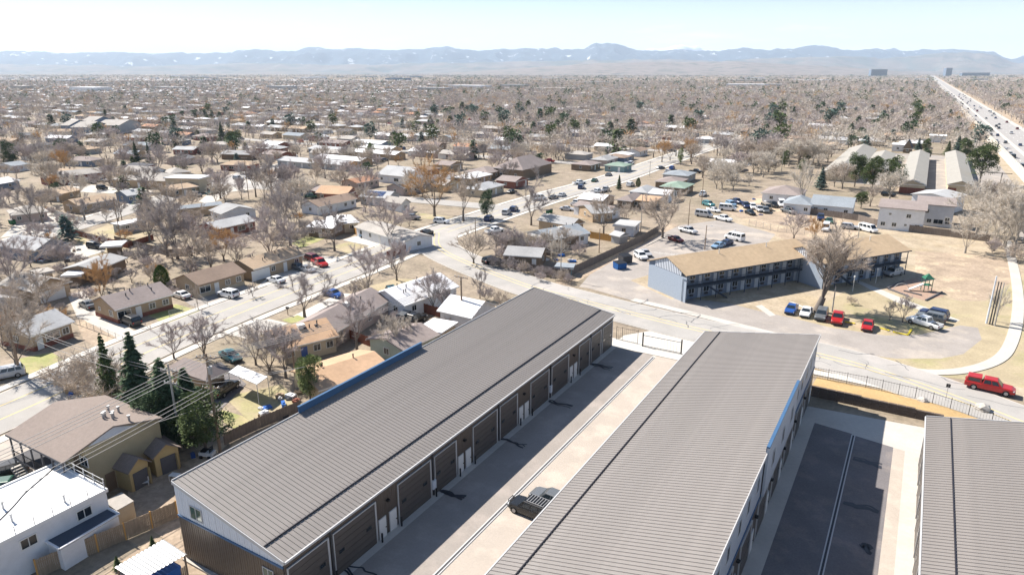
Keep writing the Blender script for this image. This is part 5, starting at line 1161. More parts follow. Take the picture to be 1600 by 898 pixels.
for i, (u, v, du, dv, k, pt) in enumerate(((1137, 329, 12, 1, 'van', 'white'), (1100, 339, 14, 2, 'van', 'silver'), (1130, 345, 14, 3, 'pickup', 'white'), (1165, 324, 5, 6, 'pickup', 'darkblue'), (1176, 326, 5, 6, 'suv', 'white'), (1186, 330, 6, 5, 'pickup', 'silver'), (1196, 332, 4, 6, 'suv', 'grey'), (1207, 323, 7, 3, 'pickup', 'black'), (1142, 322, 8, 3, 'suv', 'lightblue'), (1172, 335, 7, 3, 'sedan', 'black'),
    (1197, 328, 6, 3, 'van', 'tan'), (1150, 318, 8, 2, 'pickup', 'darkblue'), (1107, 322, 8, 2, 'suv', 'teal'), (1221, 322, 3, 5, 'van', 'white'), (1232, 333, 7, 2, 'pickup', 'grey'), (1282, 343, 1, 7, 'pickup', 'darkblue'), (1290, 360, -2, 7, 'van', 'white'), (1327, 358, 10, 1, 'suv', 'silver'), (1356, 362, 12, 3, 'van', 'white'), (1388, 307, 9, 1, 'suv', 'black'), (1296, 348, 3, 5, 'sedan', 'green'), (1115, 331, 10, 2, 'sedan', 'white'))):
    car(u, v, u + du, v + dv, k, pt, f'{pt.replace("dark", "dark ").replace("light", "pale ")} {CATN[k]} standing in the dirt storage yard', gy, near=False)

# ------------------------------------------------------------------ trees
def bare_gen(seed, H=10.0, R=4.5, limbs=5, levels=3, kids=3, ntw=1600, tw=.035, tl=.9, fork=.25, sides=5, droop=0.0, upright=.5, lean=(0, 0), tr=.26):
    """tapered trunk with forking limbs (MB) and fine twigs as thin triangles (verts, faces)"""
    r = random.Random(seed); B = MB(); ends = []
    def grow(p, d, L, rad, lev):
        q = p; nseg = 2 if lev < levels else 2
        for s in range(nseg):
            d = (d + Vector((r.uniform(-.18, .18), r.uniform(-.18, .18), r.uniform(-.05, .12)))).normalized(); n = q + d * L / nseg
            r0 = rad * (1 - .45 * s / nseg); r1 = rad * (1 - .45 * (s + 1) / nseg); B.tube(q, n, r0 * .62, r1 * .62, n=max(3, sides - lev), cap=False)
            if lev >= 1: ends.append((q, n, d, lev))
            q = n
        if lev >= levels: return
        k = kids + (1 if r.random() < .35 else 0)
        for i in range(k):
            a = 2 * pi * (i + r.random() * .7) / k; sp = r.uniform(.35, .8) * (1 if lev else 1)
            u = d.orthogonal().normalized(); w_ = d.cross(u); nd = (d + (u * cos(a) + w_ * sin(a)) * sp * 1.1); nd.z += .12 * upright - droop * .2; nd.normalize()
            grow(q if r.random() < .6 else p.lerp(q, r.uniform(.5, .95)), nd, L * r.uniform(.6, .85), rad * .55, lev + 1)
    tz = H * fork; top = Vector((lean[0] * fork, lean[1] * fork, tz))
    B.tube((0, 0, -.1), top * .5, tr * 1.25, tr, n=sides + 2, cap=False); B.tube(top * .5, top, tr, tr * .85, n=sides + 2, cap=False)
    for i in range(limbs):
        a = 2 * pi * (i + r.uniform(0, .6)) / limbs; out = R / H * r.uniform(.6, 1.35) * (1.0 if i else .15)
        d = Vector((cos(a) * out + lean[0] / H, sin(a) * out + lean[1] / H, .8)).normalized()
        grow(top * r.uniform(.75, 1), d, (H - tz) * .42 * r.uniform(.85, 1.15), tr * r.uniform(.45, .65), 1)
    V = []; 
    for _ in range(ntw):
        a, b, d, lev = ends[r.randrange(len(ends))]
        if lev < 2 and r.random() < .75: a, b, d, lev = ends[r.randrange(len(ends))]
        p = a.lerp(b, r.random()); dd = (d * .7 + Vector((r.gauss(0, .55), r.gauss(0, .55), r.gauss(.15 * upright - droop, .4)))).normalized(); L = tl * r.uniform(.5, 1.3)
        q = p + dd * L; side = dd.cross(Vector((r.gauss(0, 1), r.gauss(0, 1), r.gauss(0, 1)))).normalized() * tw
        V.append((p - side, p + side, q))
        m = p.lerp(q, .45); d2 = (dd + Vector((r.gauss(0, .6), r.gauss(0, .6), r.gauss(0, .5)))).normalized(); side *= .75
        V.append((m - side, m + side, m + d2 * L * .6))
    return B, np.array([[tuple(x) for x in t] for t in V], dtype=np.float32)
def tri_mesh(name, tris, mi=None, mats=()):
    """fast mesh from an (n,3,3) array"""
    n = len(tris); me = bpy.data.meshes.new(name); me.vertices.add(n * 3); me.vertices.foreach_set('co', tris.reshape(-1).astype(np.float32))
    me.loops.add(n * 3); me.loops.foreach_set('vertex_index', np.arange(n * 3, dtype=np.int32)); me.polygons.add(n); me.polygons.foreach_set('loop_start', np.arange(0, n * 3, 3, dtype=np.int32))
    for m in mats: me.materials.append(M[m] if isinstance(m, str) else m)
    if mi is not None: me.polygons.foreach_set('material_index', np.asarray(mi, dtype=np.int32))
    me.update(calc_edges=True); return me
def mb_tris(B):
    out = []
    for f in B.f:
        for i in range(1, len(f) - 1): out.append((B.v[f[0]], B.v[f[i]], B.v[f[i + 1]]))
    return np.array([[tuple(x) for x in t] for t in out], dtype=np.float32)
def make_bare(key, **kw):
    B, T = bare_gen(**kw); me = B.mesh('trunk'); me.materials.append(M['bark']); me.shade_smooth(); return me, tri_mesh('crown', T, mats=('twig_mauve',))
BARE = {}
for i in range(5): BARE['elm%d' % i] = make_bare(0, seed=20 + i, H=10, R=4.2 + .4 * (i % 3), limbs=4 + i % 3, levels=4, kids=2, ntw=6500, tw=.017, tl=.8, fork=.2 + .04 * (i % 2))
for i in range(3): BARE['fine%d' % i] = make_bare(0, seed=40 + i, H=10, R=3.4, limbs=6, levels=4, kids=2, ntw=7500, tw=.017, tl=.75, fork=.14, upright=1.0)
for i in range(2): BARE['round%d' % i] = make_bare(0, seed=60 + i, H=10, R=5.2, limbs=6, levels=4, kids=2, ntw=8500, tw=.019, tl=.85, fork=.16, upright=.2)
for i in range(2): BARE['shrub%d' % i] = make_bare(0, seed=80 + i, H=10, R=8, limbs=8, levels=3, kids=3, ntw=3000, tw=.05, tl=1.3, fork=.03, upright=.6, tr=.14)
for i in range(4): BARE['mid%d' % i] = make_bare(0, seed=100 + i, H=10, R=4.6, limbs=5, levels=3, kids=3, ntw=2300, tw=.034, tl=1.0, fork=.14, sides=4, upright=.6)
BARE['lean'] = make_bare(0, seed=7, H=10, R=2.2, limbs=6, levels=4, kids=3, ntw=9000, tw=.02, tl=.8, fork=.2, upright=1.3, lean=(1.6, 3.2), tr=.5)
TW = {'mauve': ('bark', 'twig_mauve'), 'tan': ('bark', 'twig_tan'), 'grey': ('bark', 'twig_grey'), 'pale': ('pale_bark', 'twig_pale'), 'rust': ('bark', 'twig_rust')}
def bare_at(p, h, key, tint, label, group=None, wx=1.0, name='bare_tree', rz=None, cat='tree', plain=False):
    me_t, me_c = BARE[key]; rz = rr.uniform(0, 6.28) if rz is None else rz
    t = empty(name, (p[0], p[1], 0), rz, label, cat, group, (h / 10 * wx, h / 10 * wx, h / 10))
    for nm, me, m in (('trunk', me_t, TW[tint][0]), ('crown', me_c, TW[tint][1])):
        o = bpy.data.objects.new(nm, me); link(o); o.parent = t; o.material_slots[0].link = 'OBJECT'; o.material_slots[0].material = M[m]
    return t
def conif_gen(seed, kind, n=900, s=.42):
    """needle sprays: spruce = tiers on a cone, pine = clumps, cypress = dense flame"""
    r = random.Random(seed); T = []
    def spray(p, d, L, wd):
        d = d.normalized(); side = d.cross(Vector((r.gauss(0, .3), r.gauss(0, .3), 1))).normalized() * wd; q = p + d * L; m = p + d * L * .5 + Vector((0, 0, L * .06))
        T.append((p, m + side, q)); T.append((p, q, m - side))
    blobs = [(Vector((r.uniform(-2.6, 2.6), r.uniform(-2.6, 2.6), r.uniform(3.0, 9.2))), r.uniform(1.0, 1.9)) for _ in range(22)]
    blobs = [(Vector((b.x * (1.15 - abs(b.z - 5.6) / 6), b.y * (1.15 - abs(b.z - 5.6) / 6), b.z)), rad) for b, rad in blobs]
    for i in range(n):
        if kind == 'spruce':
            t = r.random() ** .75; z = 9.9 - t * 9.2; tier = round(z * 2.2) / 2.2; z = z * .35 + tier * .65; rad = (10 - z) * .30 * r.uniform(.3, 1.3) * (.8 + .25 * sin(z * 5.1)) + .08; a = r.uniform(0, 6.283)
            rad *= 1 + .22 * sin(a * 5 + tier * 3); p = Vector((cos(a) * rad, sin(a) * rad, z)); spray(p - Vector((cos(a), sin(a), 0)) * .25, Vector((cos(a) + r.gauss(0, .3), sin(a) + r.gauss(0, .3), -.28 + r.gauss(0, .15))), s * r.uniform(1, 1.9), s * .42)
        elif kind == 'pine':
            b, rad = blobs[r.randrange(len(blobs))]; d = Vector((r.gauss(0, 1), r.gauss(0, 1), r.gauss(.1, .8))).normalized(); p = b + d * rad * r.uniform(.55, 1.0); spray(p, d + Vector((0, 0, .3)), s * r.uniform(.7, 1.4), s * .5)
        else:
            z = r.random() * 9.3; t = z / 9.6; rad = 2.5 * sin(pi * min(1, .12 + .88 * t ** .8)) ** .75 * r.uniform(.72, 1.05); a = r.uniform(0, 6.283); rad *= 1 + .1 * sin(a * 4 + z); spray(Vector((cos(a) * rad, sin(a) * rad, z + .2)), Vector((cos(a) * .6 + r.gauss(0, .4), sin(a) * .6 + r.gauss(0, .4), .9)), s * 1.6, s * .6)
    B = MB(); B.tube((0, 0, -.1), (0, 0, 9 if kind == 'spruce' else 7), .2 if kind != 'pine' else .26, .04, n=6, cap=False)
    if kind == 'pine':
        for b, rad in blobs: B.tube((0, 0, b.z * .6), b, .09, .03, n=4, cap=False)
    return B, np.array([[tuple(x) for x in t] for t in T], dtype=np.float32)
CONI = {}
for k, n, s in (('spruce', 5200, .40), ('pine', 7500, .27), ('cypress', 7000, .2)):
    for i in range(3):
        B, T = conif_gen(5 + i, k, n, s); me = B.mesh('trunk'); me.materials.append(M['bark']); CONI[k + str(i)] = (me, tri_mesh('foliage', T, mats=('needle_dark',)))
for k, n, s in (('spruce', 300, 1.2), ('pine', 420, .95)):
    for i in range(2):
        B, T = conif_gen(15 + i, k, n, s); me = B.mesh('trunk'); me.materials.append(M['bark']); CONI['far' + k + str(i)] = (me, tri_mesh('foliage', T, mats=('needle_dark',)))
def conif_at(p, h, key, tint, label, group=None, wx=1.0, name='evergreen_tree'):
    me_t, me_c = CONI[key]; t = empty(name, (p[0], p[1], 0), rr.uniform(0, 6.28), label, 'tree', group, (h / 10 * wx, h / 10 * wx, h / 10))
    inst('trunk', me_t, None, t); o = bpy.data.objects.new('foliage', me_c); link(o); o.parent = t; o.material_slots[0].link = 'OBJECT'; o.material_slots[0].material = M['needle_' + tint] if tint != 'cypress' else M['cypress_green']
    return t
NB = [0]; TREEPT = []
def bt(u, v, vt, key, tint, label, wx=1.0, name='bare_tree', **kw):
    p = g(u, v); h = max(1.2, top_z(vt, p)); TREEPT.append((p.x, p.y)); NB[0] += 1; return bare_at(p, h / .97, key, tint, label, wx=wx, name=name, **kw)
for a in ((476, 495, 426, 'elm0', 'grey', 'dark branched bare tree on the lawn beside the street mailbox', 1.15), (576, 456, 393, 'elm1', 'mauve', 'wide bare tree alone on the dry verge past the white pickup drive', 1.1), (620, 438, 380, 'fine0', 'mauve', 'pinkish upright bare tree on the junction verge', .95),
          (679, 338, 262, 'elm2', 'rust', 'tall rust tinted bare tree behind the junction lawn', 1.0), (724, 346, 276, 'elm3', 'tan', 'tall tan bare tree right of the rust tinted one', .9), (609, 384, 318, 'elm4', 'mauve', 'two stemmed bare tree over the white walled house', 1.15),
          (523, 392, 326, 'elm0', 'grey', 'slim bare tree on the dry lawn behind the red pickup', .9), (454, 385, 303, 'elm2', 'grey', 'tall dark bare tree beside the small green lawn', .95), (424, 412, 332, 'round0', 'mauve', 'wide mauve bare tree above the long low garage', .8),
          (278, 405, 324, 'elm3', 'grey', 'thick trunked bare tree behind the open dry lot', 1.0), (300, 400, 335, 'round1', 'mauve', 'broad mauve crowned bare tree in the shaded back yard', .8), (262, 402, 330, 'elm4', 'tan', 'tan bare tree left of the thick trunked one', .9),
          (186, 352, 312, 'elm1', 'grey', 'bare tree at the near end of the narrow trailer home', 1.1), (50, 354, 288, 'elm0', 'grey', 'dark forked bare tree in front of the pale roofed house', 1.0), (20, 460, 380, 'fine1', 'mauve', 'leafless tree with fine twigs behind the cream garage', 1.2),
          (30, 585, 468, 'elm2', 'tan', 'big sprawling leafless tree wrapped round the roadside pole', 1.0), (558, 550, 474, 'elm3', 'mauve', 'bare tree behind the mauve roofed house with red leaf litter', 1.0), (422, 585, 512, 'fine2', 'grey', 'grey bare tree left of the yellow green pine', 1.2),
          (447, 590, 520, 'fine0', 'mauve', 'dense bare tree touching the tan orange roof', 1.1), (400, 570, 515, 'fine1', 'tan', 'tan bare tree beside the chain fenced dirt yard', 1.1), (677, 487, 422, 'round1', 'mauve', 'wide bare tree hiding the white house roof', .75),
          (695, 490, 450, 'elm1', 'grey', 'smaller bare tree beside the wide one at the white house', 1.1), (750, 466, 428, 'elm4', 'grey', 'small bare tree on the verge past the long crossarm pole', .7), (830, 352, 287, 'elm0', 'grey', 'dark single stemmed street tree by the green bins', .85),
          (943, 365, 310, 'elm2', 'tan', 'bare tree in the bright back yard by the alley', .9), (1035, 372, 302, 'round0', 'tan', 'broad tan bare tree leaning over the alley end', 1.0), (1240, 374, 334, 'fine2', 'mauve', 'low spreading bare tree in the dirt storage yard', 1.2),
          (1270, 384, 345, 'elm3', 'rust', 'reddish bare tree behind the join of the apartment roofs', .8), (1410, 503, 466, 'fine0', 'mauve', 'spiky upright bush on the apartment lawn', .8), (1390, 500, 474, 'fine1', 'tan', 'thin young bush left of the spiky one', .8),
          (1556, 502, 455, 'fine2', 'pale', 'pale twiggy tree behind the row of four poles', .6), (1252, 318, 258, 'fine0', 'pale', 'white barked tree in front of the long white house', .7), (1525, 366, 300, 'elm4', 'pale', 'pale cottonwood beside the end of the board fence', 1.0),
          (1552, 392, 305, 'elm0', 'pale', 'tall pale cottonwood by the frontage road', .9), (1582, 402, 298, 'elm3', 'pale', 'big pale cottonwood cut by the photo edge', 1.0), (1600, 380, 290, 'round1', 'pale', 'wide pale cottonwood hanging into the frame at the freeway side', .9),
          (1535, 330, 285, 'fine1', 'pale', 'low pale cottonwood behind the white end wing', 1.0), (740, 412, 366, 'fine2', 'tan', 'tan bare tree on the corner lawn before the grey fence', 1.2), (775, 400, 365, 'fine1', 'grey', 'twiggy bare tree beside the grey corner house', 1.2),
          (800, 398, 355, 'round1', 'mauve', 'wide low bare tree over the grey corner fence', .9), (320, 560, 500, 'fine0', 'mauve', 'light bare tree on the sidewalk behind the spruces', 1.2), (272, 560, 512, 'fine1', 'mauve', 'thin bare tree near the street left of the wooden pole', 1.1),
          (310, 484, 448, 'elm3', 'tan', 'sapling at the corner of the chain fenced lawn', .5), (395, 464, 443, 'elm0', 'grey', 'tiny bare tree in front of the shaded garage', 1.0), (507, 450, 428, 'elm2', 'grey', 'small bare street tree above the bright blue car', .9),
          (425, 307, 250, 'round0', 'grey', 'large grey crowned bare tree beyond the open lot', .9), (455, 305, 252, 'round1', 'mauve', 'large mauve crowned bare tree beside the tan roofed houses', .85), (400, 308, 258, 'elm1', 'grey', 'tall bare tree at the entry of the open lot', .9),
          (160, 470, 418, 'fine1', 'rust', 'orange leafed bare tree between the garage and the mauve roof', .75), (350, 408, 360, 'fine2', 'rust', 'orange brown bare tree behind the brown roofed house', 1.1), (330, 420, 380, 'fine0', 'tan', 'dense bare bush row behind the brown roofed house', 1.5),
          (370, 415, 375, 'fine1', 'mauve', 'bare tree between the brown roof and the low garage', 1.3), (225, 412, 384, 'fine2', 'grey', 'dark thicket beside the grey roofed wooden shed', 1.3), (95, 418, 372, 'shrub0', 'grey', 'grey brush pile beside the slate blue house', .7),
          (1130, 255, 215, 'elm1', 'grey', 'dark bare tree behind the long white roof', .9), (880, 395, 360, 'fine0', 'tan', 'tan bare tree at the corner of the grey L shaped house', 1.1), (905, 402, 375, 'shrub1', 'mauve', 'pinkish brush inside the board fence corner', .7),
          (590, 425, 400, 'fine1', 'mauve', 'small twiggy tree at the yard fence by the street', 1.0), (610, 556, 498, 'fine2', 'pale', 'pale bare tree beside the mauve roofed green house', .9), (640, 545, 500, 'fine0', 'pale', 'second pale bare tree crossing the mauve roof', .8)):
    bt(*a)
bt(1276, 487, 377, 'lean', 'tan', 'big leaning bare tree in front of the blue apartments', .95, rz=YAW - .9)
for u, v, vt, lab in ((165, 628, 548, 'huge half dead brush heap with grey branches above the motel roof'), (120, 618, 560, 'left end of the grey brush heap beside the street'), (195, 640, 568, 'right end of the grey brush heap touching the spruces')):
    bt(u, v, vt, 'shrub%d' % (u % 2), 'tan', lab, .95, name='bare_shrub')
for i, (u, v, vt, lab) in enumerate(((760, 470, 448, 'dry bush on the verge right of the crossarm pole'), (785, 478, 455, 'dry bush at the start of the warehouse roof'), (620, 505, 486, 'dry bush beside the dark SUV'), (700, 512, 492, 'red brown brush under the white house eave'), (590, 540, 515, 'brush on the broken red fence'),
    (520, 545, 512, 'red brown brush beside the tan orange house'), (845, 440, 424, 'low brush outside the grey corner fence'), (1330, 545 - 70, 462, 'small bush beside the concrete path'), (1550, 395, 372, 'brush at the foot of the cottonwoods'), (1590, 410, 380, 'tangled brush right of the cottonwoods'),
    (80, 520, 480, 'orange brown brush beside the cream garage'), (20, 525, 485, 'orange brown brush behind the pale shingle roof'), (110, 610, 585, 'rubble brush beside the street edge'))):
    bt(u, v, vt, 'shrub%d' % (i % 2), ('mauve', 'tan', 'rust')[(i % 2) if i not in (10, 11) else 2], lab, .9, name='bare_shrub', cat='shrub')
def ct(u, v, vt, key, tint, label, wx=1.0):
    p = g(u, v); h = max(1.2, top_z(vt, p)); TREEPT.append((p.x, p.y)); return conif_at(p, h, key, tint, label, wx=wx)
for a in ((254, 446, 413, 'cypress0', 'cypress', 'dense bright green cypress behind the mauve roofed house', 1.3), (226, 668, 519, 'spruce0', 'dark', 'tallest dark spruce beside the motel, left of the grey pole', .75), (178, 640, 520, 'spruce1', 'green', 'thin half bare spruce rising out of the grey brush', .5),
          (268, 690, 560, 'spruce1', 'dark', 'dark spruce behind the grey pole', 1.0), (300, 672, 575, 'spruce2', 'dark', 'dark spruce between the two wooden poles', 1.1), (322, 706, 612, 'pine0', 'green', 'bushy green evergreen at the foot of the brown pole', 1.0), (248, 700, 610, 'pine1', 'dark', 'low dark evergreen against the motel wall', .9),
          (485, 624, 556, 'pine2', 'yellow', 'yellow green pine beside the blue parapet', .85), (761, 342, 298, 'pine0', 'dark', 'narrow dark pine at the side street corner', .7), (452, 408, 384, 'spruce2', 'green', 'small green spruce beside the long low garage', .8), (1335, 292, 242, 'pine1', 'green', 'leftmost of three large pines before the beige sheds', .85),
          (1362, 298, 244, 'pine2', 'green', 'middle of three large pines before the beige sheds', .9), (1390, 300, 247, 'pine0', 'green', 'rightmost of three large pines before the beige sheds', .95), (1530, 288, 226, 'pine1', 'green', 'largest round pine at the end of the last beige shed', 1.0), (1505, 250, 216, 'pine2', 'green', 'dark pine behind the largest round pine', 1.0),
          (1345, 326, 300, 'pine1', 'green', 'dark rounded evergreen at the corner of the white flats', 1.1), (1282, 296, 261, 'spruce0', 'blue', 'blue spruce behind the long white house', 1.0), (1253, 272, 250, 'pine0', 'green', 'squat green pine on the dry slope', .9), (1245, 242, 220, 'pine1', 'yellow', 'yellow green pine on the dry slope, upper left', .9),
          (1262, 254, 232, 'pine2', 'green', 'olive green pine on the dry slope, right of the others', .9), (1225, 262, 236, 'pine0', 'green', 'pine beside the tall slope pole', .6), (1494, 244, 212, 'spruce1', 'blue', 'blue spruce in the row behind the beige sheds', 1.0), (1480, 244, 220, 'spruce2', 'green', 'green spruce in the row behind the beige sheds', 1.0),
          (1434, 236, 215, 'spruce0', 'blue', 'small blue spruce beside the A-frame house', 1.0), (1446, 240, 217, 'pine1', 'green', 'small round pine beside the A-frame house', .8), (1447, 250, 232, 'pine2', 'dark', 'dark low evergreen at the head of the storage lane', 1.1), (967, 297, 273, 'spruce1', 'dark', 'slim dark evergreen in a front yard by the parked cars', .7),
          (997, 292, 277, 'cypress2', 'green', 'brownish small cypress in the front yard', 1.0), (1063, 258, 232, 'pine0', 'yellow', 'tall olive evergreen by the end of the street', .5), (1053, 312, 293, 'spruce0', 'green', 'small evergreen in front of the mint roof', .7), (18, 262, 221, 'pine0', 'dark', 'big dark pine leaning at the photo edge', .8),
          (57, 248, 224, 'spruce1', 'green', 'green conical spruce above the red brick row', 1.0), (100, 250, 218, 'pine1', 'dark', 'dark spreading pine above the red brick row', 1.2), (214, 255, 221, 'spruce2', 'dark', 'dark narrow spruce, left of a pair', .7), (234, 255, 223, 'spruce0', 'dark', 'dark narrow spruce, right of a pair', .6), (580, 252, 223, 'pine2', 'yellow', 'yellow green pine in front of the long white duplexes', .7),
          (185, 890, 868, 'spruce2', 'green', 'tiny green spruce by the board fence, nearer the carport', .9), (240, 858, 836, 'spruce0', 'green', 'tiny green spruce between board fence and carport', .8), (90, 305, 285, 'pine2', 'dark', 'round dark juniper beside the brick row', 1.2), (348, 225, 190, 'spruce1', 'dark', 'tall dark spruce beside a bigger round pine', .8), (368, 235, 205, 'pine1', 'green', 'wide green pine right of the tall dark spruce', 1.3)):
    ct(*a)
for i in range(26):
    u = 770 + i * 4.9; p = g(u, 415 + i * 1.05 + rr.uniform(-3, 3)); bare_at(p, rr.uniform(1.4, 3.2), 'shrub%d' % (i % 2), ('mauve', 'tan', 'grey')[i % 3], 'dry brush along the outside of the grey corner fence', 'dry brush on the corner verge', wx=.8, name='bare_shrub', cat='shrub')
for i in range(34):
    u = rr.uniform(775, 880); p = g(u, rr.uniform(385, 415))
    if not blocked(p.x, p.y, .3): bare_at(p, rr.uniform(2.5, 5.5), ('fine%d' % (i % 3)) if i % 2 else 'shrub%d' % (i % 2), ('mauve', 'tan', 'pale')[i % 3], 'twiggy growth filling the fenced corner yard', 'brush inside the fenced corner yard', wx=.9, name='bare_shrub', cat='shrub')
i = 0
while i < 90:
    u, v = rr.uniform(-20, 640), rr.uniform(330, 520); p = g(u, v)
    if p.x > -118 and p.x < -92 or p.x > -64 or blocked(p.x, p.y, .6) or (100 < u < 330 and 480 < v): continue
    i += 1; bare_at(p, rr.uniform(1.5, 4.0), ('fine%d' % (i % 3)) if i % 3 else 'shrub%d' % (i % 2), ('mauve', 'tan', 'grey', 'rust')[rr.choice((0, 1, 2, 0, 1, 2, 3))], 'leafless yard shrub between the near houses', 'leafless shrubs in the near yards', wx=1.3, name='bare_shrub', cat='shrub')
# yard things by the sheds and along the fence
def thing_box(u, v, ang, parts, name, label, cat):
    p = g(u, v); t = empty(name, (p.x, p.y, 0), ang, label, cat)
    for nm, m, b in parts: bxpart(nm, t, m, *b)
    return t
thing_box(264, 752, .3, [('top', 'white_paint', (0, 0, .7, 1.1, .7, .75))] + [('leg', 'white_paint', (x, y, 0, x + .06, y + .06, .7)) for x in (0.02, 1.0) for y in (.02, .6)], 'table', 'white plastic table in front of the sheds', 'table')
thing_box(212, 763, .9, [('top', 'white_paint', (0, 0, .45, 1.3, .5, .5)), ('back', 'white_paint', (0, .46, .5, 1.3, .5, .95))] + [('leg', 'white_paint', (x, .1, 0, x + .06, .4, .45)) for x in (.05, 1.2)], 'bench', 'white bench frame lying by the nearer shed', 'bench')
thing_box(311, 716, .4, [('body', 'lamp_white', (0, 0, .3, 1.6, .9, .75)), ('seat', 'black_metal', (.2, .1, .76, .8, .8, .95)), ('windshield', 'glass', (1.3, .05, .76, 1.36, .85, 1.4))] + [('wheel', 'rubber', (x, y, 0, x + .35, y + .1, .38)) for x in (.1, 1.1) for y in (-.1, .9)], 'utility_cart', 'small white utility cart behind the first warehouse corner', 'cart')
thing_box(165, 806, .2, [('crate', 'black_metal', (0, 0, 0, 1.5, 1.1, .7)), ('lid', 'dark_grey', (-.03, -.03, .7, 1.53, 1.13, .76))], 'storage_crate', 'black storage crate against the board fence', 'crate')
rj = random.Random(5)
for i in range(60):
    u, v = rj.choice(((rj.uniform(255, 345), rj.uniform(705, 740)), (rj.uniform(400, 470), rj.uniform(605, 655)), (rj.uniform(850, 900), rj.uniform(400, 420)), (rj.uniform(60, 130), rj.uniform(385, 410)), (rj.uniform(95, 125), rj.uniform(600, 625)), (rj.uniform(1120, 1200), rj.uniform(310, 340)))); p = g(u, v)
    if blocked(p.x, p.y, .2) and p.x > -58: continue
    m_ = MB(); a, b, c = rj.uniform(.2, .8), rj.uniform(.2, .6), rj.uniform(.15, .6); m_.extr([(-a, -b), (a, -b * .8), (a * .9, b), (-a * .8, b * .9)], 'z', 0, c); m_.box(-a * .5, -b * .5, c, a * .3, b * .4, c + .12)
    o = m_.build('yard_junk', rj.choice(('dark_grey', 'wall_white', 'pole_wood', 'galvanised', 'paint_blue', 'brick_red', 'tarp_blue', 'wall_tan')), None, (p.x, p.y, .05), rj.uniform(0, 3)); tag(o, 'small pile of odds and ends lying in a yard', 'junk', 'odds and ends lying in the yards')
tuft = []
# ------------------------------------------------------------------ the suburb beyond: streets, houses, trees
def fx(x0, y): return x0 - .013 * (y - 450)
def fl(x0, y0=150, y1=9000): return [(fx(x0, y), y, 0) for y in (y0, 300, 450, 700, 1200, 2500, 5000, y1)]
ribbon('road', [(28.5, 160), (29.5, 240), (28.8, 320), (28, 450), (24, 620), (14, 900)], 8, 'lot_asphalt', .05, n=8)
ribbon('freeway_shoulder', fl(50), 32, 'concrete', .30, raw=True); ribbon('freeway', fl(40.6), 7.6, 'freeway_asphalt', .34, raw=True); ribbon('freeway', fl(54.3), 15.5, 'freeway_asphalt', .35, raw=True)
ribbon('verge', fl(72), 12, 'dirt', .1, raw=True); ribbon('verge', fl(33), 5, 'tan_field', .12, raw=True)
for x0 in (40.6, 50.4, 54.3, 58.2):
    for k in range(30): yy = 200 + k * 24; ribbon('road_markings', [(fx(x0, yy), yy, 0), (fx(x0, yy + 6), yy + 6, 0)], .18, 'white_paint', .37, raw=True)
t = empty('sound_wall', (fx(36.2, 200), 200, 0), 0, 'long pale concrete sound wall between frontage road and freeway', 'wall')
for k in range(200):
    def fn(): m_ = MB(); m_.box(-.15, 0, 0, .15, 5.9, 3.0); m_.box(-.22, -.2, 0, .22, .2, 3.2); return m_
    put('wall_section', ('wsec',), fn, 'concrete', t, (-(k * 6) * .013, k * 6.0, 0), .013)
t = empty('barrier', (fx(45.4, 200), 200, 0), 0, 'low concrete median barrier down the freeway', 'barrier')
for k in range(200):
    def fn(): m_ = MB(); m_.extr([(-.3, 0), (.3, 0), (.1, .8), (-.1, .8)], 'y', 0, 5.95); return m_
    put('barrier_section', ('bsec',), fn, 'concrete', t, (-(k * 6) * .013, k * 6.0, .33), .013)
rf = random.Random(11)
for k in range(78):
    y = 330 + (k / 78) ** 1.5 * 1300 + rf.uniform(-12, 12); side = k % 3 != 0; x = fx(rf.choice((38.7, 42.4)) if side and rf.random() < .55 else rf.choice((48.5, 52.3, 56.2, 60)), y)
    ty = rf.choice(('sedan', 'suv', 'suv', 'pickup', 'van')); pt = rf.choice(('black', 'grey', 'darkblue', 'black', 'white', 'silver', 'grey', 'silver', 'darkred'))
    car_at((x, y), pi / 2 if x < fx(45, y) else -pi / 2, ty, pt, f'{pt.replace("dark", "dark ")} {CATN[ty]} driving on the freeway', 'cars on the freeway', near=False, z=.38, sc=.95, name='freeway_car')
# light masts and gantry of the frontage road
for k in range(9): p = Vector((fx(64.5, 300 + k * 90), 300 + k * 90, 0)); upole(p, 9, 'galvanised', 'thin light mast in the row along the freeway verge', group='light masts along the freeway', r=.14, extra='l', name='light_mast', cat='light mast')
p = g(1565, 300); m_ = None
t = empty('billboard', (g(1560, 300).x, g(1560, 300).y, 0), 0, 'dark steel frame of an empty sign gantry beside the frontage road', 'sign frame')
m_ = MB(); m_.tube((0, 0, 0), (0, 0, 7), .15); m_.tube((-7, 0, 6.8), (3, 0, 6.8), .12); m_.build('frame', 'black_metal', t)
patch('field', 'dry_grass', (80, 600), (260, 600), (260, 1000), (85, 900), world=True); patch('field', 'tan_field', (64, 150), (90, 150), (82, 600), (58, 600), world=True)

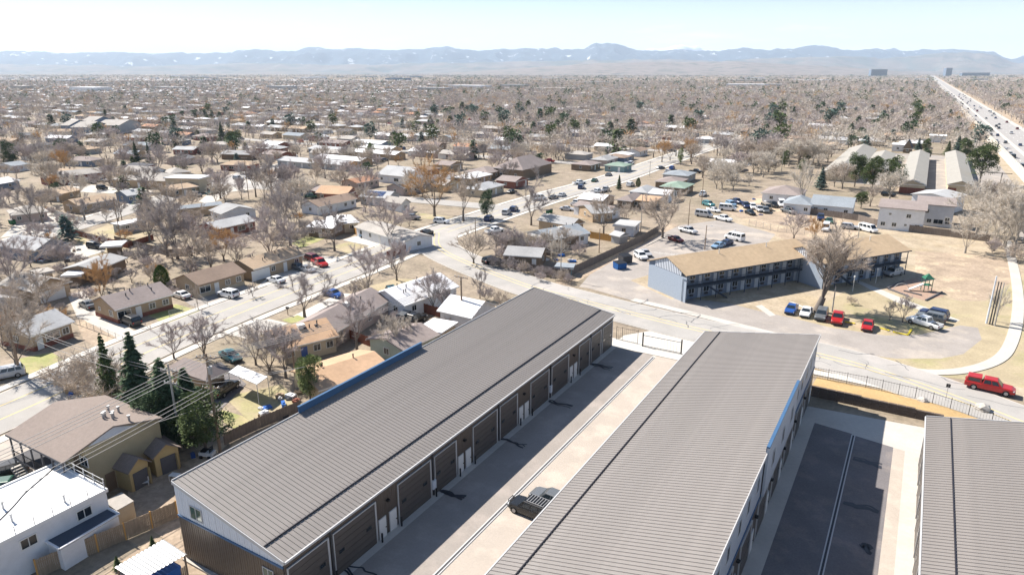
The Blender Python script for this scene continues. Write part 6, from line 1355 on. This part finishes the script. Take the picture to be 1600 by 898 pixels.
GEN_H = []; GEN_T = []
def near_explicit(x, y): return y < 250 and x > -230
street_rows = []
for j in range(60):                      # streets run along x, two rows of houses back to back
    y = 300 + j * 74
    if y > 2600: break
    street_rows.append(y)
for y in street_rows:
    if y < 1300: ribbon('street', [(-2.4 * y - 200, y, 0), (-2.0 * y, y, 0), (-112, y, 0) if y < 500 else (18, y, 0)] if y < 500 else [(-2.4 * y - 200, y, 0), (5, y, 0)], 9, 'road_asphalt', .04 + (y % 5) * .002, raw=True)
for x in (-340, -640, -1000, -1400): ribbon('street', [(x, 260, 0), (x, 1400, 0)], 9, 'road_asphalt', .06, raw=True)
for sx, sy, nx in ((-1, 1, 0),):
    for y in street_rows:
        for side in (-1, 1):
            yy = y + side * 16; x = -2.6 * y - 100
            while x < (16 if y > 420 else -125):
                x += 20 + rf.uniform(0, 4)
                if not in_view(x, yy, 20) or x > 6: continue
                if -8 < (x + 340) < 8 or -8 < (x + 640) < 8 or -8 < (x + 1000) < 8: continue
                if rf.random() < ((.2 if y < 700 else .35) if x < -.75 * y else (.35 if y < 450 else .6)): continue
                GEN_H.append((x, yy + rf.uniform(-2, 2), 0 if side < 0 else pi, rf.random()))
# left of the second side street (y < 280) and east of it
for i in range(9):
    for j in range(7):
        x = -262 - j * 42 + (i % 2) * 8; y = 40 + i * 27
        if in_view(x, y, 10): GEN_H.append((x, y, radians(20 + (j % 2) * 180), rf.random()))
for i in range(5):
    for x in (-130, -88): GEN_H.append((x, 262 + 0 + i * 21, pi / 2 if x < -100 else -pi / 2, rf.random())) if not blocked(x, 262 + i * 21, 9) else None
for y in range(60, 260, 19): 
    for x in (-160, -182): GEN_H.append((x, y, pi / 2, rf.random())) if not blocked(x, y, 9) else None
for y in range(165, 262, 20):
    for x, a in ((-134, pi / 2), (-90, -pi / 2), (-72, -pi / 2), (-152, pi / 2)):
        if not (174 < y < 196 and x < -111): GEN_H.append((x, y, a, rf.random()))
GEN_H = [q for q in GEN_H if not blocked(q[0], q[1], 6.5) and not (q[1] < 330 and -150 < q[0] < -60 and abs(q[0] + 109) < 14)]
GEN_H = [q for q in GEN_H if not (-50 < q[0] < 60 and q[1] < 420)]
GEN_H.sort(key=lambda q: q[0] ** 2 + q[1] ** 2)
rk = list(ROOFS); RC = ['grey', 'bluegrey', 'brown', 'tan', 'white', 'mauve', 'pale', 'lightgrey', 'lightgrey', 'pale', 'white', 'white', 'rust', 'dark']; WC = ['tan', 'cream', 'white', 'brick', 'blue', 'grey', 'brown', 'pink', 'white', 'cream']
HP = []
for i, (L, D, typ, fr) in enumerate(((13, 8.5, 'g', 'wdWw'), (15, 9, 'h', 'wWdw'), (11, 9, 'x', 'w-d'), (17, 8.5, 'g', 'gwdww'), (12, 10, 'h', 'wdw'))):
    HP.append((house_at('house', 'prototype', (-150, -300 - 30 * i), 0, L, D, typ=typ, front=fr, left='w', right='w', rise=1.3 + .2 * (i % 2), extras='p' if i % 2 else '', blk=False), L, D, typ))
n_ind = 0; far_tris = []; far_mi = []
FM = ['roof_' + c for c in RC] + ['wall_' + c for c in WC]
LIM = 300 - sum(1 for o in COL.objects if not o.parent and o.name.startswith('house'))
HPN = 0
for (x, y, a, rnd) in GEN_H:
    ri = int(rnd * 997) % len(RC); wi = int(rnd * 7919) % len(WC); pi_ = int(rnd * 131) % 5; src, L, D, typ = HP[pi_]
    if HPN < LIM:
        HPN += 1; c = copy_tree(src); c.location = (x - (L / 2 * cos(a) - D / 2 * sin(a)), y - (L / 2 * sin(a) + D / 2 * cos(a)), 0); c.rotation_euler = (0, 0, a)
        for ch in c.children:
            if ch.name.startswith('wall') or ch.name.startswith('roof') and not ch.name.startswith('roof_vent'):
                s = ch.material_slots[0]; s.link = 'OBJECT'; s.material = M['wall_' + WC[wi]] if ch.name.startswith('wall') else M['roof_' + RC[ri]]
        nm = {'g': 'gable', 'h': 'hip', 'x': 'front gable'}[typ]
        tag(c, f'{RC[ri].replace("light", "light ").replace("bluegrey", "blue grey")} {nm} roofed house with {WC[wi]} walls in the suburb beyond', 'house', 'houses of the far suburb blocks')
        block(x, y, a, L / 2, D / 2)
    else:
        W_ = mb_tris(wall_mb(L, D, 2.75, 1.3, typ, .45)); R_ = mb_tris(roof_mb(L, D, 2.75, 1.3, typ))
        for T, mi in ((W_, len(RC) + wi), (R_, ri)):
            T = T - np.array((L / 2, D / 2, 0), dtype=np.float32); ca, sa = cos(a), sin(a)
            T = np.stack([T[..., 0] * ca - T[..., 1] * sa + x, T[..., 0] * sa + T[..., 1] * ca + y, T[..., 2]], -1); far_tris.append(T); far_mi += [mi] * len(T)
        if hypot(x, y) < 1100: block(x, y, a, L / 2, D / 2)
for src, *_ in HP:
    for ch in list(src.children):
        for c2 in list(ch.children): bpy.data.objects.remove(c2)
        bpy.data.objects.remove(ch)
    bpy.data.objects.remove(src)
# big pale commercial roofs far out
for k in range(70):
    d = rf.uniform(1500, 6500); a = rf.uniform(-.62, .62); xx = d * math.tan(a); x = xx * cos(YAW) - d * sin(YAW); y = xx * sin(YAW) + d * cos(YAW)
    if 10 < x < 120: continue
    m_ = MB(); s = rf.uniform(20, 60); h = rf.uniform(6, 11); m_.box(x - s, y - s * .5, 0, x + s, y + s * .5, h); T = mb_tris(m_); far_tris.append(T); far_mi += [rf.choice((4, 6, 7, 4, len(RC) + 4, len(RC) + 5))] * len(T)
me = tri_mesh('distant_houses', np.concatenate(far_tris), far_mi, FM); tag(inst('distant_houses', me), 'many far suburb roofs reaching toward the mountains', 'houses', kind='stuff')
# towers on the skyline
for u, v, w_, h_, lab in ((1374, 117, 70, 58, 'dark blue slab office tower on the skyline left of the freeway'), (1483, 113, 26, 70, 'slim blue tower on the skyline right of the freeway'), (1526, 118, 120, 30, 'long low dark office block at the foot of the hills')):
    d = 6200; x0 = (u - 800) * d / (F / cos(PITCH) * 1.0); X = x0 * cos(YAW) - d * sin(YAW); Yw = x0 * sin(YAW) + d * cos(YAW)
    t = empty('office_tower', (X, Yw, 0), YAW, lab, 'office building'); m_ = MB(); m_.box(-w_, 0, 0, w_, 40, h_); m_.build('wall', 'wall_blue', t)
    m_ = MB(); 
    for k in range(int(h_ / 8)): m_.box(-w_ * .97, -1.5, 3 + k * 8, w_ * .97, 0.2, 6.5 + k * 8)
    m_.build('window_band', 'glass', t); bxpart('roof', t, 'roof_grey', -w_ * 1.01, -1, h_, w_ * 1.01, 41, h_ + 3)

# scattered trees
def free(x, y, r=1.6): return not blocked(x, y, r)
cand = []
def dens(d): return .0075 if d < 330 else .017 if d < 1300 else .0078 if d < 3000 else .0009
def on_street(x, y):
    if y > 250 and abs(((y - 300 + 37) % 74) - 37) < 5: return True
    for X in (-340, -640, -1000, -1400):
        if abs(x - X) < 6: return True
    return abs(x + 109 + (6 if y < 70 else 0)) < 10 and y < 520
for lo, hi in ((70, 330), (330, 1300), (1300, 3000), (3000, 9000)):
    area = .5 * (hi ** 2 - lo ** 2) * 2 * .80; n = int(area * dens((lo + hi) / 2))
    for _ in range(n):
        d = math.sqrt(rf.uniform(lo ** 2, hi ** 2)); xx = rf.uniform(-.82, .82) * d; x = xx * cos(YAW) - d * sin(YAW); y = xx * sin(YAW) + d * cos(YAW)
        if fx(30, y) < x < fx(68, y) + 8 * (y < 700): continue
        if 22 < x and y < 300: continue
        if x > -62 and y < 235: continue                      # foreground lots are hand placed
        if x > -100 and y < 125: continue
        if x > -130 and y < 300 and (x < -92 or rf.random() < .72): continue
        if x >= 80 and 580 < y < 1000: continue
        if x < -.75 * y and rf.random() < .15: continue
        if d < 3000 and on_street(x, y) and (x < -.75 * y or rf.random() < .6): continue
        if d < 1300 and not free(x, y): continue
        if d < 330 and -230 < x < -60 and rf.random() < .45: continue
        if x > -38 and y < 440 and x < 30 and not (free(x, y, 3) and rf.random() < .35 and not (x > -16 and y > 300)): continue
        cand.append((d, x, y, rf.random()))
cand.sort()
print('candidate trees', len(cand))
TINTS = ['mauve', 'tan', 'grey', 'mauve', 'tan', 'pale']; TWI = ['twig_mauve', 'twig_tan', 'twig_grey', 'twig_pale', 'twig_rust', 'bark']
lim_b = 300 - NB[0] - 20; nb_ = 0; nc_ = 0; F3 = {}; 
def low_bare(seed, n, w_, nb2, R=4.4, up=.6):
    B, T = bare_gen(seed, H=10, R=R, limbs=5, levels=2, kids=3, ntw=n, tw=w_, tl=1.9, fork=.15, sides=3, upright=up, tr=.22)
    return mb_tris(B)[:nb2], T
LOD = {0: [low_bare(200 + i, 75, .11, 60) for i in range(5)], 1: [low_bare(210 + i, 24, .30, 12) for i in range(4)], 2: [low_bare(220 + i, 9, .8, 2, R=5) for i in range(4)]}
CL = {0: [conif_gen(30 + i, k, 60, 1.7)[1] for i in range(2) for k in ('spruce', 'pine')], 1: [conif_gen(40 + i, 'pine', 14, 3.4)[1] for i in range(3)]}
ft, fm_, et, em_ = [], [], [], []
GT = {'mauve': 'mauve twigged bare tree among the suburb roofs', 'tan': 'tan twigged bare tree among the suburb roofs', 'grey': 'grey twigged bare tree among the suburb roofs', 'pale': 'pale twigged bare tree among the suburb roofs', 'rust': 'rust tinted bare tree among the suburb roofs'}
for d, x, y, rn in cand:
    ever = (rn * 17 % 1) < (.055 if d < 1500 else .06); h = 5.2 + 6.5 * (rn * 31 % 1) ** 1.3 + (1.8 if x > -.75 * y and y > 330 else 0); ti = TINTS[int(rn * 613) % len(TINTS)]
    if (rn * 91 % 1) < .05: ti = 'rust'
    if x > -60 and 230 < y < 520: ti = 'pale' if rn < .6 else 'tan'
    if ever and d > 150:
        h *= 1.0; k = 'spruce' if rn > .5 else 'pine'
        if d < 1400 and nc_ < 230:
            nc_ += 1; tn = ('dark', 'dark', 'green', 'blue')[int(rn * 257) % 4]; conif_at((x, y), h, 'far' + k + str(int(rn * 50) % 2), tn, f'{tn} {"spruce" if k == "spruce" else "pine"} standing among distant bare trees', 'evergreens across the suburb', wx=1.1)
        else:
            T = CL[0 if d < 2500 else 1][int(rn * 300) % 3]; a = rn * 6.28; s = h / 10 * (1 if d < 3000 else 2.2)
            et.append(np.stack([(T[..., 0] * cos(a) - T[..., 1] * sin(a)) * s + x, (T[..., 0] * sin(a) + T[..., 1] * cos(a)) * s + y, T[..., 2] * h / 10 * .95], -1)); em_ += [int(rn * 99) % 3 and 0] * len(T)
        continue
    if nb_ < lim_b:
        nb_ += 1; key = ('mid%d' % (int(rn * 400) % 4)) if d > 200 else ('elm%d' % (int(rn * 400) % 5)); bare_at((x, y), h, key, ti, GT[ti], 'bare trees across the suburb', wx=rf.uniform(.85, 1.25)); continue
    L_n = 0 if d < 1100 else 1 if d < 2600 else 2; B, T = LOD[L_n][int(rn * 300) % len(LOD[L_n])]; a = rn * 50; s = h / 10 * (1.1 if L_n < 2 else 2.4); hz = h / 10 * (1 if L_n < 2 else .95); mi = TWI.index('twig_' + ti)
    for Q, m in ((B, 5), (T, mi)):
        ft.append(np.stack([(Q[..., 0] * cos(a) - Q[..., 1] * sin(a)) * s + x, (Q[..., 0] * sin(a) + Q[..., 1] * cos(a)) * s + y, Q[..., 2] * hz], -1)); fm_ += [m] * len(Q)
A_ = np.concatenate(ft); print('far bare tris', len(A_), 'ind', nb_, nc_)
tag(inst('distant_bare_trees', tri_mesh('distant_bare_trees', A_, fm_, TWI)), 'leafless trees filling the suburb toward the horizon', 'trees', kind='stuff')
A_ = np.concatenate(et); print('far evergreen tris', len(A_)); tag(inst('distant_evergreens', tri_mesh('distant_evergreens', A_, em_, ['needle_dark', 'needle_green', 'needle_blue'])), 'dark evergreens scattered in the far suburb', 'trees', kind='stuff')
for k in range(8):
    u = 1500 + rf.uniform(0, 105); v = 320 + rf.uniform(-10, 80); p = g(u, v)
    if not blocked(p.x, p.y, 1): bare_at(p, rf.uniform(7, 12), 'fine%d' % (k % 3) if k % 2 else 'elm%d' % (k % 5), 'pale', 'pale cottonwood in the belt beside the frontage road', 'pale cottonwoods by the frontage road', wx=rf.uniform(.8, 1.3))
# cottonwood thicket beside the alley and the dry slope
for k in range(20):
    u = 1075 + rf.uniform(0, 130); v = 265 + rf.uniform(0, 45) - (u - 1075) * .15; p = g(u, v)
    if blocked(p.x, p.y, .5): continue
    bare_at(p, rf.uniform(6, 10), ('mid%d' % (k % 4)) if k % 2 else 'fine%d' % (k % 3), 'pale', 'pale cottonwood in the thicket between alley and dry slope', 'pale cottonwood thicket', wx=rf.uniform(1, 1.4))
# parked cars along the far streets
k = 0
for y in street_rows[:9]:
    x = -60 - .0 * y
    while x > -1.6 * y:
        x -= rf.uniform(14, 45)
        if in_view(x, y, 0) and k < 150:
            k += 1; sd = rf.choice((-3.4, 3.4)); ty = rf.choice(('sedan', 'suv', 'pickup')); pt = rf.choice(('white', 'silver', 'black', 'grey', 'red', 'blue', 'white', 'darkblue'))
            car_at((x, y + sd), 0 if sd < 0 else pi, ty, pt, f'{pt.replace("dark", "dark ")} {CATN[ty]} parked on a far residential street', 'cars on the far streets', near=False, z=.06)

# ------------------------------------------------------------------ hills, mountains, haze
from mathutils import noise as mn
def interp(tab, u):
    for (a, ya), (b, yb) in zip(tab, tab[1:]):
        if u <= b: return ya + (yb - ya) * max(0, (u - a)) / (b - a)
    return tab[-1][1]
def range_mesh(name, label, prof, dist, depth, m, base_v=117, nu=420, nr=26, rough=1.0, seed=0, back=.6, uu=(-260, 1860)):
    """terrain strip with its crest at the given distance; crest height from the skyline seen in the photo"""
    K = F / cos(PITCH); V = []; Fc = []
    for i in range(nu + 1):
        u = uu[0] + (uu[1] - uu[0]) * i / nu; az = (u - 800) / K
        jag = mn.fractal(Vector((u / 17.0, seed * 3.1, .5)), .9, 2.2, 5) * (1.5 if rough > .5 else .5); crest = max(0, CAMH + (112 - interp(prof, u) + jag) / K * dist) 
        for j in range(nr + 1):
            t = j / nr; d = dist - depth * (1 - t) if t < 1 else dist
            if j > nr * .8: d = dist + depth * back * (t - .8) / .2; f = 1 - (t - .8) / .2 * .6
            else: tt = t / .8; d = dist - depth * (1 - tt); f = tt ** 1.25
            n1 = mn.fractal(Vector((az * d / 1600 + seed, d / 2600, seed)), .9, 2.1, 5) if rough else 0
            rid = 1 - abs(mn.fractal(Vector((az * d / 1500 + seed + 9, d / 4500, 3.3)), 1.0, 2.0, 4)) * 1.6
            h = crest * f * (1 - rough * .75 * (1 - rid) * (4 * f * (1 - f) + .12)) + crest * .22 * n1 * rough * 4 * f * (1 - f)
            X = az * d; x = X * cos(YAW) - d * sin(YAW); y = X * sin(YAW) + d * cos(YAW); V.append((x, y, h - 1.0 if f > 0 else -2))
    for i in range(nu):
        for j in range(nr): a = i * (nr + 1) + j; Fc.append((a, a + nr + 1, a + nr + 2, a + 1))
    me = bpy.data.meshes.new(name); me.from_pydata(V, [], Fc); me.update(); me.materials.append(M[m]); me.shade_smooth()
    if me.polygons[0].normal.z < 0: me.flip_normals()
    o = bpy.data.objects.new(name, me); link(o); tag(o, label, kind='structure')
A('mountain', (.03, .05, .07), var=.3, scale=.002, col2=(.85, .86, .9), c2scale=.0028, c2pos=(.62, .67), rough=1)
A('foothill', (.16, .13, .105), var=.25, scale=.003, col2=(.085, .095, .08), c2scale=.0013, c2pos=(.46, .58), rough=1)
A('snow', (.85, .87, .9), var=.08, scale=.002, col2=(.25, .3, .36), c2scale=.0012, c2pos=(.55, .65), rough=1)
A('wooded_hill', (.21, .175, .155), var=.3, scale=.01, col2=(.10, .105, .09), c2scale=.006, c2pos=(.5, .62), rough=1)
main = [(-300, 84), (0, 81), (60, 81), (95, 84), (180, 82), (250, 84), (275, 81.5), (310, 81.5), (355, 83), (410, 78.5), (465, 80), (487, 74.5), (500, 75.5), (520, 78.5), (545, 76.5), (600, 80), (640, 79), (690, 78), (720, 76.5), (760, 76.5), (800, 79), (820, 76.5), (840, 77.5), (890, 79), (912, 78), (930, 69.5), (938, 71), (945, 69.5), (962, 71), (980, 76), (1000, 80), (1040, 79), (1120, 80), (1160, 76), (1200, 79), (1225, 77), (1262, 73), (1290, 74), (1330, 80), (1360, 78), (1395, 76), (1420, 79), (1460, 79), (1520, 78), (1545, 80), (1575, 92), (1600, 86), (1640, 84), (1900, 90)]
farp = [(-300, 90), (600, 90), (640, 80), (690, 73), (740, 79), (830, 80), (860, 74), (890, 79), (930, 90), (1200, 90), (1240, 78), (1268, 70), (1290, 74), (1325, 84), (1360, 84), (1390, 74.5), (1420, 82), (1500, 92), (1900, 92)]
snowp = [(-300, 100), (980, 95), (1000, 79), (1020, 76), (1045, 73), (1070, 69), (1085, 67.5), (1100, 73), (1120, 77), (1140, 90), (1900, 100)]
foot = [(-300, 104), (0, 100), (200, 103), (400, 99), (560, 101), (700, 98), (850, 96), (950, 94), (1050, 93), (1150, 92), (1250, 90), (1330, 88), (1380, 92), (1440, 86), (1500, 82), (1545, 84), (1580, 98), (1700, 96), (1900, 100)]
low = [(-300, 118), (640, 116.5), (740, 111), (850, 104), (950, 98), (1040, 95.5), (1150, 96), (1230, 100), (1300, 104), (1370, 108), (1430, 113), (1480, 116), (1900, 118)]
range_mesh('mountains', 'snow peaks showing over the ridge', snowp, 25500, 3000, 'snow', seed=4)
range_mesh('mountains', 'farther blue peaks', farp, 24000, 3000, 'mountain', seed=7)
range_mesh('mountains', 'long snow flecked mountain ridge', main, 21500, 6500, 'mountain', seed=1, nu=700, nr=40)
range_mesh('foothills', 'brown foothills below the ridge', foot, 15500, 4200, 'foothill', seed=2, nu=600, nr=34)
range_mesh('hill', 'low wooded hill before the foothills', low, 9800, 2800, 'wooded_hill', seed=3, rough=.3, nu=400, nr=22)
mb = MB(); mb.box(-34000, -3500, -3, 12000, 29500, 1130); hz = mb.build('haze', 'concrete')
hm = bpy.data.materials.new('haze'); hm.use_nodes = True; hn = hm.node_tree.nodes; hn.clear(); ho = hn.new('ShaderNodeOutputMaterial'); hv = hn.new('ShaderNodeVolumePrincipled')
hv.inputs['Color'].default_value = (.66, .81, 1, 1); hv.inputs['Density'].default_value = HAZE_DENSITY; hv.inputs['Anisotropy'].default_value = 0.1
hm.node_tree.links.new(hv.outputs[0], ho.inputs['Volume']); hz.data.materials.clear(); hz.data.materials.append(hm); tag(hz, kind='stuff')

# ------------------------------------------------------------------ labels: tell alike vehicles apart by what stands near them
import re as _re
tops = [o for o in COL.objects if not o.parent and o.get('label')]
homes = [(o.location.x, o.location.y, _re.split(r' (?:with|behind|beside|in|at|under|between|next|touching|half|joined|by|before|inside|last|of) ', o['label'])[0]) for o in tops if o.get('category') in ('house', 'garage', 'shed', 'store', 'apartment block') and o.get('group') is None and len(o['label'].split()) > 5]
def near_home(o): return min(homes, key=lambda h: (h[0] - o.location.x) ** 2 + (h[1] - o.location.y) ** 2)[2]
for o in tops:
    if o.get('group') in (gm, gy):
        base = o['label'].split(' parked')[0].split(' standing')[0]; o['label'] = f"{base} {'parked' if o['group'] == gm else 'in the dirt yard'} near the {' '.join(near_home(o).split()[:6])}"
from collections import defaultdict
ORD = ['first', 'second', 'third', 'fourth', 'fifth', 'sixth', 'seventh', 'eighth', 'ninth', 'tenth', 'eleventh', 'twelfth', 'thirteenth', 'fourteenth', 'fifteenth']
by = defaultdict(list)
for o in tops: by[o['label']].append(o)
def img_u(o):
    x, y = o.location.x, o.location.y; return (x * cos(YAW) + y * sin(YAW)) / max(1, -x * sin(YAW) + y * cos(YAW))
for lab, os_ in by.items():
    if 1 < len(os_) <= 15:
        os_.sort(key=img_u)
        for k, o in enumerate(os_): o['label'] = ' '.join(lab.split()[:11]) + f", {ORD[k]} from the left"
